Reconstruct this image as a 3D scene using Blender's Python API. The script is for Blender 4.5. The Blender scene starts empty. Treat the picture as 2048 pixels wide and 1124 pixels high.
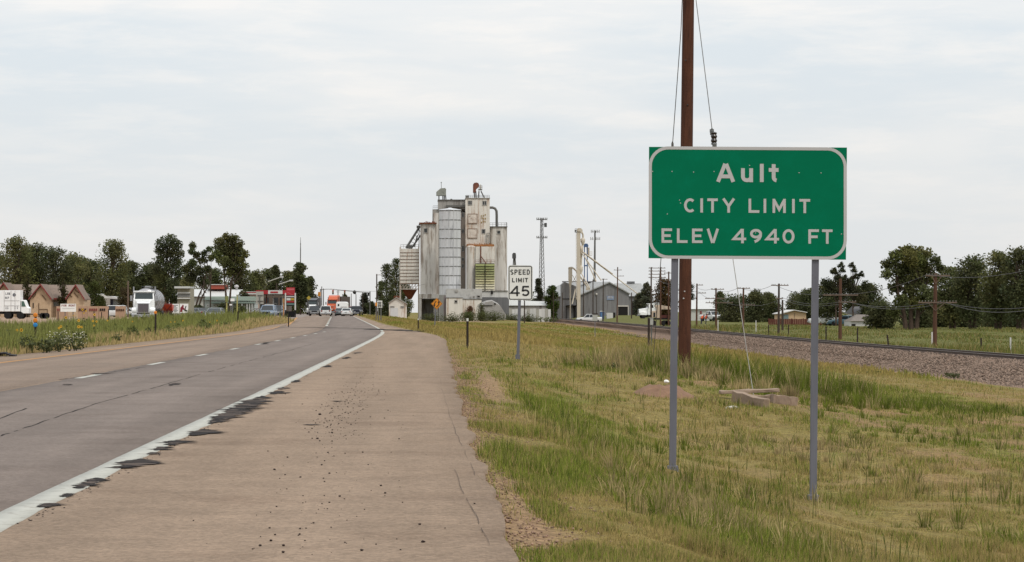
import bpy, math, random
import numpy as np
from mathutils import Vector, Matrix
from math import radians as rad, sin, cos, pi
D = bpy.data
SC = bpy.context.scene
COL = SC.collection
random.seed(7)
# ------------------------------------------------------------------ camera, light, exposure
F = 5500.0                      # focal length in pixels of the 2048 px wide photograph
EYE = 1.15
cd = D.cameras.new('camera'); cam = D.objects.new('camera', cd); COL.objects.link(cam)
cd.sensor_width = 36; cd.lens = 36 * F / 2048; cd.clip_start = .5; cd.clip_end = 12000
YAW = math.atan(165 / F); PITCH = math.atan(62 / F)
cam.location = (0, 0, EYE); cam.rotation_euler = (pi / 2 + PITCH, 0, -YAW)
SC.camera = cam
CM = cam.rotation_euler.to_matrix()

SUN_EL, SUN_AZ = 52, 145        # azimuth clockwise from +Y (the road direction): behind and to the right
W = D.worlds.new('World'); SC.world = W; W.use_nodes = True
nt = W.node_tree; nt.nodes.clear()
def wn(t, **k):
    n = nt.nodes.new(t)
    for a, b in k.items(): setattr(n, a, b)
    return n
wl = nt.links.new
sky = wn('ShaderNodeTexSky', sky_type='NISHITA'); sky.sun_disc = False
sky.sun_elevation = rad(SUN_EL); sky.sun_rotation = rad(SUN_AZ); sky.dust_density = 3
bg1 = wn('ShaderNodeBackground'); bg1.inputs['Strength'].default_value = .10
wl(sky.outputs[0], bg1.inputs['Color'])
tc = wn('ShaderNodeTexCoord'); sep = wn('ShaderNodeSeparateXYZ'); wl(tc.outputs['Generated'], sep.inputs[0])
# overcast luminance: brighter towards the zenith
mr = wn('ShaderNodeMapRange'); wl(sep.outputs['Z'], mr.inputs['Value'])
mr.inputs['From Min'].default_value = 0; mr.inputs['From Max'].default_value = 1
mr.inputs['To Min'].default_value = 0.87; mr.inputs['To Max'].default_value = 1.75
mp = wn('ShaderNodeMapping'); wl(tc.outputs['Generated'], mp.inputs['Vector'])
mp.inputs['Scale'].default_value = (1, 1, 5.5)
def cloud(scale, detail, rough, lo, hi):
    n = wn('ShaderNodeTexNoise'); n.inputs['Scale'].default_value = scale; n.inputs['Detail'].default_value = detail
    n.inputs['Roughness'].default_value = rough; n.inputs['Distortion'].default_value = .25
    wl(mp.outputs[0], n.inputs['Vector'])
    r = wn('ShaderNodeMapRange', interpolation_type='SMOOTHSTEP'); wl(n.outputs['Fac'], r.inputs['Value'])
    r.inputs['From Min'].default_value = lo; r.inputs['From Max'].default_value = hi
    return r
c1 = cloud(6.5, 6, .55, .40, .66); c2 = cloud(20, 7, .62, .44, .70)
cm_ = wn('ShaderNodeMath', operation='MULTIPLY_ADD'); wl(c2.outputs[0], cm_.inputs[0]); cm_.inputs[1].default_value = .45
cm2 = wn('ShaderNodeMath', operation='MULTIPLY'); wl(c1.outputs[0], cm2.inputs[0]); cm2.inputs[1].default_value = .6
wl(cm2.outputs[0], cm_.inputs[2])
# thin sheet colour: blue-grey gaps between warmer white streaks
ramp = wn('ShaderNodeMix', data_type='RGBA'); wl(cm_.outputs[0], ramp.inputs['Factor'])
ramp.inputs['A'].default_value = (.815, .875, .92, 1); ramp.inputs['B'].default_value = (1.02, 1.0, .975, 1)
hz = wn('ShaderNodeMapRange', interpolation_type='SMOOTHSTEP'); wl(sep.outputs['Z'], hz.inputs['Value'])
hz.inputs['From Min'].default_value = -.01; hz.inputs['From Max'].default_value = .1; hz.inputs['To Min'].default_value = .75; hz.inputs['To Max'].default_value = 0
hzm = wn('ShaderNodeMix', data_type='RGBA'); wl(hz.outputs[0], hzm.inputs['Factor']); wl(ramp.outputs['Result'], hzm.inputs['A']); hzm.inputs['B'].default_value = (.965, .962, .95, 1)
mul = wn('ShaderNodeMix', data_type='RGBA', blend_type='MULTIPLY'); mul.inputs['Factor'].default_value = 1
wl(hzm.outputs['Result'], mul.inputs['A']); wl(mr.outputs[0], mul.inputs['B'])
bg2 = wn('ShaderNodeBackground'); wl(mul.outputs['Result'], bg2.inputs['Color']); bg2.inputs['Strength'].default_value = .95
mx = wn('ShaderNodeMixShader'); mx.inputs[0].default_value = .9
wl(bg1.outputs[0], mx.inputs[1]); wl(bg2.outputs[0], mx.inputs[2])
wo = wn('ShaderNodeOutputWorld'); wl(mx.outputs[0], wo.inputs['Surface'])

sd = D.lights.new('sun', 'SUN'); sd.energy = 1.5; sd.angle = rad(12); sd.color = (1, .95, .86)
so = D.objects.new('sun', sd); COL.objects.link(so)
sv = Vector((sin(rad(SUN_AZ)) * cos(rad(SUN_EL)), cos(rad(SUN_AZ)) * cos(rad(SUN_EL)), sin(rad(SUN_EL))))
so.rotation_euler = sv.to_track_quat('Z', 'Y').to_euler(); so.location = sv * 200
SC.view_settings.view_transform = 'Standard'; SC.view_settings.look = 'None'
SC.view_settings.gamma = 1; SC.view_settings.use_curve_mapping = False
SC.view_settings.exposure = 0.1

# ------------------------------------------------------------------ helpers
def lin(c):
    c /= 255.
    return c / 12.92 if c <= .04045 else ((c + .055) / 1.055) ** 2.4
ILL = .58                       # photograph value -> base colour under this sky
def S(r, g, b, k=ILL): return (lin(r) * k, lin(g) * k, lin(b) * k)

def ray(px, py): return CM @ Vector(((px - 1024) / F, -(py - 562) / F, -1))
def at(px, py, Y):
    d = ray(px, py); t = Y / d.y
    return Vector((d.x * t, Y, EYE + d.z * t))
def lerp(Y, *kn): return np.interp(Y, [k[0] for k in kn], [k[1] for k in kn])
def sstep(x, a, b):
    t = np.clip((np.asarray(x, float) - a) / (b - a), 0, 1); return t * t * (3 - 2 * t)
def _h(ix, iy, seed):
    n = (ix.astype(np.int64) * 374761393 + iy.astype(np.int64) * 668265263 + seed * 1274126177) & 0xffffffff
    n = ((n ^ (n >> 13)) * 1274126177) & 0xffffffff
    return ((n ^ (n >> 16)) & 0xffff) / 65535.
def vn(x, y, seed=0):
    x = np.asarray(x, float); y = np.asarray(y, float)
    ix = np.floor(x); iy = np.floor(y); fx = x - ix; fy = y - iy
    fx = fx * fx * (3 - 2 * fx); fy = fy * fy * (3 - 2 * fy)
    a = _h(ix, iy, seed); b = _h(ix + 1, iy, seed); c = _h(ix, iy + 1, seed); d = _h(ix + 1, iy + 1, seed)
    return (a * (1 - fx) + b * fx) * (1 - fy) + (c * (1 - fx) + d * fx) * fy
def fbm(x, y, seed=0, o=4):
    s = 0; a = .5; t = 0
    for i in range(o):
        s = s + a * vn(np.asarray(x) * 2 ** i, np.asarray(y) * 2 ** i, seed + i * 17); t += a; a *= .5
    return s / t

# ---- the lie of the land (road = 0, rises gently towards the town, falls away to the railway)
def bend(Y):
    u = (np.asarray(Y, float) - 158) / 14
    return -.034 * 14 * np.logaddexp(0, np.clip(u, -30, 500))
def rise(Y): return lerp(Y, (-50, 0), (190, 0), (300, .17), (475, .42), (700, .62), (1000, .7), (6000, .7))
def edgeR(Y): return lerp(Y, (-50, .38), (40, .38), (66, .5), (115, .66), (140, .4), (165, -.45), (245, -1.2), (1500, -1.3))
def oncC(Y): return lerp(Y, (-50, -26.5), (250, -26.5), (300, -24.5), (340, -20.5), (400, -16), (450, -14), (1500, -14))
KA = np.array([(-3, -.03), (.3, -.03), (.5, -.05), (1.2, -.14), (2.6, -.58), (4.15, -.89), (7, -1.0), (12, -1.25), (25, -1.98), (30, -2.05), (36, -1.75), (60, -1.6), (900, -1.6)])
KB = np.array([(-3, -.03), (.3, -.03), (.6, -.05), (2.3, -.1), (6.2, -.42), (9, -.85), (12, -1.2), (25, -1.98), (30, -2.05), (36, -1.75), (60, -1.6), (900, -1.6)])
def H(X, Y, rough=True):
    X = np.asarray(X, float); Y = np.asarray(Y, float)
    s = X - bend(Y); r = rise(Y)
    a = np.interp(s, KA[:, 0], KA[:, 1]); b = np.interp(s, KB[:, 0], KB[:, 1])
    w = sstep(Y, 36, 62)
    z = a * (1 - w) + b * w
    # right-hand plain climbs back to town level
    z = z + lerp(Y, (-50, 0), (180, 0), (307, .5), (420, .45), (600, .8), (750, 1.25), (1200, 1.6), (6000, 1.6)) * sstep(X, 35, 45)
    z = z + lerp(Y, (-50, 0), (350, 0), (700, .9), (6000, .9)) * sstep(X, 3, 10) * (1 - sstep(X, 18, 24)) * .6
    # median swale
    z = z - .18 * sstep(-s, 11.5, 14) * (1 - sstep(-s, 19, 22)) * (1 - sstep(Y, 250, 290))
    if rough:
        off = np.clip(np.maximum(s - .5, -11.4 - s), 0, 1)
        z = z + off * (.10 * (fbm(X * .45, Y * .3, 3) - .5) + .05 * (vn(X * 2.1, Y * 1.7, 9) - .5))
    return z + r
def h1(X, Y): return float(H(X, Y))
def gnd(px, Y):
    p = at(px, 624, Y); return Vector((p.x, Y, h1(p.x, Y)))
def onroad(px, py, dz=0):
    """where the sight line of a pixel meets the near road plane"""
    d = ray(px, py); t = (dz - EYE) / d.z
    return Vector((d.x * t, d.y * t, dz))
def onland(px, py):
    d = ray(px, py); t = 5.
    while t < 2500:
        p = (d.x * t, d.y * t, EYE + d.z * t)
        if p[2] <= h1(p[0], p[1]): break
        t += max(.05, t * .004)
    return Vector((d.x * t, d.y * t, h1(d.x * t, d.y * t)))

# ---- mesh builder
class MB:
    def __init__(s): s.v = []; s.f = []; s.m = []
    def add(s, vs, fs, mi=0):
        n = len(s.v); s.v += [tuple(p) for p in vs]; s.f += [tuple(i + n for i in f) for f in fs]; s.m += [mi] * len(fs); return s
    def box(s, x0, x1, y0, y1, z0, z1, mi=0, taper=None):
        v = [(x0, y0, z0), (x1, y0, z0), (x1, y1, z0), (x0, y1, z0), (x0, y0, z1), (x1, y0, z1), (x1, y1, z1), (x0, y1, z1)]
        if taper:
            cx = (x0 + x1) / 2; cy = (y0 + y1) / 2
            v = v[:4] + [(cx + (a - cx) * taper[0], cy + (b - cy) * taper[1], c) for a, b, c in v[4:]]
        return s.add(v, [(0, 3, 2, 1), (4, 5, 6, 7), (0, 1, 5, 4), (1, 2, 6, 5), (2, 3, 7, 6), (3, 0, 4, 7)], mi)
    def prism(s, poly, y0, y1, mi=0, axis='y', shift=(0, 0, 0)):
        """poly in x,z extruded along y (axis 'y') or poly in y,z along x (axis 'x') or x,y along z"""
        n = len(poly)
        if axis == 'y': A = [(a, y0, b) for a, b in poly]; B = [(a + shift[0], y1, b + shift[2]) for a, b in poly]
        elif axis == 'x': A = [(y0, a, b) for a, b in poly]; B = [(y1, a, b) for a, b in poly]
        else: A = [(a, b, y0) for a, b in poly]; B = [(a, b, y1) for a, b in poly]
        fs = [tuple(range(n)), tuple(range(2 * n - 1, n - 1, -1))] + [(i, i + n, (i + 1) % n + n, (i + 1) % n) for i in range(n)]
        return s.add(A + B, fs, mi)
    def tube(s, pts, r, n=8, mi=0, cap=True, sx=1):
        pts = [Vector(p) for p in pts]; k = len(pts)
        rs = r if isinstance(r, (list, tuple)) else [r] * k
        vs = []; u = None
        for i, p in enumerate(pts):
            t = (pts[min(i + 1, k - 1)] - pts[max(i - 1, 0)]).normalized()
            if u is None: u = t.orthogonal().normalized()
            u = (u - t * u.dot(t)).normalized(); w = t.cross(u)
            for j in range(n):
                a = 2 * pi * j / n + pi / n; vs.append(p + (u * cos(a) * sx + w * sin(a)) * rs[i])
        fs = [(i * n + j, i * n + (j + 1) % n, (i + 1) * n + (j + 1) % n, (i + 1) * n + j) for i in range(k - 1) for j in range(n)]
        if cap: fs += [tuple(range(n - 1, -1, -1)), tuple(range((k - 1) * n, k * n))]
        return s.add(vs, fs, mi)
    def bar(s, a, b, w, d, mi=0):
        a = Vector(a); b = Vector(b); t = (b - a).normalized()
        u = t.cross(Vector((0, 1, 0)));  u = u.normalized() if u.length > .05 else Vector((1, 0, 0))
        q = t.cross(u)
        vs = [p + u * i * w / 2 + q * j * d / 2 for p in (a, b) for i, j in ((-1, -1), (1, -1), (1, 1), (-1, 1))]
        return s.add(vs, [(0, 3, 2, 1), (4, 5, 6, 7), (0, 1, 5, 4), (1, 2, 6, 5), (2, 3, 7, 6), (3, 0, 4, 7)], mi)
    def lathe(s, prof, n=16, c=(0, 0, 0), axis='z', mi=0, sq=1):
        vs = []
        for r, z in prof:
            for j in range(n):
                a = 2 * pi * j / n
                if axis == 'z': vs.append((c[0] + r * cos(a), c[1] + r * sin(a), c[2] + z))
                elif axis == 'x': vs.append((c[0] + z, c[1] + r * cos(a), c[2] + r * sin(a) * sq))
                else: vs.append((c[0] + r * cos(a), c[1] + z, c[2] + r * sin(a) * sq))
        k = len(prof)
        fs = [(i * n + j, i * n + (j + 1) % n, (i + 1) * n + (j + 1) % n, (i + 1) * n + j) for i in range(k - 1) for j in range(n)]
        fs += [tuple(range(n - 1, -1, -1)), tuple(range((k - 1) * n, k * n))]
        return s.add(vs, fs, mi)
    def loft(s, rings, mi=0, cap=True):
        n = len(rings[0]); vs = [p for r in rings for p in r]; k = len(rings)
        fs = [(i * n + j, i * n + (j + 1) % n, (i + 1) * n + (j + 1) % n, (i + 1) * n + j) for i in range(k - 1) for j in range(n)]
        if cap: fs += [tuple(range(n - 1, -1, -1)), tuple(range((k - 1) * n, k * n))]
        return s.add(vs, fs, mi)
    def quad(s, *p, mi=0): return s.add(p, [tuple(range(len(p)))], mi)
    def build(s, name, mats, parent=None, smooth=False, bevel=0, label=None, loc=None):
        me = D.meshes.new(name); me.from_pydata(s.v, [], s.f)
        mats = mats if isinstance(mats, (list, tuple)) else [mats]
        for m in mats: me.materials.append(m)
        if len(mats) > 1: me.polygons.foreach_set('material_index', s.m)
        if smooth:
            me.polygons.foreach_set('use_smooth', [True] * len(s.f))
            try: me.set_sharp_from_angle(angle=rad(40))
            except Exception: pass
        me.update()
        import bmesh
        bm = bmesh.new(); bm.from_mesh(me); bmesh.ops.recalc_face_normals(bm, faces=bm.faces); bm.to_mesh(me); bm.free()
        return link(name, me, parent, label, loc, bevel)
def link(name, me, parent=None, label=None, loc=None, bevel=0):
    o = D.objects.new(name, me); COL.objects.link(o)
    if parent: o.parent = parent
    if label: o['label'] = label
    if loc is not None: o.location = loc
    if bevel:
        b = o.modifiers.new('bevel', 'BEVEL'); b.width = bevel; b.segments = 2; b.limit_method = 'ANGLE'
    return o
def tag(o, label=None, cat=None, group=None, kind=None):
    for k, v in (('label', label), ('category', cat), ('group', group), ('kind', kind)):
        if v: o[k] = v
    return o
def thing(name, label, cat, loc=(0, 0, 0), rz=0, group=None):
    o = D.objects.new(name, None); o.empty_display_size = .2; COL.objects.link(o)
    o.location = loc; o.rotation_euler = (0, 0, rz)
    return tag(o, label, cat, group)
def copy_tree(o, parent=None):
    kids = list(o.children)
    c = o.copy(); COL.objects.link(c)
    if parent: c.parent = parent
    for k in kids: copy_tree(k, c)
    return c

# ---- materials
_M = {}
def mat(name, col, rough=.75, metal=0, vary=.18, scale=6, bump=0, bscale=None, stain=None, stain_amt=.5, stain_scale=1.2, streak=False, spec=.3, attr=None, trans=0, detail=6, coord='Object', stain_lo=.5, stain_hi=.68):
    if name in _M: return _M[name]
    m = D.materials.new(name); m.use_nodes = True; t = m.node_tree; N = t.nodes; L = t.links
    b = N['Principled BSDF']; b.inputs['Roughness'].default_value = rough; b.inputs['Metallic'].default_value = metal
    b.inputs['Specular IOR Level'].default_value = spec
    tc = N.new('ShaderNodeTexCoord'); mp = N.new('ShaderNodeMapping'); L.new(tc.outputs[coord], mp.inputs[0])
    if streak: mp.inputs['Scale'].default_value = (1, 1, .12)
    n = N.new('ShaderNodeTexNoise'); n.inputs['Scale'].default_value = scale; n.inputs['Detail'].default_value = detail; n.inputs['Roughness'].default_value = .65
    L.new(mp.outputs[0], n.inputs['Vector'])
    r = N.new('ShaderNodeMapRange'); L.new(n.outputs['Fac'], r.inputs[0])
    r.inputs[1].default_value = .3; r.inputs[2].default_value = .7; r.inputs[3].default_value = 1 - vary; r.inputs[4].default_value = 1 + vary
    mul = N.new('ShaderNodeMix'); mul.data_type = 'RGBA'; mul.blend_type = 'MULTIPLY'; mul.inputs['Factor'].default_value = 1
    if attr:
        a = N.new('ShaderNodeAttribute'); a.attribute_name = attr; L.new(a.outputs['Color'], mul.inputs['A'])
    else: mul.inputs['A'].default_value = (*col, 1)
    L.new(r.outputs[0], mul.inputs['B']); out = mul.outputs['Result']
    if stain:
        n2 = N.new('ShaderNodeTexNoise'); n2.inputs['Scale'].default_value = stain_scale; n2.inputs['Detail'].default_value = 7; n2.inputs['Roughness'].default_value = .7
        L.new(mp.outputs[0], n2.inputs['Vector'])
        r2 = N.new('ShaderNodeMapRange'); r2.interpolation_type = 'SMOOTHSTEP'; L.new(n2.outputs['Fac'], r2.inputs[0])
        r2.inputs[1].default_value = stain_lo; r2.inputs[2].default_value = stain_hi; r2.inputs[3].default_value = 0; r2.inputs[4].default_value = stain_amt
        mx = N.new('ShaderNodeMix'); mx.data_type = 'RGBA'; L.new(r2.outputs[0], mx.inputs['Factor'])
        L.new(out, mx.inputs['A']); mx.inputs['B'].default_value = (*stain, 1); out = mx.outputs['Result']
    L.new(out, b.inputs['Base Color'])
    if bump:
        n3 = N.new('ShaderNodeTexNoise'); n3.inputs['Scale'].default_value = bscale or scale * 3; n3.inputs['Detail'].default_value = 5
        L.new(tc.outputs[coord], n3.inputs['Vector'])
        bp = N.new('ShaderNodeBump'); bp.inputs['Strength'].default_value = bump; bp.inputs['Distance'].default_value = .02
        L.new(n3.outputs['Fac'], bp.inputs['Height']); L.new(bp.outputs[0], b.inputs['Normal'])
    if trans:
        tl = N.new('ShaderNodeBsdfTranslucent'); L.new(out, tl.inputs['Color'])
        ms = N.new('ShaderNodeMixShader'); ms.inputs[0].default_value = trans
        L.new(b.outputs[0], ms.inputs[1]); L.new(tl.outputs[0], ms.inputs[2]); L.new(ms.outputs[0], N['Material Output'].inputs['Surface'])
    _M[name] = m; return m
def paint(name, col, rough=.35, **k): return mat(name, col, rough, vary=k.pop('vary', .06), scale=k.pop('scale', 2), spec=.5, **k)

# ---- lettering made of flat strokes
def arc(cx, cy, rx, ry, a0, a1, n=18):
    return [(cx + rx * cos(rad(a0 + (a1 - a0) * i / n)), cy + ry * sin(rad(a0 + (a1 - a0) * i / n))) for i in range(n + 1)]
def glyph(ch, a, b):
    i = 1 - a; j = 1 - b
    G = {
     'A': [[(a * .9, 0), (.5 - a * .25, .99)], [(1 - a * .9, 0), (.5 + a * .25, .99)], [(.22, .3), (.78, .3)]],
     'C': [arc(.52, .5, .52 - a, .5 - b, 48, 312)],
     'D': [[(a, 0), (a, 1)], [(a, j), (.45, j)] + arc(.45, .5, .55 - a, .5 - b, 90, -90) + [(a, b)]],
     'E': [[(a, 0), (a, 1)], [(a, j), (1, j)], [(a, .5), (.88, .5)], [(a, b), (1, b)]],
     'F': [[(a, 0), (a, 1)], [(a, j), (1, j)], [(a, .48), (.88, .48)]],
     'I': [[(.5, 0), (.5, 1)]], 'l': [[(.5, 0), (.5, 1)]],
     'L': [[(a, 0), (a, 1)], [(a, b), (1, b)]],
     'M': [[(a, 0), (a, 1)], [(i, 0), (i, 1)], [(a, 1 - b * .6), (.5, .25), (i, 1 - b * .6)]],
     'N': [[(a, 0), (a, 1)], [(i, 0), (i, 1)], [(a, 1 - b * .5), (i, b * .5)]],
     'O': [arc(.5, .5, .5 - a, .5 - b, 0, 360, 28)], '0': [arc(.5, .5, .5 - a, .5 - b, 0, 360, 28)],
     'P': [[(a, 0), (a, 1)], [(a, j), (.6, j)] + arc(.62, .72 - b * .2, .38 - a, .28 - b * .8, 90, -90, 12) + [(a, .44)]],
     'R': [[(a, 0), (a, 1)], [(a, j), (.6, j)] + arc(.62, .72 - b * .2, .38 - a, .28 - b * .8, 90, -90, 12) + [(a, .44)], [(.5, .44), (i, 0)]],
     'S': [arc(.5, .74 - b * .2, .5 - a, .26 - b * .8, 25, 270, 14) + arc(.5, .25, .5 - a, .25 - b, 90, -155, 14)[1:]],
     'T': [[(.5, 0), (.5, 1)], [(0, j), (1, j)]],
     'V': [[(a * .9, 1), (.5 - a * .25, .01)], [(1 - a * .9, 1), (.5 + a * .25, .01)]],
     'Y': [[(a * .8, 1), (.5, .46), (1 - a * .8, 1)], [(.5, 0), (.5, .5)]],
     'u': [[(a, 1), (a, .42)] + arc(.5, .40, .5 - a, .4 - b, 180, 345, 12), [(i, 0), (i, 1)]],
     't': [[(.5, 1), (.5, .30)] + arc(.5 + .34, .28, .34, .28 - b, 180, 262, 8), [(0, .68), (1, .68)]],
     '4': [[(.72, 0), (.72, 1)], [(.72 - a * .3, 1 - b * .5), (a * .6, .3), (1, .3)]],
     '5': [[(.94, j), (.2, j), (.13, .53)] + arc(.48, .33, .52 - a, .33 - b, 130, -150, 16)],
     '9': [arc(.5, .67, .5 - a, .33 - b, 0, 360, 24), arc(.15, .62, .85 - a, .62 - b, 0, -72, 10)],
    }
    return G[ch]
def stroke(mb, pts, t, y, P):
    """flat ribbon along pts; P maps 2d->3d, y is the depth of the ribbon"""
    n = len(pts); L = []; R = []
    closed = n > 4 and math.dist(pts[0], pts[-1]) < 1e-6
    for k in range(n):
        p = pts[k]; q0 = pts[k - 1] if k > 0 else (pts[-2] if closed else None); q1 = pts[k + 1] if k < n - 1 else (pts[1] if closed else None)
        def nd(a, b):
            l = math.dist(a, b) or 1; return ((b[0] - a[0]) / l, (b[1] - a[1]) / l)
        d0 = nd(q0, p) if q0 else None; d1 = nd(p, q1) if q1 else None
        if d0 is None: d0 = d1
        if d1 is None: d1 = d0
        m = (-(d0[1] + d1[1]), d0[0] + d1[0]); l = math.hypot(*m) or 1; m = (m[0] / l, m[1] / l)
        c = max(.45, -m[0] * d0[1] + m[1] * d0[0]); w = t / 2 / c
        L.append((p[0] + m[0] * w, p[1] + m[1] * w)); R.append((p[0] - m[0] * w, p[1] - m[1] * w))
    for k in range(n - 1): mb.quad(P(*L[k], y), P(*R[k], y), P(*R[k + 1], y), P(*L[k + 1], y))
def letters(mb, spec, t, P, y0):
    """spec: (char, x0, x1, base, top) in sign units; thin ribbons stacked by 0.2 mm so none are coplanar"""
    k = 0
    for ch, x0, x1, zb, zt in spec:
        w = x1 - x0; h = zt - zb
        for st in glyph(ch, t / w / 2, t / h / 2):
            stroke(mb, [(x0 + u * w, zb + v * h) for u, v in st], t, y0 - .0003 * k, P); k += 1
# ------------------------------------------------------------------ ground
def np_mesh(name, V, Fq, cols=None, smooth=False):
    me = D.meshes.new(name)
    V = np.asarray(V, np.float32); Fq = np.asarray(Fq, np.int32); k = Fq.shape[1]; n = len(Fq)
    me.vertices.add(len(V)); me.vertices.foreach_set('co', V.ravel())
    me.loops.add(n * k); me.loops.foreach_set('vertex_index', Fq.ravel())
    me.polygons.add(n); me.polygons.foreach_set('loop_start', np.arange(0, n * k, k, dtype=np.int32))
    me.polygons.foreach_set('loop_total', np.full(n, k, np.int32))
    if smooth: me.polygons.foreach_set('use_smooth', np.ones(n, bool))
    me.update(calc_edges=True)
    if cols is not None:
        a = me.color_attributes.new('Col', 'FLOAT_COLOR', 'POINT')
        c = np.ones((len(V), 4), np.float32); c[:, :3] = cols; a.data.foreach_set('color', c.ravel())
    return me
def grid_faces(nr, nc):
    i = np.arange(nr - 1)[:, None] * nc + np.arange(nc - 1)[None, :]; i = i.ravel()
    return np.stack([i, i + 1, i + nc + 1, i + nc], 1)

C_STRAW = np.array(S(160, 142, 91)); C_GREEN = np.array(S(120, 124, 50)); C_DEEP = np.array(S(84, 98, 38))
C_DIRT = np.array(S(172, 140, 108)); C_LOT = np.array(S(188, 160, 138)); C_OLIVE = np.array(S(114, 116, 62)); C_SOIL = np.array(S(140, 108, 80))
def mixc(a, b, w): return a * (1 - w[..., None]) + b * w[..., None]
def masks(X, Y):
    X = np.asarray(X, float); Y = np.asarray(Y, float); s = X - bend(Y)
    n1 = fbm(X * .28, Y * .10, 21); n2 = fbm(X * .9, Y * .33, 33); n3 = fbm(X * .12, Y * .035, 5)
    bnd = fbm(s * .42 + 3, Y * .012, 47); fw = sstep(Y, 58, 85)
    green = sstep((.55 * n1 + .45 * n2) * (1 - .65 * fw) + bnd * .65 * fw - .06 * (1 - sstep(s, .8, 2.2)), .44, .61)
    e = s - edgeR(Y)
    gravel = (1 - sstep(e + .9 * (n2 - .5), .05, .42)) * sstep(e, -.3, 0) * (1 - sstep(Y, 60, 110))
    gravel = np.maximum(gravel, 1.15 * np.exp(-((e - .62) / .3) ** 2) * np.exp(-((Y - 47) / 15) ** 2) * sstep(n2, .22, .42))
    # bare strip on the right and the scraped ground before the slab
    dirt = 1.1 * np.exp(-((Y - 57.2 - .2 * (X - 10)) / 1.5) ** 2) * sstep(X, 8.6, 10.2) * sstep(n2, .12, .34)
    dirt = np.maximum(dirt, .8 * sstep(n1 * .5 + n2 * .5, .56, .66) * sstep(X, 3, 6) * sstep(Y, 34, 44) * (1 - sstep(Y, 58, 64)))
    dirt = np.maximum(dirt, .8 * np.exp(-((X - 6.0) / 1.3) ** 2 - ((Y - 60) / 2.2) ** 2))
    dirt = np.maximum(dirt, sstep(X - 2.6 * sstep(Y, 110, 280), 22.6, 24.5) * (1 - sstep(X, 37, 38)) * .9)
    soil = sstep(fbm(X * .8, Y * .34, 61), .555, .64) * sstep(s, 1.2, 2.5) * (1 - sstep(Y, 90, 120)) * (.25 + .45 * sstep(X, 4.5, 8))
    dirt = np.maximum(dirt, soil)
    # the graded embankment strip between grass and ballast
    deep = np.exp(-((Y - 66 - .1 * (X - 10)) / 3.2) ** 2) * sstep(X, 7.5, 9.5) * (1 - sstep(X, 17, 20))
    deep = np.maximum(deep, .8 * np.exp(-((X - 7.2) / 1.6) ** 2 - ((Y - 70) / 5) ** 2))
    straw = sstep(Y, 70, 82) * (1 - sstep(X, 21, 24)) * sstep(X, .5, 1.5) * (.35 + .65 * sstep(n3, .4, .6))
    lot = sstep(-s, 31, 33) * sstep(Y, 215, 240) * (1 - sstep(Y, 700, 760))
    lot = np.maximum(lot, np.exp(-((Y - 640) / 26) ** 2) * sstep(s, 1, 3) * (1 - sstep(s, 26, 32)))
    return green, gravel, dirt, deep, straw, lot, n2
def landcol(X, Y):
    green, gravel, dirt, deep, straw, lot, n2 = masks(X, Y)
    X = np.asarray(X, float); s = X - bend(Y)
    c = mixc(C_STRAW * np.array([.86, .86, .72]), C_GREEN * 1.05, green * .9)
    c = mixc(c, C_STRAW * np.array([.96, .93, .84]), straw * (1 - .5 * green))
    c = mixc(c, C_DEEP, deep); c = mixc(c, C_OLIVE, sstep(X, 36.5, 38.5) * .9); c = mixc(c, C_OLIVE * .9, sstep(-s, 11.2, 13))
    c = mixc(c, C_DIRT * (1 - .12 * (X < 20))[..., None] * np.array([1, .94, .86]), np.clip(dirt, 0, 1)); c = mixc(c, C_DIRT * .95, np.clip(gravel, 0, 1)); c = mixc(c, C_LOT, np.clip(lot, 0, 1))
    return c
ys = np.concatenate([np.arange(-30, 8, 2), np.arange(8, 84, .45), np.arange(84, 300, 2), np.arange(300, 900, 8), np.arange(900, 2000, 60), np.arange(2000, 9001, 700)])
xs = np.concatenate([-np.geomspace(60, 3500, 26)[::-1], np.arange(-58, -12, 1.), np.arange(-12, 16, .3), np.arange(16, 62, .8), np.geomspace(62, 3500, 26)])
XX, YY = np.meshgrid(xs, ys)
XW = XX + bend(YY) * (np.abs(XX) < 300)
ZZ = H(XW, YY)
me = np_mesh('ground', np.stack([XW, YY, ZZ], -1).reshape(-1, 3), grid_faces(len(ys), len(xs)), landcol(XW, YY).reshape(-1, 3), True)
m_land = mat('land', (0, 0, 0), .95, attr='Col', vary=.3, scale=9, bump=.6, bscale=22, stain=S(120, 92, 62), stain_amt=.45, stain_scale=3.2, spec=.1)
me.materials.append(m_land)
ground = tag(link('ground', me), kind='structure')

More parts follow.
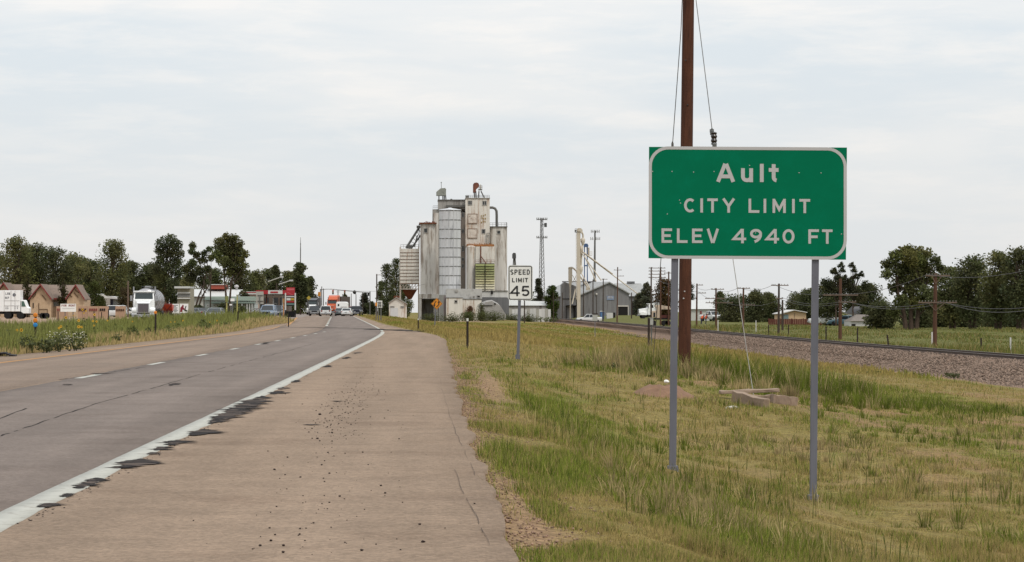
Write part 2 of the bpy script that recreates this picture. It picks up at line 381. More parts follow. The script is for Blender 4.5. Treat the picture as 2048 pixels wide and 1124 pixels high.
# ------------------------------------------------------------------ roads
m_lane = mat('asphalt_lane', S(146, 132, 123), .9, vary=.12, scale=.9, bump=.35, bscale=90, stain=S(124, 110, 101), stain_amt=.6, stain_scale=.5, spec=.15)
m_should = mat('asphalt_shoulder', S(170, 147, 126), .92, vary=.13, scale=1.6, bump=.45, bscale=70, stain=S(146, 123, 104), stain_amt=.6, stain_scale=.55, spec=.12)
def grain(m, sc, amt, sc2=None):
    """mineral speckle in an asphalt material"""
    t = m.node_tree; b = t.nodes['Principled BSDF']; src = b.inputs['Base Color'].links[0].from_socket
    tc = t.nodes.new('ShaderNodeTexCoord'); v = t.nodes.new('ShaderNodeTexVoronoi'); v.inputs['Scale'].default_value = sc
    t.links.new(tc.outputs['Object'], v.inputs['Vector'])
    sp = t.nodes.new('ShaderNodeSeparateColor'); t.links.new(v.outputs['Color'], sp.inputs[0])
    r = t.nodes.new('ShaderNodeMapRange'); t.links.new(sp.outputs[0], r.inputs[0]); r.inputs[3].default_value = 1 - amt; r.inputs[4].default_value = 1 + amt
    x = t.nodes.new('ShaderNodeMix'); x.data_type = 'RGBA'; x.blend_type = 'MULTIPLY'; x.inputs['Factor'].default_value = 1
    t.links.new(src, x.inputs['A']); t.links.new(r.outputs[0], x.inputs['B']); t.links.new(x.outputs['Result'], b.inputs['Base Color'])
grain(m_lane, 38, .16); grain(m_should, 42, .2); grain(m_land, 14, .2); grain(m_land, 48, .3)
ROADY = np.concatenate([np.arange(2, 62, .35), np.arange(62, 100, 1.), np.arange(100, 320, 4), np.arange(320, 1400, 15)])
def strip(name, sl, sr, y, m, dz, parent=None, kind=None, nc=6, rag=(0, 0), seed=1):
    a = sl(y) if callable(sl) else np.full_like(y, sl); b = sr(y) if callable(sr) else np.full_like(y, sr)
    a = a + rag[0] * (fbm(y * 1.3, y * 0, seed, 3) - .5) * 2; b = b + rag[1] * (fbm(y * 1.1, y * 0 + 4, seed, 5) - .5) * 2
    t = np.linspace(0, 1, nc); s = a[:, None] * (1 - t) + b[:, None] * t
    Y = np.repeat(y[:, None], nc, 1); X = s + bend(Y); Z = rise(Y) + dz + 0 * X
    # skirt so the slab shows an edge
    V = np.stack([X, Y, Z], -1); lo = V.copy(); lo[..., 2] -= .12
    V = np.concatenate([lo[:, :1], V, lo[:, -1:]], 1)
    me = np_mesh(name, V.reshape(-1, 3), grid_faces(len(y), nc + 2)); me.materials.append(m)
    o = link(name, me, parent)
    if kind: o['kind'] = kind
    return o
LL = lambda y: np.where(y < 420, -11.1, -11.1) - 0 * y
road = strip('road', lambda y: lerp(y, (0, -11.15), (215, -11.1), (268, -9.9), (292, -9.9), (302, -20), (420, -19), (1500, -19)), edgeR, ROADY, m_should, 0, kind='structure', nc=14, rag=(.12, .11))
m_lane2 = mat('asphalt_passing_lane', S(160, 140, 124), .9, vary=.12, scale=.9, bump=.35, bscale=90, stain=S(134, 119, 108), stain_amt=.7, stain_scale=.45, spec=.15)
def wheelpath(m):
    """polish and oil drawn out along the road"""
    t = m.node_tree; b = t.nodes['Principled BSDF']; src = b.inputs['Base Color'].links[0].from_socket
    tc = t.nodes.new('ShaderNodeTexCoord'); mp = t.nodes.new('ShaderNodeMapping'); mp.inputs['Scale'].default_value = (1.1, .035, 1); t.links.new(tc.outputs['Object'], mp.inputs[0])
    n = t.nodes.new('ShaderNodeTexNoise'); n.inputs['Scale'].default_value = 1.3; n.inputs['Detail'].default_value = 5; t.links.new(mp.outputs[0], n.inputs['Vector'])
    r = t.nodes.new('ShaderNodeMapRange'); t.links.new(n.outputs['Fac'], r.inputs[0]); r.inputs[1].default_value = .3; r.inputs[2].default_value = .7; r.inputs[3].default_value = .84; r.inputs[4].default_value = 1.12
    x = t.nodes.new('ShaderNodeMix'); x.data_type = 'RGBA'; x.blend_type = 'MULTIPLY'; x.inputs['Factor'].default_value = 1
    t.links.new(src, x.inputs['A']); t.links.new(r.outputs[0], x.inputs['B']); t.links.new(x.outputs['Result'], b.inputs['Base Color'])
wheelpath(m_lane); wheelpath(m_lane2); wheelpath(m_should); grain(m_lane2, 38, .16)
strip('lane_surface', -6.2, -2.44, ROADY, m_lane, .003, road, nc=5, rag=(.05, .0), seed=31)
strip('lane_surface', lambda y: lerp(y, (0, -9.6), (300, -9.6), (330, -19), (1500, -19)), -6.25, ROADY, m_lane2, .0025, road, nc=6)
onc = strip('oncoming_road', lambda y: oncC(y) - 4.6, lambda y: np.minimum(oncC(y) + 4.6, -10.5), ROADY[(ROADY > 60) & (ROADY < 700)], mat('asphalt_pale', S(168, 156, 148), .9, vary=.1, scale=1, spec=.12), .012, kind='structure', nc=4)
m_white = mat('road_white', S(222, 220, 208, .5), .7, vary=.12, scale=3, stain=S(140, 126, 112), stain_amt=.75, stain_scale=7, stain_lo=.52, stain_hi=.7)
m_yel = mat('road_yellow', S(222, 160, 84, .5), .75, vary=.1, scale=3, stain=S(160, 138, 116), stain_amt=.6, stain_scale=5)
m_tar = mat('tar', S(58, 52, 50, .5), .85, vary=.25, scale=12, spec=.06)
def flat(name, pts, m, parent, z=None):
    """thin sheet from world x,y outline"""
    mb = MB(); z = .006
    mb.quad(*[(p[0], p[1], float(rise(p[1])) + z) for p in pts]); return mb.build(name, m, parent)
strip('edge_line', -2.46, -2.25, np.concatenate([np.arange(2, 160, .25)]), m_white, .0045, road, nc=2, rag=(.008, .022), seed=5)
strip('edge_line', -2.44, -2.29, np.arange(163, 470, 3.), m_white, .0045, road, nc=2)
strip('yellow_line', -9.78, -9.65, np.arange(40, 214, 2.), m_yel, .0045, road, nc=2, rag=(.02, .02))
strip('yellow_line', lambda y: lerp(y, (224, -9.4), (430, -11.5)), lambda y: lerp(y, (224, -9.15), (430, -11.2)), np.arange(224, 430, 4.), m_yel, .0045, road, nc=2)
dash = []
y0 = 6325 / 164. - 3.05
for k in range(13):
    ya = y0 + k * 12.19
    if ya > 165: break
    ww = .075
    flat('lane_dash', [(-6.07 - ww, ya), (-6.07 + ww, ya), (-6.07 + ww, ya + 3.05), (-6.07 - ww, ya + 3.05)], m_white, road, .012)
for k in range(10):
    ya = 218 + k * 24
    X0 = float(bend(ya)) - 6.1; X1 = float(bend(ya + 16)) - 6.1
    flat('lane_dash', [(X0 - .1, ya), (X0 + .1, ya), (X1 + .1, ya + 16), (X1 - .1, ya + 16)], m_white, road, .012)
flat('stop_bar', [(-19.5, 452), (-16.4, 452), (-16.4, 458), (-19.5, 458)], m_white, road, .012)
# tar: patches over the edge line, a longitudinal crack, two transverse seams
m_tar2 = mat('tar_worn', S(112, 99, 91, .55), .9, vary=.2, scale=12, spec=.06)
def tar(px, py, w, h, seed, name='tar_patch', ms=None):
    """torn tar: many thin slivers that start on the line and run out over the shoulder"""
    rr = random.Random(seed); n = max(4, int(h * 1.3 + w * .06)); mb = MB()
    for i in range(n):
        f = (i + rr.random()) / n - .5; v = py + h * f; ctr = px - f * h * 2.0
        L = w * rr.choice((.35, .5, .7, .9, 1.25)) * (1.1 - 1.2 * abs(f)); th = rr.uniform(.3, 1.15) * (.6 + min(1, h / 16)); l = ctr - L * rr.uniform(.2, .4)
        up = []; lo = []
        for k in range(8):
            q = k / 7; e = max(.04, math.sin(pi * min(1, q * 1.25 if q < .4 else .5 + (q - .4) / 1.2))) ** .8; wob = rr.uniform(-.25, .25)
            up.append(onroad(l + L * q, v - th * e + wob)); lo.append(onroad(l + L * q, v + th * e * .8 + wob))
        z = .0058 + .00012 * i; mi = 0 if rr.random() < .7 else 1
        for k in range(7): mb.quad(*[(q.x, q.y, z + float(rise(q.y))) for q in (lo[k], lo[k + 1], up[k + 1], up[k])], mi=mi)
    return mb.build(name, ms or [m_tar, m_tar2], road)
for i, (x, y, w, h) in enumerate([(172, 968, 62, 20), (262, 928, 74, 18), (236, 936, 60, 5), (318, 898, 60, 7), (345, 886, 70, 9), (396, 866, 64, 12), (430, 842, 40, 12), (452, 830, 92, 20), (470, 818, 80, 14), (496, 806, 70, 14), (90, 1012, 60, 8), (130, 992, 40, 6), (300, 908, 36, 4), (516, 797, 34, 8), (548, 786, 36, 5), (562, 777, 24, 4), (588, 763, 24, 5), (652, 733, 26, 3), (690, 716, 22, 3), (712, 706, 22, 3), (345, 769, 36, 5), (528, 687, 30, 3), (195, 748, 44, 2.6), (130, 770, 30, 2.2), (672, 803, 44, 1.6), (620, 850, 30, 1.4)]):
    tar(x, y, w, h, i)
def crack(pts, w, seed, name='crack', m=None):
    rr = random.Random(seed); mb = MB(); P = []
    for (a, b), (c, d) in zip(pts, pts[1:]):
        n = max(2, int(math.hypot(c - a, d - b) / 9))
        for i in range(n): P.append((a + (c - a) * i / n + rr.uniform(-2, 2), b + (d - b) * i / n + rr.uniform(-.5, .5)))
    q = [onroad(*p) for p in P]
    for i in range(len(q) - 1):
        if rr.random() < .16: continue
        d = (q[i + 1] - q[i]).normalized(); n = Vector((-d.y, d.x, 0)); w0 = w * rr.uniform(.4, 1.3); w1 = w * rr.uniform(.4, 1.3)
        mb.quad(*[(p.x, p.y, .0052 + float(rise(p.y))) for p in (q[i] - n * w0, q[i] + n * w0, q[i + 1] + n * w1, q[i + 1] - n * w1)])
    return mb.build(name, m or m_tar, road)
crack([(0, 873), (90, 843), (190, 808), (290, 781), (400, 749), (480, 727), (560, 706), (640, 684)], .011, 2)
crack([(0, 838), (60, 814)], .012, 3)
crack([(120, 760), (240, 742), (300, 733)], .016, 4)
crack([(597, 655.4), (640, 656), (690, 656.8)], 1.3, 5, 'road_seam'); crack([(700, 657), (760, 659), (820, 661.5), (850, 663)], 1.0, 8, 'road_seam')
crack([(880, 760), (905, 850), (955, 960)], .0016, 6, m=m_tar2)
crack([(910, 940), (925, 980), (985, 1100)], .0018, 7, m=m_tar2)

# loose grit and stones on the shoulder
m_stone = mat('dark_stone', S(60, 44, 38, .6), .8, vary=.3, scale=20)
def pebble_mesh(name, seed):
    rr = random.Random(seed); mb = MB(); mb.lathe([(.25, 0), (.5, .18), (.46, .36), (.2, .52)], 7)
    mb.v = [(x * rr.uniform(.8, 1.2), y * rr.uniform(.8, 1.2), z * rr.uniform(.85, 1.15)) for x, y, z in mb.v]
    o = mb.build(name, m_stone); me = o.data; D.objects.remove(o); return me
PEB = [pebble_mesh('stone', k) for k in range(4)]
mb = MB(); rr = random.Random(11)
base = [(p.co.x, p.co.y, p.co.z) for p in PEB[0].vertices]; bf = [tuple(p.vertices) for p in PEB[0].polygons]
for i in range(620):
    if rr.random() < .6: py = rr.gauss(812, 36); px = 760 - (py - 700) * .6 + rr.gauss(0, 28)
    else: py = rr.uniform(700, 1110); px = 740 - (py - 690) * .3 + rr.gauss(0, 85)
    if py < 690: continue
    p = onroad(px, py, .001)
    if not -2.1 < p.x < .3: continue
    sz = rr.choice((.005, .006, .008, .010, .013, .017)); a = rr.uniform(0, 6.3)
    mb.add([(p.x + (x * cos(a) - y * sin(a)) * sz, p.y + (x * sin(a) + y * cos(a)) * sz, p.z + z * sz) for x, y, z in base], bf)
for i in range(260):
    Yq = 15 * (10 ** rr.uniform(0, .62)); xq = -2.24 + abs(rr.gauss(0, .05)); sz = rr.uniform(.004, .016); a = rr.uniform(0, 6.3)
    mb.add([(xq + (x * cos(a) - y * sin(a)) * sz, Yq + (x * sin(a) + y * cos(a)) * sz * 2, .001 + z * sz * .5) for x, y, z in base], bf)
tag(mb.build('shoulder_grit', m_stone), 'dark grit and chips of asphalt scattered over the tan shoulder', 'grit', kind='stuff')
for i, (px, py, w, lb) in enumerate([(846, 1085, 9, 'large black stone alone near the front of the tan shoulder'), (549, 940, 6, 'dark stone on the shoulder, left of two side by side'), (601, 955, 5, 'small reddish dark stone on the shoulder right of a larger one'), (640, 830, 7, 'dark stone in the middle of the strewn grit'), (664, 866, 5, 'dark stone just below the densest strewn grit'), (949, 1008, 5, 'small dark stone near the right edge of the shoulder'), (635, 878, 6, 'dark stone at the lower left end of the strewn grit')]):
    p = onroad(px, py); o = link('stone', PEB[i % 4], loc=(p.x, p.y, 0)); k = w * p.y / F; o.scale = (k, k, k * .9)
    tag(o, lb, 'stone', 'loose stones on the shoulder')
# torn tyre tread by the yellow line
p = onroad(14, 712); t = thing('tyre_scrap', 'black torn piece of truck tyre lying beside the yellow line', 'tyre scrap', (p.x, p.y, 0), .1)
m_rub = mat('rubber', S(40, 35, 36, .6), .7, vary=.2, scale=10)
mb = MB()
for k in range(6):
    x = -.24 + k * .08; mb.box(x, x + .075, -.55, .5, .02 + .035 * sin(k), .07 + .035 * sin(k))
mb.build('tread', m_rub, t, bevel=.01)
MB().loft([[(-.45, -.2, 0), (-.45, .2, 0), (-.45, .2, .04), (-.45, -.2, .04)], [(-.2, -.3, .03), (-.2, .3, .03), (-.2, .3, .1), (-.2, -.3, .1)]]).build('torn_strip', m_rub, t)

# ------------------------------------------------------------------ railway
RY = np.concatenate([np.arange(60, 300, 3), np.arange(300, 720, 10)])
def rr_rise(Y): return lerp(Y, (0, 0), (190, 0), (300, .17), (400, .32), (720, .5))
prof = [(22.4, -2.02), (24.4, -1.95), (26.2, -1.66), (28.3, -1.27), (29.2, -1.235), (31.6, -1.235), (33, -1.5), (36.2, -1.86)]
V = []
for Y in RY:
    for x, z in prof:
        q = 0 if x in (22.4, 36.2) else 1
        V.append((x + (2.4 * float(sstep(Y, 120, 300)) if x < 27 else 0) + .25 * (vn(Y * .3, x) - .5) * q, Y, z + float(rr_rise(Y)) + .09 * (float(vn(Y * .8, x * 1.3, 4)) - .5) * q + (float(lerp(Y, (0, 0), (250, 0), (720, .35))) if True else 0)))
me = np_mesh('ballast', V, grid_faces(len(RY), len(prof)), smooth=True)
m_bal = mat('ballast', S(144, 120, 103), .95, vary=.2, scale=2.2, bump=.9, bscale=9, stain=S(150, 118, 98), stain_amt=.5, stain_scale=.4, spec=.1)
grain(m_bal, 11, .6)
me.materials.append(m_bal); tag(link('ballast', me), kind='structure')
N = 26000; g = np.random.default_rng(5)
sy = 100 + 190 * g.random(N) ** 1.5; sx = 23.2 + 6 * g.random(N); sq_ = 2.4 * sstep(sy, 120, 300) * (sx < 26.5)
sz = np.interp(sx, [a for a, b in prof], [b for a, b in prof]) + rr_rise(sy) + .01; sx = sx + sq_
r = g.uniform(.04, .085, N)
octa = octa_src = np.array([(1, 0, 0), (0, 1, 0), (-1, 0, 0), (0, -1, 0), (0, 0, .8), (0, 0, -.6)])
of = np.array([(0, 1, 4), (1, 2, 4), (2, 3, 4), (3, 0, 4), (1, 0, 5), (2, 1, 5), (3, 2, 5), (0, 3, 5)])
ang = g.uniform(0, 6.28, N); jit = g.uniform(.6, 1.4, (N, 6, 3))
v = octa[None] * jit * r[:, None, None]; ca, sa = np.cos(ang)[:, None], np.sin(ang)[:, None]
V = np.stack([v[..., 0] * ca - v[..., 1] * sa + sx[:, None], v[..., 0] * sa + v[..., 1] * ca + sy[:, None], v[..., 2] + sz[:, None]], -1)
cc = np.array(S(148, 126, 110))[None] * g.uniform(.45, 1.5, (N, 1)); cc = np.repeat(cc, 6, 0)
me = np_mesh('ballast_stones', V.reshape(-1, 3), (of[None] + np.arange(N)[:, None, None] * 6).reshape(-1, 3), cc)
me.materials.append(mat('ballast_stone', (0, 0, 0), .9, attr='Col', vary=.1)); tag(link('ballast_stones', me), 'loose grey brown crushed stone on the railway bank', 'ballast', kind='stuff')
track = thing('railway_track', None, None, (0, 0, 0)); track['kind'] = 'structure'; del_l = [k for k in track.keys() if k in ('label', 'category')]
m_rail = mat('rail_rust', S(92, 72, 62), .7, vary=.2, scale=3); m_shine = mat('rail_head', S(205, 198, 192, .5), .3, metal=.7, vary=.05)
for x in (29.28, 30.72):
    V = []; pr = [(-.075, 0), (.075, 0), (.075, .02), (.012, .035), (.012, .13), (.036, .14), (.036, .17), (-.036, .17), (-.036, .14), (-.012, .13), (-.012, .035), (-.075, .02)]
    rings = [[(x + a, Y, -1.235 + b + .005 + float(rr_rise(Y)) + float(lerp(Y, (0, 0), (250, 0), (720, .35)))) for a, b in pr] for Y in RY]
    MB().loft(rings).build('rail', m_rail, track)
    rings = [[(x + a, Y, -1.235 + b + .005 + float(rr_rise(Y)) + float(lerp(Y, (0, 0), (250, 0), (720, .35)))) for a, b in ((-.034, .172), (.034, .172), (.034, .178), (-.034, .178))] for Y in RY]
    MB().loft(rings).build('rail_head', m_shine, track)
mb = MB(); Y = 62.
while Y < 330:
    z = -1.235 + float(rr_rise(Y)); mb.box(28.7, 31.3, Y - .11, Y + .11, z - .1, z + .025); Y += .53
tag(mb.build('tie', mat('tie_wood', S(88, 70, 58), .9, vary=.25), track), kind='stuff')

# ------------------------------------------------------------------ grass and weeds
m_blade = mat('grass_blade', (0, 0, 0), .7, attr='Col', vary=.12, scale=4, spec=.15, trans=.35)
def blades(name, X, Y, h, w, col, lean=.35, seed=1, label=None, cat='grass', tipcol=None, la=None, simple=False):
    g = np.random.default_rng(seed); N = len(X)
    Z = H(X, Y) - .01
    a = g.uniform(0, 6.28, N); la = g.uniform(0, 6.28, N) if la is None else la; ln = np.minimum(np.abs(g.normal(0, 1, N)) * lean, 1.4) * h
    wx = np.cos(a) * w / 2; wy = np.sin(a) * w / 2
    dx = np.cos(la) * ln; dy = np.sin(la) * ln; hz = np.sqrt(np.maximum(h * h - ln * ln, (.35 * h) ** 2))
    b0 = np.stack([X - wx, Y - wy, Z], -1); b1 = np.stack([X + wx, Y + wy, Z], -1)
    m0 = np.stack([X - wx * .8 + dx * .4, Y - wy * .8 + dy * .4, Z + hz * .6], -1); m1 = np.stack([X + wx * .8 + dx * .4, Y + wy * .8 + dy * .4, Z + hz * .6], -1)
    t = np.stack([X + dx, Y + dy, Z + hz], -1)
    if simple:
        me = np_mesh(name, np.stack([b0, b1, t], 1).reshape(-1, 3), np.arange(N * 3).reshape(-1, 3), np.repeat(col * 1.5, 3, 0)); me.materials.append(m_blade)
        return tag(link(name, me), label, cat, kind='stuff')
    V = np.stack([b0, b1, m0, m1, t], 1).reshape(-1, 3)
    i = np.arange(N)[:, None] * 5
    Fc = np.concatenate([i + np.array([[0, 1, 3]]), i + np.array([[0, 3, 2]]), i + np.array([[2, 3, 4]])], 1).reshape(-1, 3)
    cc = np.repeat(col[:, None] * 1.5, 5, 1)
    if tipcol is not None: cc[:, 4] = tipcol; cc[:, 2:4] = cc[:, 2:4] * .6 + np.asarray(tipcol)[..., None, :] * .4
    me = np_mesh(name, V, Fc, cc.reshape(-1, 3)); me.materials.append(m_blade)
    o = link(name, me); tag(o, label, cat, kind='stuff'); return o
g = np.random.default_rng(3)
def scatter_view(n, y0, y1, xl, xr, pw=-2.2):
    """positions with density falling with distance"""
    u = g.random(n); Y = (y0 ** (pw + 1) + u * (y1 ** (pw + 1) - y0 ** (pw + 1))) ** (1 / (pw + 1))
    L = xl(Y); R = xr(Y); X = L + g.random(n) * (R - L); return X, Y
# short verge grass on the right of the shoulder, thick near the sign and thinning with distance
X, Y = scatter_view(1300000, 11, 150, lambda y: edgeR(y) + bend(y) + .02, lambda y: np.minimum(.226 * y + 1.2, 22.3), -1.5)
green, gravel, dirt, deep, straw, lot, n2 = masks(X, Y)
keep = g.random(len(X)) > np.clip(np.maximum(gravel * 1.05, dirt * .96), 0, .985)
tuft = fbm(X * 3.1, Y * 1.4, 71, 3); keep &= g.random(len(X)) < .45 + 1.3 * sstep(tuft, .34, .62)
X, Y, green, deep, straw, n2, tuft = [q[keep] for q in (X, Y, green, deep, straw, n2, tuft)]
h = (.022 + .04 * sstep(tuft, .45, .68) + .03 * green * g.random(len(X)) + .09 * deep) * g.uniform(.6, 1.35, len(X)) * (1 + .4 * sstep(Y, 60, 90))
h *= 1 + 1.0 * sstep(fbm(X * .6, Y * .3, 44), .52, .66)
w = .0040 + .00017 * Y
pg = np.clip(.24 + .55 * (green - .35) + .65 * deep - .25 * straw + .9 * (tuft - .5), .02, .96)
isg = g.random(len(X)) < pg
col = np.where(isg[:, None], np.array(S(124, 134, 52)) * g.uniform(.6, 1.5, (len(X), 1)), C_STRAW * g.uniform(.6, 1.45, (len(X), 1)))
dk = (isg & (g.random(len(X)) < .3 + .4 * deep)); col[dk] = C_DEEP * g.uniform(.55, 1.2, (dk.sum(), 1))
blades('verge_grass', X, Y, h, w, col, np.where(isg, .45, .9), 8, 'short patchy green and straw grass beside the shoulder', simple=True)
# taller stalks and seed heads in it
X, Y = scatter_view(5200, 18, 110, lambda y: edgeR(y) + bend(y) + .7, lambda y: np.minimum(.226 * y + 1, 22), -1.7)
t2 = fbm(X * .7, Y * .35, 91); k = (g.random(len(X)) < sstep(t2, .42, .62)); X, Y = X[k], Y[k]
col = np.array(S(172, 158, 108)) * g.uniform(.55, 1.35, (len(X), 1))
gk = g.random(len(X)) < .45; col[gk] = C_DEEP * g.uniform(.6, 1.1, (gk.sum(), 1))
blades('seed_stalks', X, Y, g.uniform(.14, .34, len(X)), .003 + .00016 * Y, col, .3, 9, 'thin seed stalks standing over the short verge grass')
# tall rough grass round the pole and the broken concrete
def tufts(name, C, nb, label, seed, lean=.55):
    """bunches whose blades fan out from a common root: C rows are x, y, height, spread, greenness"""
    g = np.random.default_rng(seed); C = np.repeat(np.asarray(C, float), nb, 0); N = len(C)
    ra = g.uniform(0, 6.28, N); rd = np.abs(g.normal(0, 1, N)) * C[:, 3]
    X = C[:, 0] + np.cos(ra) * rd; Y = C[:, 1] + np.sin(ra) * rd
    h = C[:, 2] * g.uniform(.45, 1.15, N); isg = g.random(N) < C[:, 4]
    tone = np.repeat(g.uniform(.65, 1.25, N // nb), nb)[:, None]
    col = np.where(isg[:, None], np.array(S(112, 124, 44)) * g.uniform(.5, 1.25, (N, 1)), np.array(S(182, 162, 116)) * g.uniform(.55, 1.15, (N, 1))) * tone
    return blades(name, X, Y, h, (.003 + .00013 * Y) * g.uniform(.7, 1.5, N), col, lean * g.uniform(.3, 1.3, N), seed, label, la=ra + g.normal(0, .5, N))
rg = np.random.default_rng(77); C = []
def patch(cx, cy, sx, sy, n, h0, h1_, gr, sp_=.10):
    for i in range(n):
        x = cx + rg.normal() * sx; y = cy + rg.normal() * sy
        if 5.2 < x < 6.2 and y < 63.2: continue
        if 6.4 < x < 9.2 and 59.2 < y < 62.3: continue
        C.append((x, y, rg.uniform(h0, h1_), sp_ * rg.uniform(.6, 1.6), np.clip(gr + rg.normal() * .25, .03, .97)))
patch(7.3, 67, .6, 1.2, 46, .45, .95, .9); patch(8.7, 67.2, .7, 1.3, 50, .4, .95, .85); patch(5.2, 67.5, .5, 1.2, 40, .45, .9, .12); patch(4.4, 69, .5, 1.5, 30, .3, .7, .2)
patch(6.5, 64.2, .35, .5, 24, .35, .6, .2); patch(9.9, 66.6, .5, 1.0, 40, .4, .8, .9); patch(7.3, 58.4, .35, .4, 18, .25, .5, .08); patch(8.9, 60, .7, .7, 30, .2, .4, .8)
patch(6.2, 59.6, .8, .5, 26, .12, .3, .5); patch(11.5, 66, 1.2, 1., 46, .2, .42, .92); patch(14.5, 66.6, 1.4, 1.1, 46, .15, .36, .9); patch(10.4, 61.5, .8, .8, 26, .15, .35, .85); patch(5.9, 66.3, .5, .5, 22, .4, .75, .7); patch(6.0, 62.9, .5, .2, 16, .12, .3, .4); patch(5.2, 61.6, .2, .5, 12, .12, .28, .4); patch(6.7, 61.9, .12, .4, 9, .15, .32, .15); patch(8.6, 58.9, .5, .25, 16, .15, .35, .3); patch(3.6, 64, .7, 1.5, 22, .12, .3, .8)
tufts('tall_grass', C, 46, 'tall green and straw grass clumped round the brown pole and broken concrete', 10)
# bunch grass through the verge
gq = np.random.default_rng(78); Yq = 18 * (62 / 18) ** gq.random(900); Xq = edgeR(Yq) + .9 + gq.random(900) * (np.minimum(.226 * Yq + 1, 20) - edgeR(Yq) - .9)
mk = fbm(Xq * .5, Yq * .25, 55); kq = gq.random(900) < sstep(mk, .40, .58)
Cq = np.stack([Xq, Yq, gq.uniform(.08, .24, 900), gq.uniform(.04, .10, 900), np.clip(fbm(Xq * .4, Yq * .2, 56) * 2.2 - .55, .05, .95)], 1)[kq]
tufts('bunch_grass', Cq, 40, 'scattered taller bunches of grass in the verge around the sign posts', 79, .7)
# pinkish gravel spilled along the shoulder
Ng = 11000; Yg = 13 * (95 / 13) ** gq.random(Ng); eg = np.abs(gq.normal(0, .34, Ng)); Xg = edgeR(Yg) + bend(Yg) - .06 + eg; kq = gq.random(Ng) < np.clip(.35 + np.exp(-((Yg - 47) / 16) ** 2), 0, 1)
Xg, Yg = Xg[kq], Yg[kq]; Ng = len(Xg); rgv = gq.uniform(.003, .011, Ng)
vv = octa_src[None] * gq.uniform(.6, 1.4, (Ng, 6, 3)) * rgv[:, None, None]
Vg = vv + np.stack([Xg, Yg, H(Xg, Yg) + .006], -1)[:, None, :]
cg = np.repeat(np.array(S(172, 140, 118))[None] * gq.uniform(.5, 1.35, (Ng, 1)), 6, 0)
me = np_mesh('verge_gravel', Vg.reshape(-1, 3), (of[None] + np.arange(Ng)[:, None, None] * 6).reshape(-1, 3), cg); me.materials.append(mat('ballast_stone', (0, 0, 0), attr='Col'))
tag(link('verge_gravel', me), 'pinkish loose gravel spilled along the right edge of the shoulder', 'gravel', kind='stuff')
# median weeds, left
X, Y = scatter_view(98000, 72, 296, lambda y: -24.5 + bend(y) + .02 * (y - 72), lambda y: -11.15 + 1.3 * sstep(y, 215, 265) + bend(y), -1.6)
s = X - bend(Y); d = -11.15 + 1.3 * sstep(Y, 215, 265) - s
leftgreen = 1 - sstep(Y, 88, 104)           # green right to the pavement at the near end
green = np.clip(sstep(d, 1.6, 3.4) + leftgreen * sstep(d, 0, .5), 0, 1) * (.55 + .45 * sstep(fbm(X * .3, Y * .08, 13), .35, .6))
isg = g.random(len(X)) < .05 + .76 * green
col = np.where(isg[:, None], np.array(S(130, 132, 72)) * g.uniform(.5, 1.35, (len(X), 1)), np.array(S(182, 160, 112)) * g.uniform(.6, 1.2, (len(X), 1)))
h = np.where(isg, .58, .36) * g.uniform(.5, 1.3, len(X)) * (.5 + .5 * sstep(d, 0, 1.2)) * (.8 + .7 * (fbm(X * .5, Y * .2, 17) - .3))
h *= lerp(Y, (70, 1.2), (110, 1.25), (150, 1.2), (200, 1.5), (300, 1.95)) * (.75 + .5 * fbm(X * .9, Y * .4, 29))
blades('median_weeds', X, Y, h, .012 + .00026 * Y, col, .32, 11, 'tall green weeds with a straw fringe filling the median')
# leafy forbs among the median grass
mbv = []; gf = np.random.default_rng(90)
fy = 76 * (270 / 76) ** gf.random(90); fs = -12.0 - np.abs(gf.normal(0, 1, 90)) * 3.4
for yy, ss in zip(fy, fs):
    xx = ss + float(bend(yy)); zz = h1(xx, yy); rad_f = gf.uniform(.18, .5); hh = gf.uniform(.25, .65) * (1 + yy / 500); m = 70
    d = gf.normal(size=(m, 3)); d /= np.linalg.norm(d, axis=1)[:, None]; q = np.array([xx, yy, zz + hh * .55]) + d * np.array([rad_f, rad_f, hh * .5]) * gf.uniform(.5, 1, (m, 1))
    u = gf.normal(size=(m, 3)); u /= np.linalg.norm(u, axis=1)[:, None]; w_ = np.cross(u, d); l = gf.uniform(.04, .09, (m, 1)) * (1 + yy / 250)
    mbv.append(np.stack([q - u * l, q + w_ * l * .5, q + u * l, q - w_ * l * .5], 1))
Vf = np.concatenate(mbv).reshape(-1, 3); cf = np.repeat(np.repeat(np.array(S(112, 120, 68)) * gf.uniform(.6, 1.5, (90, 1)), 70, 0) * gf.uniform(.6, 1.4, (90 * 70, 1)), 4, 0)
me = np_mesh('median_forbs', Vf, np.arange(len(Vf)).reshape(-1, 4), cf); me.materials.append(m_blade)
tag(link('median_forbs', me), 'dark leafy weeds mixed through the median grass', 'weeds', kind='stuff')
# olive weeds beyond the railway
X, Y = scatter_view(95000, 105, 420, lambda y: 34.5 + 0 * y, lambda y: np.minimum(36 + .10 * y, .23 * y + 12) + 6, -1.3)
col = np.array(S(110, 115, 58)) * g.uniform(.5, 1.25, (len(X), 1)); k = g.random(len(X)) < .25; col[k] = C_STRAW * g.uniform(.6, 1.1, (k.sum(), 1))
h = g.uniform(.1, .36, len(X)) * (.35 + 1.7 * sstep(fbm(X * .3, Y * .05, 19, 5), .4, .66)) * np.where(X < 40, 1.3, .5)
blades('railside_weeds', X, Y, h, .012 + .0002 * Y, col, .55, 12, 'olive green weeds growing beyond the railway track')
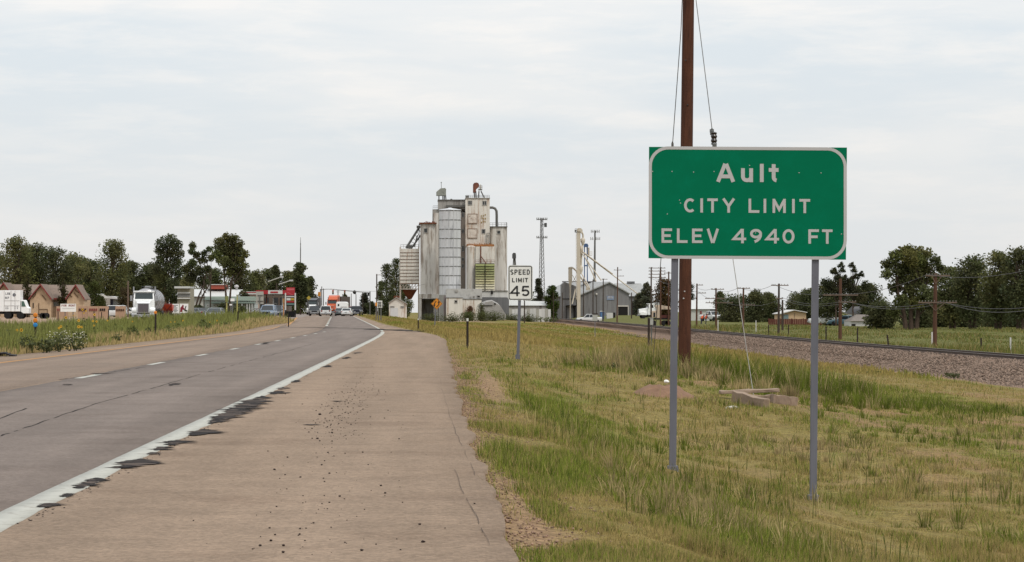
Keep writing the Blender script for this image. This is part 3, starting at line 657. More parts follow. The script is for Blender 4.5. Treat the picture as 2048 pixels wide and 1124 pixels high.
# far field between shoulder and railway
X, Y = scatter_view(40000, 120, 560, lambda y: edgeR(y) + bend(y) + .3, lambda y: np.minimum(22.6 + 3.2 * sstep(y, 120, 300), .1 * y + 12), -1.2)
c = landcol(X, Y) * g.uniform(.7, 1.3, (len(X), 1))
blades('field_grass', X, Y, g.uniform(.08, .22, len(X)) * (1 + .8 * sstep(fbm(X * .2, Y * .04, 23), .5, .65)), .02 + .0003 * Y, c, .4, 14, 'dry tan grass on the field between the road and the railway')
# ------------------------------------------------------------------ near signs, pole and posts
m_green = mat('sign_green', S(0, 122, 86, .66), .6, vary=.05, scale=2, stain=S(0, 132, 98, .66), stain_amt=.5, stain_scale=2, spec=.05)
m_refl = paint('sign_silver', S(206, 202, 200, .66), .5, vary=.04)
m_galv = mat('galvanised_steel', S(132, 132, 142, .62), .5, metal=.35, vary=.12, scale=12, streak=True, stain=S(104, 104, 112, .6), stain_amt=.5)
m_galv2 = mat('sign_back', S(120, 122, 120), .6, metal=.3)
m_wood = mat('pole_wood', S(94, 56, 38, .62), .9, vary=.35, scale=14, streak=True, bump=.5, bscale=30, stain=S(58, 30, 22, .6), stain_amt=.7, stain_scale=3)
m_black = paint('black_paint', S(26, 26, 26, .6), .5)
m_signwhite = paint('sign_white', S(228, 226, 220, .92), .5)
m_cable = mat('steel_cable', S(120, 116, 110), .5, metal=.5)
def sp(px, py, y=0): q = at(px, py, YS); return (q.x - base.x, y, q.z - base.z)
m_wo = paint('warning_orange', S(240, 150, 24, .68), .45)
m_post = mat('rusty_post', S(58, 46, 40), .8, vary=.2, scale=12)
# ------------------------------------------------------------------ trees
m_leaf = mat('leaf_dark', (0, 0, 0), .8, attr='Col', vary=.2, scale=.6, spec=.1, trans=.4)
m_bark = mat('bark', S(92, 76, 64), .95, vary=.25, scale=3)
def tree(px, Y, ytop, wpx, label, seed, shape='round', cb=.25, n=2600, ls=.34, col=(64, 66, 40), group=None, bpx=None, name='tree', lean=0, ybase=None, clumps=None, dens=1., trunks=1):
    rr = np.random.default_rng(seed); b = gnd(px, Y); K = Y / F
    Hh = at(px, ytop, Y).z - b.z; Wd = wpx * K / 2
    t = thing(name, label, 'tree', b, group=group)
    C = []
    if clumps:
        for cx, cy, r in clumps: C.append((( cx - px) * K, rr.uniform(-.5, .5) * Wd * .6, at(px, cy, Y).z - b.z, r * K))
    else:
        nc = int({'round': 16, 'tall': 14, 'spread': 20, 'thin': 14}[shape] * max(.8, min(1.7, Hh / max(.1, 2 * Wd)))) + 6
        for i in range(nc):
            u = cb + (1 - cb) * (i + rr.random()) / nc
            v = (u - cb) / (1 - cb)
            rad_ = {'round': math.sin(pi * min(.97, .12 + .80 * v)) ** .6, 'tall': (math.sin(pi * min(.96, .16 + .78 * v)) ** .7) , 'spread': min(1, .5 + 1.3 * v) * math.sqrt(max(0.02, 1 - max(0, (v - .45) / .58) ** 2)), 'thin': .9 - .6 * abs(v - .5)}[shape]
            cr = Wd * rr.uniform(.34, .56) * (1.15 - .4 * v)
            a = rr.uniform(0, 2 * pi); d = max(0, Wd * rad_ - cr) * math.sqrt(rr.uniform(.25, 1))
            C.append((d * cos(a), d * sin(a), min(Hh * u, Hh - cr * 1.02), cr))
        C.append((0, 0, Hh - Wd * .28, Wd * .28))
    V = []; 
    tot = sum(c[3] ** 2 for c in C); N = int(n * 3.0 * dens); ls *= .62
    cols = []
    for cx, cy, cz, cr in C:
        m = max(8, int(N * cr * cr / tot))
        d = rr.normal(size=(m, 3)); d /= np.linalg.norm(d, axis=1)[:, None]
        r_ = cr * (.2 + .92 * rr.random(m) ** .6); 
        # break the ball: sub-lobes
        lob = 1 + .6 * (fbm(d[:, 0] * 2.3 + cx, d[:, 2] * 2.3 + cz + d[:, 1] * 1.7, seed) - .5) * 2
        P = np.array([cx, cy, cz]) + d * (r_ * lob)[:, None] * np.array([1, 1, .92])
        u = rr.normal(size=(m, 3)) ; u[:, 2] *= .7; u /= np.linalg.norm(u, axis=1)[:, None]
        w = np.cross(u, rr.normal(size=(m, 3))); w /= np.linalg.norm(w, axis=1)[:, None]
        l = (ls * rr.uniform(.5, 1.25, m))[:, None]
        V.append(np.stack([P - u * l, P + w * l * .6, P + u * l, P - w * l * .6], 1))
        base = np.array(S(*col)) * rr.uniform(.72, 1.28) * np.array([rr.uniform(.9, 1.12), 1, rr.uniform(.8, 1.1)])
        cols.append(np.repeat((base[None] * rr.uniform(.65, 1.4, (m, 1)))[:, None], 4, 1))
    V = np.concatenate(V).reshape(-1, 3); cc = np.concatenate(cols).reshape(-1, 3)
    me = np_mesh('crown', V, np.arange(len(V)).reshape(-1, 4), cc); me.materials.append(m_leaf); link('crown', me, t)
    mb = MB(); tr = max(.12, Wd * .07)
    for q in range(trunks):
        ox = (q - (trunks - 1) / 2) * tr * 2.2
        top = (lean * Hh * .3 + ox * 2.5, 0, Hh * max(.45, cb + .2))
        mb.tube([(ox, 0, -.6), (ox * 1.1, 0, Hh * .08), (ox * 1.5 + lean * Hh * .12, .1, Hh * .28), top], [tr * 1.25, tr, tr * .8, tr * .42], 8)
        for c in C[q::trunks]:
            z0 = min(c[2] * .6, Hh * .5); f = z0 / top[2]
            st = (ox + (top[0] - ox) * f, 0, z0)
            mb.tube([st, ((st[0] + c[0]) / 2, (st[1] + c[1]) / 2, (z0 + c[2]) * .5 + .1), c[:3]], [tr * .42, tr * .28, tr * .1], 5, cap=False)
    mb.build('trunk', m_bark, t, smooth=True)
    return t
# ------------------------------------------------------------------ grain elevator
DK = (112, 112, 82)
class Site:
    def __init__(s, px0, Y, dy=0):
        s.Y = Y; s.b = gnd(px0, Y); s.K = Y / F
    def x(s, px): return at(px, 624, s.Y).x - s.b.x
    def z(s, py): return at(1024, py, s.Y).z - s.b.z
    def p(s, px, py, y=0): return Vector((s.x(px), y, s.z(py)))
    def box(s, mb, x0, x1, y0, y1, pt, pb, mi=0):
        return mb.box(s.x(x0), s.x(x1), y0, y1, s.z(pb) if pb is not None else -.8, s.z(pt), mi)
RUST = S(150, 92, 60)
m_con1 = mat('elevator_concrete', S(211, 206, 199, .86), .95, vary=.1, scale=.5, streak=True, stain=S(140, 122, 106, .7), stain_amt=.8, stain_scale=.9, stain_lo=.46, stain_hi=.64, bump=.2, bscale=2)
m_con2 = mat('elevator_cream', S(217, 210, 200, .86), .95, vary=.12, scale=.6, streak=True, stain=S(168, 128, 98, .75), stain_amt=.8, stain_scale=.9, stain_lo=.48, stain_hi=.66)
m_cong = mat('elevator_grey', S(168, 164, 158, 0.8), .95, vary=.12, scale=.5, streak=True, stain=S(124, 116, 110), stain_amt=.7, stain_scale=.6)
m_white1 = mat('weathered_white', S(224, 218, 208, 0.8), .8, vary=.08, scale=.8, streak=True, stain=S(164, 128, 100, .75), stain_amt=.75, stain_scale=1.1, stain_lo=.5, stain_hi=.66)
m_bin = mat('bin_steel', S(212, 212, 213, .86), .45, metal=.3, vary=.12, scale=.7, streak=True, stain=S(150, 150, 156), stain_amt=.6, stain_scale=.6)
m_rust = mat('rust', S(138, 78, 52), .9, vary=.3, scale=2, stain=S(80, 52, 42), stain_amt=.6)
m_dark = mat('dark_opening', S(44, 40, 38), .9); m_glass = paint('window_dark', S(58, 60, 62), .2)
m_steelg = mat('steel_grey', S(128, 126, 122), .6, metal=.3, vary=.15, scale=3); m_louv = mat('louvre_green', S(150, 152, 112), .8, vary=.2, scale=.8, stain=S(206, 200, 180), stain_amt=.8, stain_scale=.5)
m_corr = mat('shed_grey', S(142, 140, 140, 0.72), .7, metal=.15, vary=.14, scale=.9, streak=True, stain=S(112, 108, 108), stain_amt=.6, stain_scale=.8)
m_corrd = mat('shed_dark_grey', S(116, 116, 118, 0.72), .7, metal=.15, vary=.12, scale=.9, streak=True); m_corrw = mat('corrugated_white', S(206, 204, 200, 0.8), .7, vary=.08, scale=1, streak=True)
def corrug(m, period, amt):
    """vertical sheet ribs: a bump that follows object x (and y)"""
    t = m.node_tree; b = t.nodes['Principled BSDF']; tc = t.nodes.new('ShaderNodeTexCoord'); sp = t.nodes.new('ShaderNodeSeparateXYZ'); t.links.new(tc.outputs['Object'], sp.inputs[0])
    ad = t.nodes.new('ShaderNodeMath'); ad.operation = 'ADD'; t.links.new(sp.outputs[0], ad.inputs[0]); t.links.new(sp.outputs[1], ad.inputs[1])
    ml = t.nodes.new('ShaderNodeMath'); ml.operation = 'MULTIPLY'; t.links.new(ad.outputs[0], ml.inputs[0]); ml.inputs[1].default_value = 1 / period
    fl = t.nodes.new('ShaderNodeMath'); fl.operation = 'FLOOR'; t.links.new(ml.outputs[0], fl.inputs[0])
    wn_ = t.nodes.new('ShaderNodeTexWhiteNoise'); wn_.noise_dimensions = '1D'; t.links.new(fl.outputs[0], wn_.inputs['W'])
    r = t.nodes.new('ShaderNodeMapRange'); t.links.new(wn_.outputs['Value'], r.inputs[0]); r.inputs[3].default_value = 1 - amt; r.inputs[4].default_value = 1 + amt
    src = b.inputs['Base Color'].links[0].from_socket
    x = t.nodes.new('ShaderNodeMix'); x.data_type = 'RGBA'; x.blend_type = 'MULTIPLY'; x.inputs['Factor'].default_value = 1
    t.links.new(src, x.inputs['A']); t.links.new(r.outputs[0], x.inputs['B']); t.links.new(x.outputs['Result'], b.inputs['Base Color'])
for m, p_, a_ in ((m_corr, .75, .1), (m_corrd, .5, .08), (m_corrw, .4, .06)): corrug(m, p_, a_)
E = Site(925, 700)
def opening(t, s, x0, x1, y0, y1, yf, name='window', fr=m_cong, gl=m_glass, mull=False):
    """recessed looking window: proud frame with a dark pane set back"""
    w = .16; a, b, c, d = s.x(x0), s.x(x1), s.z(y1), s.z(y0); mb = MB()
    mb.box(a, a + w, yf - .12, yf - .003, c, d).box(b - w, b, yf - .12, yf - .003, c, d).box(a + w, b - w, yf - .12, yf - .003, d - w, d).box(a + w, b - w, yf - .12, yf - .003, c, c + w)
    if mull: mb.box((a + b) / 2 - .06, (a + b) / 2 + .06, yf - .1, yf - .003, c + w, d - w)
    f = mb.build(name, fr, t)
    MB().box(a + w * .9, b - w * .9, yf - .05, yf - .002, c + w * .9, d - w * .9).build('pane', gl, f); return f
def railing(mb, s, x0, x1, py, h, y, n):
    z = s.z(py)
    for zz in (h, h * .55): mb.bar((s.x(x0), y, z + zz), (s.x(x1), y, z + zz), .07, .07)
    for i in range(n + 1): xx = s.x(x0) + (s.x(x1) - s.x(x0)) * i / n; mb.bar((xx, y, z), (xx, y, z + h), .06, .06)
t = thing('grain_elevator', 'tall weathered cream concrete grain elevator with a red spout head on top', 'grain elevator', E.b)
# left silo tower with rounded front corners
def rounded(mb, s, x0, x1, y0, y1, pt, pb, r):
    a, b = s.x(x0), s.x(x1); P = []
    for cx, cy, an in ((b - r, y0 + r, -90), (b - r, y1 - r, 0), (a + r, y1 - r, 90), (a + r, y0 + r, 180)): P += arc(cx, cy, r, r, an, an + 90, 5)
    return mb.prism(P, s.z(pb) if pb else -.8, s.z(pt), axis='z')
f = rounded(MB(), E, 840.5, 872, 1, 12, 447.5, 590, 1.6).build('silo_tower', m_con1, t, smooth=True)
mb = MB(); E.box(mb, 838, 843.6, .6, 11, 590, None); E.box(mb, 878, 896, .6, 11, 590, None); E.box(mb, 838, 896, .5, 11, 588, 597); E.box(mb, 843.6, 878, 9, 10.9, 597.2, None); mb.build('drive_through', m_con1, t)
mb = MB(); E.box(mb, 838, 873, .4, 12, 445, 447.3); 
for i in range(7): E.box(mb, 848 + i * 3.2, 850 + i * 3.2, 2, 5, 444 - (i * 7 % 4) * .7, 445.2)
mb.build('roof_deck', m_rust, t)
opening(t, E, 847, 855.5, 456, 466, 1); 
mb = MB(); E.box(mb, 865, 880, 6, 14, 417, None); mb.build('rear_silo', m_cong, t)
mb = MB(); E.box(mb, 867, 877, 3, 6, 425, None); E.box(mb, 870.5, 873, 2.2, 3, 450, 588); mb.build('rear_tower', m_con1, t)
mb = MB(); E.box(mb, 876, 932, 5.5, 16, 399, 417); mb.build('gallery', m_cong, t); mb = MB(); E.box(mb, 875.4, 932, 5.2, 16.3, 397.4, 399); mb.build('gallery_roof', m_steelg, t)
mb = MB(); E.box(mb, 892, 931, 4.6, 5.4, 409, 413); mb.build('conveyor', m_steelg, t)
mb = MB(); E.box(mb, 866, 932, 9, 15, 417.5, None); mb.build('back_silo', m_cong, t)
mb = MB(); E.box(mb, 921, 932, 4, 9, 424, None); mb.build('link_tower', mat('link_brown', S(158, 146, 136, 0.8), .95, vary=.15, scale=.6, streak=True, stain=S(110, 92, 84), stain_amt=.7), t)
for a, b in ((424, 434), (457, 466), (490, 503), (514, 522), (527, 536)): opening(t, E, 923.5, 929, a, b, 4)
f = MB(); E.box(f, 931, 979.5, 0, 11, 396.5, 493); f.build('headhouse', m_con2, t)
mb = MB(); E.box(mb, 930.4, 980, -.25, 11.2, 395.4, 397); mb.build('headhouse_coping', m_cong, t)
for q in ((935.5, 944.5, 401, 410.5), (964.5, 973.5, 401.5, 411)): opening(t, E, *q, 0, mull=True)
opening(t, E, 963, 971, 458, 467.5, 0)
m_pan = mat('bricked_panel', S(208, 196, 184, .86), .95, vary=.2, scale=.8, stain=S(160, 112, 84), stain_amt=.8, stain_scale=.9)
for q in ((936, 954, 428, 446.5), (935.5, 954, 457.5, 476)):
    mb = MB(); E.box(mb, *q[:2], -.14, -.003, q[2] + .6, q[3] - .6); pn = mb.build('blocked_window', m_pan, t)
    mb = MB(); x0, x1, y0, y1 = q
    for a in ((x0 - .6, x1 + .6, y0 - .6, y0 + .5), (x0 - .6, x1 + .6, y1 - .5, y1 + .6), (x0 - .6, x0 + .4, y0 + .6, y1 - .6), (x1 - .4, x1 + .6, y0 + .6, y1 - .6)): E.box(mb, a[0], a[1], -.2, -.002, a[2], a[3])
    mb.build('rust_edge', mat('rust_pale', S(170, 142, 124), .9), pn)
rr = random.Random(8)
for i in range(9):
    x = 962.5 + (i % 3) * 3.8 + rr.uniform(-.6, .6); y = 429 + (i // 3) * 6.6 + rr.uniform(-1.5, 1.5)
    mb = MB(); E.box(mb, x, x + 1.7, -.1, -.003, y, y + 3.2); mb.build('spalled_patch', mat('ochre_patch', S(178, 150, 92), .95), t)
mb = MB(); E.box(mb, 933, 988, -1.2, -.05, 489, 493); 
for i in range(16): E.box(mb, 934 + i * 3.4, 935.5 + i * 3.4, -1.1, -.9, 488 - (i * 5 % 3), 489.2)
mb.build('rusty_ledge', mat('rust_ochre', S(178, 120, 74), .9, vary=.3, scale=1.2), t)
mb = MB(); E.box(mb, 973, 980, -.6, -.3, 466, 467); E.box(mb, 973, 974, -.6, -.3, 467, 489); E.box(mb, 979, 980, -.6, -.3, 467, 489); mb.build('ladder_cage', m_steelg, t)
f = rounded(MB(), E, 980, 1015, 2.5, 14, 453.5, None, 1.0).build('silo_tower', m_con1, t, smooth=True)
opening(t, E, 994, 1002, 460, 468, 2.5)
mb = MB(); E.box(mb, 979.6, 1015.5, 2.2, 14.2, 452, 453.6); railing(mb, E, 980, 1014.8, 452, .9, 2.4, 6); mb.bar(E.p(1013, 452, 2.5), E.p(1013, 444, 2.5), .15, .15); mb.build('tower_rail', m_steelg, t)
mb = MB(); mb.tube([E.p(979, 414, 4), E.p(986, 414, 4), E.p(991, 416, 4), E.p(993.8, 421, 4), E.p(994.2, 430, 4), E.p(994.2, 453, 4)], .33, 10); mb.build('spout_pipe', m_steelg, t, smooth=True)
# white annex bins below the headhouse
mb = MB(); E.box(mb, 950.5, 989.5, -2.2, -.003, 493.5, None); mb.build('annex_wall', m_white1, t)
mb = MB(); mb.lathe([(E.K * 9.2, -.8), (E.K * 9.2, E.z(493.5)), (E.K * 5, E.z(491.5))], 20, c=(E.x(941.5), -1.3, 0)); mb.build('annex_bin', m_white1, t, smooth=True)
mb = MB(); E.box(mb, 960.2, 962.2, -2.4, -2.21, 493, 527); mb.bar(E.p(961, 512, -2.6), E.p(972, 528, -3.2), .2, .2); railing(mb, E, 950, 989, 527.5, .9, -3.6, 5); mb.build('spout', m_rust, t)
rr = random.Random(3)
for i in range(11):
    c = [S(146, 150, 100, .75), S(152, 154, 108, .75), S(168, 166, 122, .78), S(196, 188, 148, .8), S(212, 204, 176, .84), S(220, 212, 194, .86)][min(5, i // 2)]
    mb = MB(); y = 528.3 + i * 5.0; mb.add([E.p(950.5, y, -3.45), E.p(988.5, y, -3.45), E.p(988.5, y + 4.5, -3.85), E.p(950.5, y + 4.5, -3.85), E.p(950.5, y, -3.2), E.p(988.5, y, -3.2), E.p(988.5, y + 4.5, -3.3), E.p(950.5, y + 4.5, -3.3)], [(0, 3, 2, 1), (4, 5, 6, 7), (0, 1, 5, 4), (1, 2, 6, 5), (2, 3, 7, 6), (3, 0, 4, 7)])
    mb.build('louvre_slat', mat('louvre_%d' % min(5, i // 2), c, .85, vary=.2, scale=1, stain=S(146, 104, 70), stain_amt=.6, stain_scale=1.2, stain_lo=.56), t)
mb = MB(); E.box(mb, 951, 988, -3.2, -2.25, 527, 583); mb.build('louvre_back', m_steelg, t); mb = MB(); E.box(mb, 969, 970.3, -4.05, -3.9, 527, 583); mb.build('louvre_post', m_dark, t)
# top equipment
mb = MB(); 
for x in (878, 886, 889, 892.5): mb.bar(E.p(x, 399, 8), E.p(x - (1.5 if x > 891 else 0), 384, 8), .28, .28)
mb.build('hood_frame', m_steelg, t)
mb = MB(); mb.prism([(E.x(a), E.z(b)) for a, b in ((872.6, 389), (872.6, 382), (881, 374.6), (890, 373.8), (892.4, 376), (892.4, 389))], 6.5, 9.5); mb.build('head_hood', mat('hood_grey', S(168, 170, 160), .7, vary=.2, scale=1.4, stain=S(90, 92, 84), stain_amt=.9, stain_scale=1), t)
mb = MB(); mb.bar(E.p(883, 375, 8), E.p(882.6, 361, 8), .12, .12); mb.bar(E.p(881.5, 362.5, 8), E.p(884, 362.5, 8), .15, .1); mb.build('antenna', m_steelg, t)
mb = MB(); E.box(mb, 901, 905, 7, 8, 395.5, 398); mb.build('roof_vent', m_steelg, t)
mb = MB()
for x0, x1 in ((950, 948.6), (953, 952), (957.5, 958.5), (970, 962.5)): mb.bar(E.p(x0, 396, 4), E.p(x1, 381, 4), .3, .3)
mb.build('leg_frame', m_steelg, t)
mb = MB(); mb.prism([(E.x(a), E.z(b)) for a, b in ((946.5, 384), (946.5, 368), (948.5, 365), (953, 364), (957, 365.2), (958.6, 368.5), (958.6, 372), (953, 377), (951.5, 384))], 2.5, 5.2); mb.build('spout_head', mat('head_red', S(140, 88, 70), .85, vary=.25, scale=1.4, stain=S(92, 60, 52), stain_amt=.6), t)
mb = MB(); E.box(mb, 957, 965, 2.6, 5, 377.5, 379.2); railing(mb, E, 957, 965, 377.5, .9, 2.7, 3); mb.build('platform', m_steelg, t); mb = MB(); E.box(mb, 959.6, 963.6, 3.2, 4.6, 370.6, 377.2); E.box(mb, 960.6, 963, 3.3, 4.2, 367.8, 370.5); mb.build('motor_box', m_white1, t)
mb = MB(); railing(mb, E, 931, 979, 396, .7, .3, 10); E.box(mb, 931, 938, 1, 2, 391, 396); mb.build('roof_rail', m_steelg, t)
mb = MB(); railing(mb, E, 866, 878, 417, .9, 5.8, 3); mb.build('roof_rail', m_steelg, t)
# steel bin in front
B = Site(900, 692); t = thing('steel_grain_bin', 'tall ribbed grey steel bin standing against the concrete elevator', 'grain bin', B.b)
R = 21.6 * B.K
edges = [420.5, 439, 457.6, 476, 494.6, 513, 531.6, 550, 568.6, 590]
for i, (a, b) in enumerate(zip(edges, edges[1:])):
    mb = MB(); n = 36; q = R * (1 + .0 * i)
    mb.lathe([(q - .1, B.z(b)), (q, B.z(b) + .02), (q, B.z(a) - .12), (q + .1, B.z(a) - .1), (q + .1, B.z(a) - .01), (q - .1, B.z(a))], n); mb.build('bin_ring', m_bin, t, smooth=True)
    MB().lathe([(q + .02, B.z(a) - .27), (q + .09, B.z(a) - .25), (q + .09, B.z(a) - .13), (q + .02, B.z(a) - .11)], n).build('ring_joint', m_steelg, t, smooth=True)
MB().lathe([(R - .1, -.8), (R, B.z(590) - .05)], 32).build('bin_base', m_cong, t, smooth=True)
MB().lathe([(R + .2, 0), (R + .1, .12), (.5, .5), (.4, .6)], 30, c=(0, 0, B.z(420.4))).build('bin_roof', m_bin, t, smooth=True)
mb = MB(); [mb.bar((R * cos(rad(a)), R * sin(rad(a)) - .08, B.z(590)), (R * cos(rad(a)), R * sin(rad(a)) - .08, B.z(420.5)), .12, .08) for a in (-140, -118, -96, -70, -50)]; mb.build('stiffener', m_bin, t)
# dryer
Dr = Site(819, 704); t = thing('grain_dryer', 'white banded grain dryer raised on steel legs left of the elevator', 'grain dryer', Dr.b)
b = [497, 505.5, 512, 519, 525.5, 532.5, 540, 546.5, 553, 560, 567]
for p0, p1 in zip(b, b[1:]):
    mb = MB(); Dr.box(mb, 800.5, 837.5, 0, 5, p0 + .5, p1 - .8); Dr.box(mb, 801, 837, .25, 4.8, p1 - .8, p1 + .5); o = mb.build('dryer_band', m_white1, t)
    mb = MB(); Dr.box(mb, 800.4, 837.6, -.12, .24, p1 - .75, p1 + .1); mb.build('band_joint', mat('rust_pale', S(170, 142, 124), .9), t)
mb = MB()
for x in (800.5, 837.3): mb.bar(Dr.p(x, 640, .3), Dr.p(x, 494, .3), .35, .3); mb.bar(Dr.p(x, 640, 4.5), Dr.p(x, 567, 4.5), .3, .3)
mb.build('leg_frame', mat('frame_white', S(196, 184, 172, 0.8), .8, stain=RUST, stain_amt=.6), t)
mb = MB(); Dr.box(mb, 800.6, 837.2, .1, .4, 566.8, 568.6); Dr.box(mb, 800.6, 837.2, .1, .4, 577, 579)
for i in range(6): a = 801 + i * 6; mb.bar(Dr.p(a, 577, .2), Dr.p(a + 6, 568.5, .25), .14, .14); mb.bar(Dr.p(a, 568.5, .3), Dr.p(a, 577, .3), .12, .12)
mb.build('truss', mat('frame_white', (0, 0, 0)), t)
mb = MB(); mb.loft([[Dr.p(804, 579.2, .6), Dr.p(834, 579.2, .6), Dr.p(834, 579.2, 4.4), Dr.p(804, 579.2, 4.4)], [Dr.p(815, 598, 2), Dr.p(823, 598, 2), Dr.p(823, 598, 3), Dr.p(815, 598, 3)]]); mb.build('hopper', m_rust, t)
mb = MB(); railing(mb, Dr, 801, 837, 497, 1, .2, 6); mb.build('roof_rail', m_steelg, t)
mb = MB()
for q in (((812, 496), (838, 455), .3), ((822, 497), (843, 468), .22), ((835, 470), (828, 494), .18)): mb.tube([Dr.p(*q[0], 2.2), Dr.p(*q[1], 2.2)], q[2], 8)
for i in range(7):
    f_ = i / 6; a = Dr.p(812 + 26 * f_, 496 - 41 * f_, 1.9); c = Dr.p(822 + 18 * f_, 497 - 33 * f_, 1.9); mb.bar(a, c, .12, .12)
mb.bar(Dr.p(838, 448, 2), Dr.p(838, 497, 2), .2, .2); Dr.box(mb, 833, 842, 1.4, 3, 451, 456); Dr.box(mb, 815, 824, 1.2, 3, 490, 496.5)
mb.build('conveyor', m_steelg, t)
# front sheds
A = Site(925, 682)
t = thing('white_shed', 'flat topped whitewashed shed with peeling walls in front of the elevator', 'shed', A.b)
mb = MB(); A.box(mb, 892, 964, 0, 6, 577.5, 597.6); mb.build('upper_wall', mat('shed_grey_white', S(190, 188, 184, 0.8), .9, vary=.1, scale=1, stain=S(150, 146, 142), stain_amt=.7, stain_scale=.9), t)
mb = MB(); A.box(mb, 892.4, 925, -1.2, 5.8, 596, None); mb.build('lower_wall', m_white1, t); mb = MB(); A.box(mb, 925.2, 963, -.5, 5.8, 599, None); mb.build('lower_wall', m_white1, t)
mb = MB(); A.box(mb, 891.6, 925.6, -1.35, 0, 595, 595.9); A.box(mb, 925.7, 963.4, -.65, 0, 597.8, 598.9); mb.build('lean_to_roof', m_steelg, t)
opening(t, A, 908.5, 915, 600, 606.5, -1.2, gl=m_dark); opening(t, A, 953.5, 961, 590.5, 596, -.003, gl=m_dark); opening(t, A, 939, 943, 593, 596, -.003, gl=m_dark); opening(t, A, 946, 949.5, 592, 595.6, -.003, gl=m_dark)
mb = MB(); mb.lathe([(.4, 0), (.42, -.15), (.2, -.2)], 12, axis='y', c=A.p(913, 582, -.003)); mb.build('vent', m_cong, t)
mb = MB(); A.box(mb, 887.5, 892, -.2, 4, 592.5, None); mb.build('side_door', mat('door_mauve', S(140, 128, 128), .8), t)
A2 = Site(988, 690); t = thing('grey_shed', 'low corrugated shed with white upper and dark grey lower wall beside the elevator', 'shed', A2.b)
mb = MB(); A2.box(mb, 964, 1016, .5, 7, 582, 594.5); mb.build('upper_wall', m_corrw, t); mb = MB(); A2.box(mb, 960, 1018, 0, 7.2, 595, None); mb.build('lower_wall', m_corrd, t)
mb = MB(); A2.box(mb, 963.6, 1016.4, .2, 7.3, 581, 581.9); mb.build('roof', m_steelg, t); mb = MB(); mb.lathe([(.25, 0), (.3, .4), (.15, .8), (.05, 1.1)], 8, c=A2.p(984, 588, .3)); mb.build('vent', m_dark, t)
A3 = Site(985, 670); t = thing('tarped_heap', 'sagging grey sheeted lean-to before the dark grey shed', 'lean-to', A3.b)
mb = MB(); mb.loft([[A3.p(a, b, 0) for a, b in ((960.5, 640), (960.5, 615), (972, 604), (984, 602), (1000, 611), (1012, 629), (1012, 640))], [A3.p(a, b, 4) for a, b in ((960.5, 640), (960.5, 606), (972, 601), (984, 599.5), (996, 606), (1008, 626), (1008, 640))]]); mb.build('sheet_roof', mat('tarp_grey', S(170, 166, 162, 0.72), .85, vary=.15, scale=.7, stain=S(140, 134, 128), stain_amt=.7), t)
mb = MB(); A3.box(mb, 960, 985, -.25, 0, 610.3, 611.4); A3.box(mb, 988.5, 991.5, -.3, 0, 606, 609); mb.build('sheet_edge', m_dark, t)
tree(940, 660, 611, 26, 'rust brown bush against the wall of the white shed', 301, 'round', .02, 700, .2, (120, 86, 62), 'bushes by the elevator')
tree(962, 655, 606, 24, 'green bush climbing the corner of the white shed', 302, 'round', .02, 600, .2, (104, 106, 76), 'bushes by the elevator')
for i, (px, yt, w) in enumerate(((866, 625, 60), (905, 625, 66), (936, 621, 48), (962, 619, 58), (990, 622, 64), (1022, 626, 56), (1056, 627, 56))):
    tree(px, 640, yt, w, ('low green weedy bush at the foot of the drive-through', 'low weedy bush below the whitewashed shed', 'low bush under the rust brown bush', 'low bush before the left end of the grey lean-to', 'low bush before the right end of the grey lean-to', 'low bush left of the speed limit post', 'low bush right of the speed limit post')[i], 310 + i, 'round', .02, 700, .2, (104, 110, 70), 'bushes by the elevator')
Cc = Site(797, 640); t = thing('small_white_house', 'small white gabled house with a wide white door below the dryer', 'house', Cc.b)
mb = MB(); mb.prism([(Cc.x(a), Cc.z(b)) for a, b in ((778, 640), (778, 606), (793, 596), (813, 608), (813, 640))], 0, 7); mb.build('wall', m_white1, t)
mb = MB(); mb.prism([(Cc.x(a), Cc.z(b)) for a, b in ((776.5, 607), (793, 595.6), (815, 609), (815, 607.5), (793, 594), (776.5, 605.5))], -.4, 7.3); mb.build('roof', m_cong, t)
mb = MB(); Cc.box(mb, 781, 796, -.12, -.003, 616, None); mb.build('garage_door', paint('door_white', S(238, 238, 236), .5), t); opening(t, Cc, 780, 789, 612, 615.6, 0, gl=m_dark); opening(t, Cc, 801, 809, 612, 616, 0, gl=m_dark)
mb = MB(); [mb.bar(Cc.p(788 + i * 2, 596.5, 1), Cc.p(788 + i * 2, 592 - i % 2, 1), .15, .15) for i in range(6)]; mb.bar(Cc.p(787, 593.5, 1), Cc.p(799, 593.5, 1), .1, .1); mb.build('roof_rail', m_rust, t)
# ------------------------------------------------------------------ towers
def lattice(px, Y, pts, label):
    s = Site(px, Y); t = thing('lattice_tower', label, 'radio tower', s.b); mb = MB(); N = len(pts)
    for i in range(N - 1):
        (y0, w0), (y1, w1) = pts[i], pts[i + 1]; n = max(1, int((y0 - y1) / 8))
        for j in range(n):
            f0, f1 = j / n, (j + 1) / n; za, zb = y0 + (y1 - y0) * f0, y0 + (y1 - y0) * f1; wa, wb = (w0 + (w1 - w0) * f0) / 2, (w0 + (w1 - w0) * f1) / 2
            L = [s.p(px - wa, za, 0), s.p(px + wa, za, 0), s.p(px, za, wa * s.K * 1.7)]; U = [s.p(px - wb, zb, 0), s.p(px + wb, zb, 0), s.p(px, zb, wb * s.K * 1.7)]
            for q in range(3): mb.bar(L[q], U[q], .16, .16); mb.bar(L[q], U[(q + 1) % 3], .09, .09); mb.bar(U[q], U[(q + 1) % 3], .09, .09)
    mb.build('lattice_frame', m_steelg, t); return s, t
s, t = lattice(1083.5, 760, [(640, 15), (560, 10.5), (475, 6), (437, 4.5)], 'tall grey lattice tower with antennas and a dish box, right of the speed limit sign')
mb = MB(); 
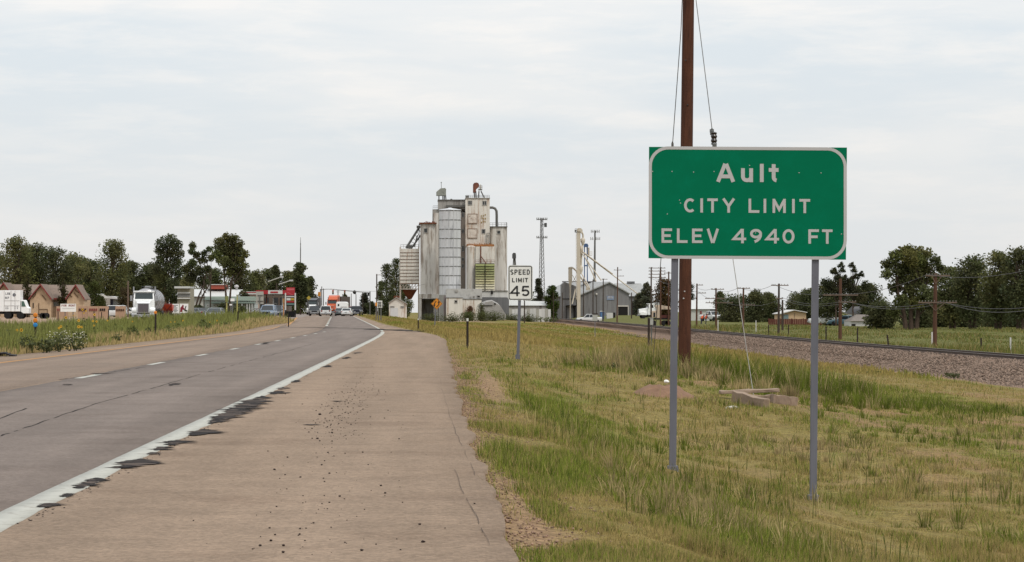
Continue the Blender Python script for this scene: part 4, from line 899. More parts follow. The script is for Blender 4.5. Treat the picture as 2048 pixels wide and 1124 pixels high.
for py, w in ((438.5, 10), (475, 10)):
    s.box(mb, 1083.5 - w, 1083.5 + w, -1.2, 1.4, py, py + .8)
    for i in range(7): x = 1083.5 - w + i * w / 3; mb.bar(s.p(x, py + 2, -1.2), s.p(x, py - 3, -1.2), .22, .15)
mb.build('antenna_ring', m_steelg, t); mb = MB(); s.box(mb, 1088.5, 1093.5, -1, .5, 446, 454); s.box(mb, 1085, 1088.6, -.3, .2, 449, 450); mb.build('dish_box', mat('box_dark', S(92, 92, 92), .6), t)
s = Site(1190, 790); t = thing('monopole_mast', 'slim grey cell mast with two rings of antennas behind the grain shed', 'radio mast', s.b)
MB().tube([s.p(1188.5, 640), s.p(1190, 461)], [.45, .22], 10).build('mast', m_steelg, t)
for py, w in ((463, 8), (477.5, 9)):
    mb = MB(); s.box(mb, 1190.5 - w, 1190.5 + w, -.1, .1, py, py + .9)
    for i in range(6): x = 1190.5 - w + i * w * .4; s.box(mb, x - .6, x + .6, -.3, -.1, py - 3.5, py + 2.5)
    mb.build('antenna_ring', mat('antenna_pale', S(170, 168, 164), .6), t)
s = Site(600.5, 900); t = thing('radio_mast', 'thin tall radio mast rising above the town trees', 'radio mast', s.b); MB().tube([s.p(600, 625), s.p(601, 500), s.p(601, 475)], [.2, .16, .05], 6).build('mast', m_steelg, t); mb = MB(); s.box(mb, 600.2, 601.8, -.2, .2, 487, 490); mb.build('beacon', m_steelg, t)
s = Site(1030, 800); t = thing('elevator_leg_head', 'grey bucket elevator head on a braced frame peeking over the speed limit sign', 'grain leg', s.b)
mb = MB(); [mb.bar(s.p(a, 640, 0), s.p(b, 515, 0), .3, .3) for a, b in ((1018, 1027.5), (1041, 1030), (1029, 1029))]; [mb.bar(s.p(1029 - q * .09, 515 + q, 0), s.p(1029 + q * .11, 515 + q + 6, 0), .16, .16) for q in range(8, 110, 9)]; mb.build('leg_frame', m_steelg, t)
mb = MB(); mb.prism([(s.x(a), s.z(b)) for a, b in ((1024.5, 517), (1024.5, 508), (1027, 505.5), (1031, 506), (1032, 510), (1032, 517))], -.8, .8); mb.build('head_box', mat('box_dark', (0, 0, 0)), t)
# ------------------------------------------------------------------ grey grain shed with its legs
G = Site(1200, 750); dx, dy_ = -math.sin(rad(24)), math.cos(rad(24))
t = thing('grain_shed', 'large grey corrugated grain shed with an open dark doorway and a small blue sign', 'shed', G.b)
def ext(poly, y0, L): return [[Vector((G.x(a), y0, G.z(b))) for a, b in poly], [Vector((G.x(a) + dx * L, y0 + dy_ * L, G.z(b))) for a, b in poly]]
gp = ((1158, 660), (1158, 592.3), (1219, 566), (1258, 587.6), (1258, 660))
MB().loft(ext(gp, 0, 26)).build('wall', m_corr, t)
rp = ((1155, 593.4), (1219, 565.6), (1260.5, 588.8), (1260.5, 586.8), (1219, 563.2), (1155, 591.4))
MB().loft(ext(rp, -.5, 27)).build('roof', mat('roof_pale', S(176, 176, 174, 0.72), .6, metal=.2, vary=.08, scale=.5, stain=S(150, 148, 146), stain_amt=.6), t)
mb = MB(); G.box(mb, 1236, 1255.8, -.06, -.003, 613, None); dd = mb.build('doorway', m_dark, t)
mb = MB(); G.box(mb, 1234.8, 1236, -.2, -.002, 611, None); G.box(mb, 1255.8, 1257, -.2, -.002, 611, None); G.box(mb, 1236, 1255.8, -.2, -.002, 611, 613); mb.build('door_frame', m_white1, t)
mb = MB(); G.box(mb, 1213.6, 1228, -.15, -.003, 592, 599.8); sg = mb.build('sign_board', paint('sign_bluegrey', S(150, 166, 196), .5), t)
mb = MB(); G.box(mb, 1214.5, 1227, -.19, -.16, 595.4, 596.2); G.box(mb, 1216, 1225, -.19, -.16, 593.2, 594); mb.build('sign_band', m_white1, sg)
mb = MB(); mb.lathe([(.25, 0), (.25, -.4), (.1, -.45)], 8, axis='y', c=G.p(1193, 588, -.003)); mb.build('wall_lamp', m_white1, t)
mb = MB(); mb.prism([(G.x(a), G.z(b)) for a, b in ((1123, 660), (1123, 569), (1128, 564), (1147, 571), (1151, 573), (1151, 660))], -3, 6); mb.build('annex', m_corr, t)
mb = MB(); G.box(mb, 1122.6, 1151.4, -3.2, -3.003, 597, 598); G.box(mb, 1131, 1132, -3.25, -3.003, 612, None); G.box(mb, 1131, 1152, -4.6, -3.01, 610.5, 612); G.box(mb, 1146, 1150.5, -3.2, -3.002, 612, None); mb.build('annex_trim', m_dark, t)
mb = MB(); G.box(mb, 1128, 1196, 9, 11, 561.5, 563.4); mb.build('ridge_vent', m_corrd, t)
G2 = Site(1270, 765); t = thing('grain_shed', 'second grey shed with a pale roof behind the right end of the grain shed', 'shed', G2.b)
mb = MB(); G2.box(mb, 1240, 1292, 0, 14, 592, None); mb.build('wall', m_corr, t)
mb = MB(); mb.add([G2.p(1232, 566, 7), G2.p(1286, 566, 7), G2.p(1296, 592.4, -.6), G2.p(1238, 592.4, -.6), G2.p(1232, 592, 15), G2.p(1286, 592, 15)], [(0, 1, 2, 3), (0, 4, 5, 1), (0, 3, 4), (1, 5, 2), (3, 2, 5, 4)]); mb.build('roof', mat('roof_pale', (0, 0, 0)), t)
mb = MB(); G2.box(mb, 1257.5, 1273, 6.6, 7.4, 562.2, 566.5); mb.build('ridge_vent', m_corrd, t); mb = MB(); G2.box(mb, 1263, 1274, -.1, -.003, 602, None); mb.build('doorway', m_dark, t)
m_beige = mat('leg_beige', S(214, 202, 184, .78), .7, vary=.1, scale=.7, streak=True, stain=S(180, 150, 118), stain_amt=.6); m_lblue = paint('leg_blue', S(74, 104, 148), .5)
G3 = Site(1157, 742); t = thing('bucket_elevator', 'tall beige bucket elevator leg with spouts running down to the shed roofs', 'grain leg', G3.b)
mb = MB(); G3.box(mb, 1154.2, 1161, 0, 1.0, 462, None); mb.build('casing', m_beige, t)
mb = MB(); mb.prism([(G3.x(a), G3.z(b)) for a, b in ((1153.5, 463), (1153.5, 459), (1156, 456.2), (1162, 456.2), (1165, 459.5), (1165, 466), (1161, 466), (1161, 463))], -.2, 1.2); mb.build('leg_head', m_beige, t)
mb = MB(); G3.box(mb, 1150, 1154, -.5, 1.2, 464, 464.8); railing(mb, G3, 1150, 1154, 464, .9, -.5, 2); G3.box(mb, 1149.6, 1152, 0, .8, 459.5, 463.4); mb.build('platform', m_steelg, t)
mb = MB(); mb.tube([G3.p(1164, 464, .5), G3.p(1166.5, 470, .5), G3.p(1166, 484, .5), G3.p(1163.5, 500, .5), G3.p(1162, 538, .5)], .26, 8); mb.build('down_pipe', m_beige, t, smooth=True)
mb = MB(); [MB().lathe(pr, 10, c=G3.p(*q)).build('distributor', m_beige, t, smooth=True) for pr, q in (([(.3, -.8), (.6, .2), (.6, .8), (.25, 1.2)], (1166, 484, .5)), ([(.25, -1), (.5, 0), (.5, .8), (.2, 1.2)], (1163, 500, .3)), ([(.25, -1), (.5, 0), (.5, .8), (.2, 1.2)], (1162, 540, .3)))]
mb = MB()
for q in (((1163, 505), (1202, 561)), ((1166, 505), (1278, 590)), ((1165, 503), (1225, 548)), ((1169, 512), (1192, 563)), ((1162, 545), (1179, 576)), ((1151, 578), (1144, 608))): mb.tube([G3.p(*q[0], 0), G3.p(*q[1], -1)], .15, 7)
mb.build('spout', m_beige, t)
mb = MB(); [mb.bar(G3.p(1153, y, -.1), G3.p(1152, y, -.1), .5, .5) for y in range(470, 600, 6)]; mb.bar(G3.p(1152.4, 464, -.1), G3.p(1152.4, 600, -.1), .12, .12); mb.build('ladder', m_beige, t)
G4 = Site(1142, 745); t = thing('bucket_elevator', 'short beige cyclone and leg at the left end of the grain shed', 'grain leg', G4.b)
mb = MB(); G4.box(mb, 1137, 1144.6, 0, 1, 536, 560); mb.loft([[G4.p(1137, 560, 0), G4.p(1144.6, 560, 0), G4.p(1144.6, 560, 1), G4.p(1137, 560, 1)], [G4.p(1139.5, 575, .3), G4.p(1142, 575, .3), G4.p(1142, 575, .7), G4.p(1139.5, 575, .7)]]); G4.box(mb, 1139.6, 1142, .3, .7, 575, None); mb.build('casing', m_beige, t)
mb = MB(); mb.prism([(G4.x(a), G4.z(b)) for a, b in ((1136.6, 537), (1137.5, 534), (1144, 533.4), (1150, 537), (1148.5, 539), (1144, 537))], -.1, 1.1); mb.build('leg_head', m_beige, t)
mb = MB(); mb.tube([G4.p(1147, 536.5, .5), G4.p(1152, 541, .3), G4.p(1176, 576, -1)], .22, 8); mb.bar(G4.p(1145, 566, 0), G4.p(1153, 550, 0), .15, .15); mb.bar(G4.p(1145, 550, 0), G4.p(1153, 566, 0), .15, .15); G4.box(mb, 1172, 1179.5, -1.6, -.2, 575, 580.5); mb.build('spout', m_beige, t)
G5 = Site(1172, 770); t = thing('bucket_elevator', 'slender blue bucket elevator leg beside the beige one', 'grain leg', G5.b)
mb = MB(); [mb.bar(G5.p(x, 640, 0), G5.p(x, 490, 0), .26, .26) for x in (1169, 1174.6)]; mb.bar(G5.p(1177, 640, .5), G5.p(1174, 492, .5), .2, .2); mb.build('casing', m_lblue, t)
mb = MB(); mb.prism([(G5.x(a), G5.z(b)) for a, b in ((1167.4, 494), (1168, 488.4), (1171, 486.8), (1175, 487.4), (1177, 492), (1175.6, 494))], -.6, .7); G5.box(mb, 1168, 1175.8, -.4, .5, 530, 532.5); mb.build('leg_head', m_lblue, t)
mb = MB(); G5.box(mb, 1175.6, 1179, .2, 1.2, 495, 510); G5.box(mb, 1176, 1184, -.4, 1, 510.2, 511); railing(mb, G5, 1179.4, 1184, 510, 1, -.4, 2); mb.build('service_platform', m_beige, t)
# ------------------------------------------------------------------ utility poles
m_pole = mat('pole_brown', S(106, 74, 57), .9, vary=.25, scale=3, streak=True); m_poled = mat('pole_dark', S(84, 72, 62), .9, vary=.25, scale=3, streak=True)
m_arm = mat('crossarm_grey', S(132, 112, 98), .9, vary=.2, scale=3); m_ins = paint('insulator_glass', S(140, 134, 124), .25)
def pole(px, Y, pt, arms, label, m=m_pole, w=.24, lean=0, name='utility_pole', group='utility poles along the railway', brace=False, xf=None):
    s = Site(px, Y); t = thing(name, label, 'utility pole', s.b, group=group)
    top = s.p(px + lean, pt); MB().tube([(0, 0, -.6), top], [w * .62, w * .45], 9).build('pole', m, t, smooth=True)
    for py, x0, x1 in arms:
        f = (s.z(py)) / max(top.z, .1); a = s.p(x0, py + .6 * 0, -w * .5); b = s.p(x1, py, -w * .5)
        ar = MB().bar(a, b, .10, .09).build('crossarm', m_arm, t)
        n = max(2, int((x1 - x0) / 6)); mb = MB()
        for i in range(n + 1):
            if n > 3 and i == n // 2: continue
            q = a.lerp(b, (i + .3) / (n + .6)); mb.lathe([(.02, .05), (.032, .08), (.03, .14), (.01, .17)], 6, c=q)
        mb.build('insulator', m_ins, ar)['kind'] = 'stuff'
        if brace:
            c = top * f; mb = MB(); [mb.bar(Vector((c.x, -w * .62, c.z - .62)), c.lerp(e, .45) + Vector((0, -w * .62, 0)), .05, .04) for e in (a, b)]; mb.build('brace', m_arm, t)
    return t
pole(1869, 213, 546, ((551, 1851, 1899), (605, 1836, 1913)), 'brown pole with two crossarms and braces before the big dark tree', brace=True, lean=2, w=.3)
pole(1680, 261, 557, ((590, 1646, 1716), (604, 1676, 1712)), 'reddish pole with a long crossarm just right of the right sign post', lean=1, w=.3)
pole(1557, 307, 567, ((570.5, 1542, 1577), (597, 1552, 1566)), 'dark pole with one crossarm on the left end of the brown fence', m_poled, lean=1)
pole(1565, 330, 600, (), 'short dark pole just right of the pole by the brown fence', m_poled, lean=0)
pole(1486, 342, 575, ((576.5, 1473, 1500), (610, 1478, 1510)), 'reddish pole with a leaning look between two dark trees', lean=1)
pole(1432, 374, 576, ((578.5, 1422, 1448), (597, 1410, 1450), (605.5, 1411, 1466)), 'brown pole with three crossarms left of the broad dark tree')
pole(1393, 400, 567, ((570, 1392, 1406), (586, 1393, 1412)), 'brown pole just right of the tall brown pole, arms on one side', lean=1)
pole(1337, 450, 543, ((546, 1328, 1346), (560, 1330, 1343)), 'reddish pole rising behind the crane truck', lean=.5)
pole(1302, 440, 534, ((536, 1297, 1331), (542, 1297, 1331), (548.5, 1297, 1331), (555, 1297, 1331)), 'left pole of the double pole carrying four long crossarms', m_poled, lean=.6)
pole(1321, 440, 534, (), 'right pole of the double pole carrying four long crossarms', lean=.3)
pole(1234, 560, 534, ((540, 1227.5, 1243.5), (552, 1234, 1248)), 'brown pole with two crossarms in front of the shed doorway', m_pole, lean=1.4)
pole(1206, 600, 557, ((558.5, 1203, 1215),), 'thin dark pole in front of the middle of the grain shed', m_poled, lean=.6)
pole(1186, 620, 559, (), 'thin dark pole in front of the left slope of the grain shed', m_poled)
pole(1167, 640, 557, (), 'dark pole in front of the left eave of the grain shed', m_poled)
pole(1263, 600, 585, (), 'dark pole at the right corner of the grain shed', m_poled)
pole(1124.5, 660, 585, (), 'short dark pole at the left corner of the grain shed', m_poled)
pole(1193, 600, 592, (), 'thin yard lamp pole before the grain shed', m_poled, w=.16)
pole(1107, 600, 585, (), 'thin dark pole in front of the bright green tree', m_poled, w=.18)
pole(1049, 560, 592, (), 'short dark pole right of the speed limit sign post', m_poled)
pole(753.5, 640, 548, ((550, 752, 765),), 'dark pole left of the dark trees by the grain dryer', m_poled, w=.3)
pole(643.5, 690, 573, (), 'left dark pole of the pair behind the orange truck', m_poled, w=.22, group='poles in town')
pole(647, 720, 577, (), 'right dark pole of the pair behind the orange truck', m_poled, w=.22, group='poles in town')
pole(676, 900, 581, ((584, 672, 680),), 'pole above the white camper trailer', m_poled, w=.28, group='poles in town')
pole(685, 1000, 588, (), 'far thin pole right of the camper trailer', m_poled, w=.24, group='poles in town')
pole(702.5, 1000, 587, (), 'far thin pole left of the tall street lamp', m_poled, w=.24, group='poles in town')
pole(725.5, 820, 584, (), 'thin pole left of the pole with the right signal', m_poled, w=.2, group='poles in town')
pole(408, 440, 560, (), 'thin dark pole before the white metal building, left one', m_poled, w=.16, group='poles in town')
pole(421, 440, 563, (), 'thin dark pole before the white metal building, right one', m_poled, w=.2, group='poles in town')
pole(256, 430, 562, (), 'weathered pale pole left of the tanker cab', m_arm, w=.24, group='poles in town')
m_wire = mat('wire_grey', S(84, 82, 80), .6)
def wire(pts, label, sag=.5, r=.02):
    P = []
    for a, b in zip(pts, pts[1:]):
        for i in range(8): f = i / 8; q = a.lerp(b, f); q.z -= sag * 4 * f * (1 - f); P.append(q)
    P.append(pts[-1]); o = P[0].copy(); ob = MB().tube([p - o for p in P], r, 4).build('wire', m_wire, loc=o); tag(ob, label, 'wire', 'wires along the railway')
PW = [(1302, 440), (1393, 400), (1432, 374), (1486, 342), (1557, 307), (1680, 261), (1869, 213), (2120, 170)]
for off, ys_, lb in (((-14), (556, 570, 579, 577, 571, 590, 551, 530), 'upper telegraph wire running along the railway poles'), (10, (556, 586, 597, 610, 597, 604, 605, 606), 'lower telegraph wire running along the railway poles')):
    wire([at(px + off * (213 / Y), py - 2, Y) for (px, Y), py in zip(PW, ys_)], lb)
wire([at(660, 577, 720), at(760, 582, 640), at(850, 568, 690)], 'thin wire crossing the sky above the road in town', .3, .03)
wire([at(2048 + 60, 610, 165), at(1869 + 22, 605, 213), at(1680 + 18, 604, 261), at(1557, 597, 307)], 'third telegraph wire in front of the right hand trees', .6, .02)
# ------------------------------------------------------------------ traffic signals, lamps and signs in town
m_yell = paint('signal_yellow', S(150, 120, 50), .5); m_red = paint('signal_red', S(190, 60, 48), .5)
def signal(px, Y, py, col, label, t=None):
    s = Site(px, Y); mb = MB(); K = s.K; z = s.z(py)
    mb.box(-.32, .32, -.2, .2, z - 1.1, z + 1.1); b = mb.build('signal_housing', m_dark if col != 'y' else m_yell, None, loc=None)
    return b
s = Site(752 - 10, 800); t = thing('traffic_signal', 'far signal pole with a mast arm reaching over the road from the right', 'traffic light', s.b)
mb = MB(); mb.tube([s.p(740, 640), s.p(740, 583)], [.2, .15], 8); mb.tube([s.p(740, 586), s.p(732, 585), s.p(666, 579.5)], [.13, .1, .07], 7); mb.build('mast', m_steelg, t)
for x, y in ((666, 584.5), (689.5, 584.5)):
    mb = MB(); s.box(mb, x - 1.6, x + 1.6, -.5, -.1, y - 4.4, y + 4.4); h = mb.build('signal_head', mat('signal_back', S(150, 96, 80), .7), t)
    for i, c in enumerate((m_red, m_yell, m_dark)): MB().lathe([(.22, 0), (.22, -.15), (.1, -.18)], 8, axis='y', c=s.p(x, y - 2.8 + 2.8 * i, -.51)).build('lens', c, h)
mb = MB(); s.box(mb, 735, 738.6, -.4, .4, 585, 592); mb.build('signal_head', m_dark, t)
s = Site(640, 705); t = thing('traffic_signal', 'signal mast arm reaching right over the road above the orange truck', 'traffic light', s.b)
mb = MB(); mb.tube([s.p(640, 640), s.p(641, 578)], [.17, .13], 8); mb.tube([s.p(641, 580), s.p(650, 578.5), s.p(663, 578.2)], [.1, .08, .06], 7); mb.build('mast', m_steelg, t); mb = MB(); mb.lathe([(.5, -.1), (.6, 0), (.2, .25)], 10, c=s.p(663, 578.5)); mb.build('lamp_head', m_refl, t)
s = Site(711.5, 850); t = thing('street_lamp', 'tall street lamp with a round head right of the camper trailer', 'street lamp', s.b)
MB().tube([s.p(712, 630), s.p(712, 590), s.p(711, 586), s.p(709.5, 584.4)], [.16, .12, .1, .08], 7).build('pole', m_steelg, t); MB().lathe([(.2, -.6), (.55, -.2), (.5, .3), (.15, .6)], 10, c=s.p(709, 584.4)).build('lamp_head', m_dark, t)
for px, Y, pts, lb in ((552, 560, ((552, 640), (553, 566), (536, 563.5), (565, 554)), 'street lamp with a slanted pale arm, left of the pair before the station canopy'), (573, 540, ((555.6, 640), (555.6, 574), (557, 569), (584, 561)), 'street lamp with a slanted pale arm, right of the pair before the station canopy')):
    s = Site(px, Y); t = thing('street_lamp', lb, 'street lamp', s.b, group='street lamps by the fuel station')
    MB().tube([s.p(*pts[0]), s.p(*pts[1])], [.14, .1], 8).build('pole', m_poled, t)
    MB().tube([s.p(*pts[2]), s.p(pts[3][0] - 4, pts[3][1] + .6), s.p(*pts[3])], [.11, .10, .08], 7).build('arm', mat('lamp_pale', S(206, 202, 190), .5), t)
    q = s.p(*pts[3]); MB().box(q.x - .55, q.x + .2, -.25, .25, q.z - .16, q.z + .14).build('lamp_head', m_refl, t)
def board(px0, px1, py0, py1, Y, label, m, name='road_sign', cat='road sign', posts=1, pb=640, pm=None, back=None, extra=None, group=None, th=.05):
    s = Site((px0 + px1) / 2, Y); t = thing(name, label, cat, s.b, group=group)
    mb = MB(); s.box(mb, px0, px1, 0, th, py0, py1); mb.build('sign_panel', m, t)
    mb = MB(); w = .045 + .00004 * Y
    for i in range(posts):
        x = s.x(px0 + (px1 - px0) * ((i + .5) / posts if posts > 1 else .5)); mb.box(x - w, x + w, th + .003, th + .003 + 2 * w, -.6, s.z(py0) - .05)
    mb.build('post', pm or m_steelg, t)
    if extra: extra(s, t)
    return t
m_sgnb = mat('sign_aluminium', S(196, 192, 180), .6, vary=.06)
def ex(s, t):
    mb = MB(); s.box(mb, 515, 526.4, -.09, -.003, 601.6, 602.6); s.box(mb, 515, 526.4, -.09, -.003, 590, 591); s.box(mb, 519, 520.4, -.16, -.095, 590, 640); mb.build('back_brace', m_steelg, t)
board(512.4, 527, 583, 608, 330, 'grey back of a tall rectangular road sign before the fuel station', m_sgnb, extra=ex)
def ex(s, t):
    mb = MB()
    for i, (a, b, c, d) in enumerate(((755.5, 763, 603.4, 605), (756, 762.5, 606.2, 607.6), (756, 759, 609, 613.5), (760, 762.8, 609, 613.5))): s.box(mb, a, b, -.06, -.003, c, d)
    mb.build('lettering', m_steelg, t)
board(754.3, 764.4, 601.3, 615.3, 300, 'white speed sign facing us beside the road in town, on two posts', m_signwhite, posts=2, extra=ex)
board(750.5, 754, 605, 612, 320, 'small orange sign half hidden behind the far white speed sign', m_wo)
board(565.4, 569.2, 597, 606, 330, 'small brown orange sign on a post left of the price sign', mat('sign_ochre', S(186, 138, 84), .7), pm=mat('sign_ochre_post', S(214, 152, 92), .7))
board(450.5, 456.5, 592, 604, 300, 'yellow green marker plate on a thick post right of the pale sedan', mat('marker_lime', S(150, 152, 88), .7), name='marker_sign', pm=mat('post_yellow', S(206, 196, 120), .7))
board(472.6, 475.8, 589.5, 592, 300, 'thin yellow green post with a small cap right of the lime marker plate', mat('marker_lime', (0, 0, 0)), name='marker_sign', pm=mat('post_yellow', (0, 0, 0)))
board(461, 469, 597, 602.5, 360, 'small white sign before the green roofed building', m_signwhite); board(459, 464, 608, 611, 330, 'tiny white sign on a post left of the yellow posts', m_signwhite)
def ex(s, t):
    q = s.p(617.5, 596, -.02); hw = 4.6 * s.K; MB().prism([(q.x - hw, q.z), (q.x, q.z - hw), (q.x + hw, q.z), (q.x, q.z + hw)], -.06, 0.04).build('sign_panel', mat('sign_yellow', S(200, 176, 70), .6), t)
s = Site(617.5, 560); t = thing('warning_sign', 'yellow diamond sign in front of the dark trees at the roadside', 'road sign', s.b); ex(s, t); mb = MB(); s.box(mb, 617, 618, .06, .16, 600, None); mb.build('post', m_steelg, t)
board(636, 641.5, 584, 592.5, 600, 'orange station sign hanging by the roadside trees', mat('sign_orange2', S(226, 150, 50), .6))
# ------------------------------------------------------------------ fuel station
m_stred = paint('station_red', S(190, 32, 44), .5); m_stwh = paint('station_white', S(236, 232, 226), .5)
Gs = Site(525, 500)
t = thing('fuel_station_canopy', 'red and white fuel station canopy on posts behind the road sign back', 'canopy', Gs.b)
def canopy(a, b, m, nm): mb = MB(); Gs.box(mb, a, b, 0, 9, 580.6, 588.2); return mb.build(nm, m, t)
canopy(511.5, 536, m_stred, 'fascia_red'); canopy(536.02, 565, m_stwh, 'fascia_white'); canopy(565.02, 574, m_stred, 'fascia_red')
mb = MB(); Gs.box(mb, 541, 556, -.08, -.003, 583, 586); mb.build('fascia_stripe', m_stred, t); mb = MB(); Gs.box(mb, 511.7, 573.8, .2, 8.8, 588.25, 590); mb.build('soffit', mat('soffit_grey', S(120, 108, 100), .8), t)
for x in (530, 543.5, 562): mb = MB(); Gs.box(mb, x, x + 2, 3, 3.5, 590.1, None); mb.build('column', m_stwh if x > 540 else m_rust, t)
s2 = Site(535, 525); t2 = thing('station_shop', 'dark fronted fuel station shop under the red canopy', 'shop', s2.b); mb = MB(); s2.box(mb, 508, 575, 4, 16, 588, None); mb.build('wall', mat('shop_wall', S(112, 96, 84), .8, vary=.2), t2)
for x in (514, 527, 546, 558): mb = MB(); s2.box(mb, x, x + 8, 3.9, 3.997, 595, 618); mb.build('window', m_glass, t2)
for x in (534, 549): 
    s3 = Site(x, 498); t3 = thing('fuel_pump', 'dark fuel pump standing under the %s part of the canopy' % ('red' if x < 540 else 'white'), 'fuel pump', s3.b); mb = MB(); s3.box(mb, x - 3, x + 3, 3, 3.6, 606, None); mb.build('pump_body', m_steelg, t3); mb = MB(); s3.box(mb, x - 2, x + 2, 2.9, 2.997, 608, 613); mb.build('screen', m_dark, t3)
Gp = Site(581, 420); t = thing('price_sign', 'tall red fuel price sign between two white posts at the roadside', 'price sign', Gp.b)
mb = MB(); Gp.box(mb, 572.3, 589.5, 0, .4, 575, 590.5); mb.build('top_panel', m_stred, t)
PX = lambda px, py, y: (Gp.x(px), y, Gp.z(-py)); mb = MB(); stroke(mb, [(575, -585), (586, -590)], 1, -.01, PX); mb.quad(*[PX(a, -b, -.006) for a, b in ((574, 577), (588, 577), (588, 580.5), (574, 580.5))]); mb.build('emblem', mat('emblem_pink', S(222, 110, 116), .6), t)
for nm, q, c in (('brand_strip', (572.5, 589, 592, 594.5), m_refl), ('price_panel', (573, 581, 596.2, 600.8), m_stwh), ('price_panel', (581.3, 588.6, 596.2, 600.8), mat('price_amber', S(204, 168, 60), .6)), ('price_panel', (573, 588.6, 602, 605), mat('price_red', S(190, 60, 58), .6)), ('price_panel', (573, 588.6, 606.5, 610), mat('price_green', S(110, 140, 132), .6))):
    mb = MB(); Gp.box(mb, q[0], q[1], -.02, .3, q[2], q[3]); mb.build(nm, c, t)
mb = MB(); Gp.box(mb, 571.8, 590, .04, .28, 590.6, 612); mb.build('frame', m_dark, t)
for x in (569.8, 589.2): mb = MB(); Gp.box(mb, x, x + 2.4, -.1, .5, 586, 620); mb.build('post', m_stwh, t); mb = MB(); Gp.box(mb, x, x + 2.4, -.1, .5, 620.1, None); mb.build('post_base', mat('planter_maroon', (0, 0, 0)), t)
mb = MB(); Gp.box(mb, 573, 588.5, -.4, .9, 622.5, None); mb.build('base_planter', mat('planter_maroon', S(92, 42, 42), .8), t)
s = Site(542, 620); t = thing('cream_house', 'cream walled building behind the red canopy', 'house', s.b); mb = MB(); mb.prism([(s.x(a), s.z(b)) for a, b in ((494, 640), (494, 574), (500, 569), (530, 569), (524, 578), (524, 640))], 0, 8); mb.build('wall', mat('cream_wall', S(222, 214, 200), .9, vary=.06), t); mb = MB(); s.box(mb, 493, 531, -.2, 8.2, 567.6, 568.9); mb.build('roof', m_refl, t)
# low red/white station wing
s = Site(497, 470); t = thing('station_wing', 'low wing with red and white bands left of the road sign back', 'building', s.b)
mb = MB(); s.box(mb, 483, 514, 0, 8, 589, None); mb.build('wall', mat('wing_tan', S(206, 176, 156), .9), t); 
for a, b, m in ((584.2, 586, m_stred), (586.05, 588.9, m_stwh), (583, 584.15, m_stwh)): mb = MB(); s.box(mb, 482, 514, -.3, 8, a, b); mb.build('fascia', m, t)
# ------------------------------------------------------------------ white metal building, green roofed building
m_mroof = mat('metal_roof', S(214, 214, 210, 0.72), .5, metal=.1, vary=.05, scale=.4, streak=True)
s = Site(430, 500); t = thing('metal_building', 'long building with a pale metal roof and red sign box on top', 'building', s.b)
mb = MB(); mb.add([s.p(352, 577.5, 9), s.p(484, 578.5, 9), s.p(490, 593, -.4), s.p(350, 593, -.4), s.p(350, 593.5, 18), s.p(488, 593.5, 18)], [(0, 1, 2, 3), (0, 4, 5, 1), (0, 3, 4), (1, 5, 2), (3, 2, 5, 4)]); mb.build('roof', m_mroof, t)
mb = MB(); s.box(mb, 354, 486, .3, 17, 593.6, None); mb.build('wall', mat('pale_wall', S(198, 196, 188, 0.72), .9, vary=.05), t)
mb = MB(); s.box(mb, 415, 447, 6, 11, 569.4, 577.8); mb.build('sign_box', mat('brick_red', S(182, 92, 74), .8), t); mb = MB(); s.box(mb, 408, 447, 5.8, 6.2, 568, 569.3); s.box(mb, 408, 414.8, 6.3, 11, 569.4, 577); s.box(mb, 440, 445, 7, 9, 566.4, 567.95); mb.build('parapet', m_stwh, t)
mb = MB(); mb.lathe([(.2, 0), (.2, .35), (.42, .4), (.36, .65), (.1, .8)], 10, c=s.p(466.5, 577.5, 8.6)); mb.build('roof_vent', m_refl, t)
s = Site(462, 455); t = thing('green_roof_building', 'low white building with a faded green roof and white porch posts', 'building', s.b)
mb = MB(); mb.add([s.p(408, 592.6, 5), s.p(507, 592.6, 5), s.p(513, 602, -.6), s.p(404, 600, -.6), s.p(404, 601, 11), s.p(512, 601, 11)], [(0, 1, 2, 3), (0, 4, 5, 1), (0, 3, 4), (1, 5, 2), (3, 2, 5, 4)]); mb.build('roof', mat('roof_green', S(128, 140, 124), .8, vary=.12, scale=.6), t)
mb = MB(); s.box(mb, 407, 509, 0, 9, 602.2, None); mb.build('wall', mat('wall_pale_green', S(196, 202, 196, 0.72), .9, vary=.06), t)
mb = MB(); s.box(mb, 424, 511, -2.2, -.1, 603.5, 606.8); mb.build('porch_roof', mat('porch_green', S(150, 166, 156), .8), t)
for x in (485, 495, 500, 505): mb = MB(); s.box(mb, x, x + 1.5, -2.1, -1.8, 607, None); mb.build('porch_post', m_stwh, t)
for x in (413, 425.5, 432, 488): opening(t, s, x, x + 5.5, 608, 614, 0, fr=m_stwh)
s = Site(367, 425); t = thing('cream_shop', 'small cream shop with a grey slatted front above the two painted boards', 'shop', s.b)
mb = MB(); s.box(mb, 355, 380.5, 0, 7, 577, None); mb.build('wall', mat('shop_cream', S(178, 170, 148, .62), .9, vary=.1), t)
mb = MB(); s.box(mb, 349.5, 381, -.9, 7.2, 573, 576.9); mb.build('roof_edge', m_mroof, t); mb = MB(); s.box(mb, 355.2, 380.4, -.1, -.003, 587.5, 594); mb.build('slat_band', mat('slat_grey', S(160, 158, 154), .8), t); mb = MB(); s.box(mb, 355, 380.5, -.4, -.003, 595.6, 598); s.box(mb, 355, 380.5, -.4, -.003, 584.8, 587); mb.build('trim', m_stwh, t)
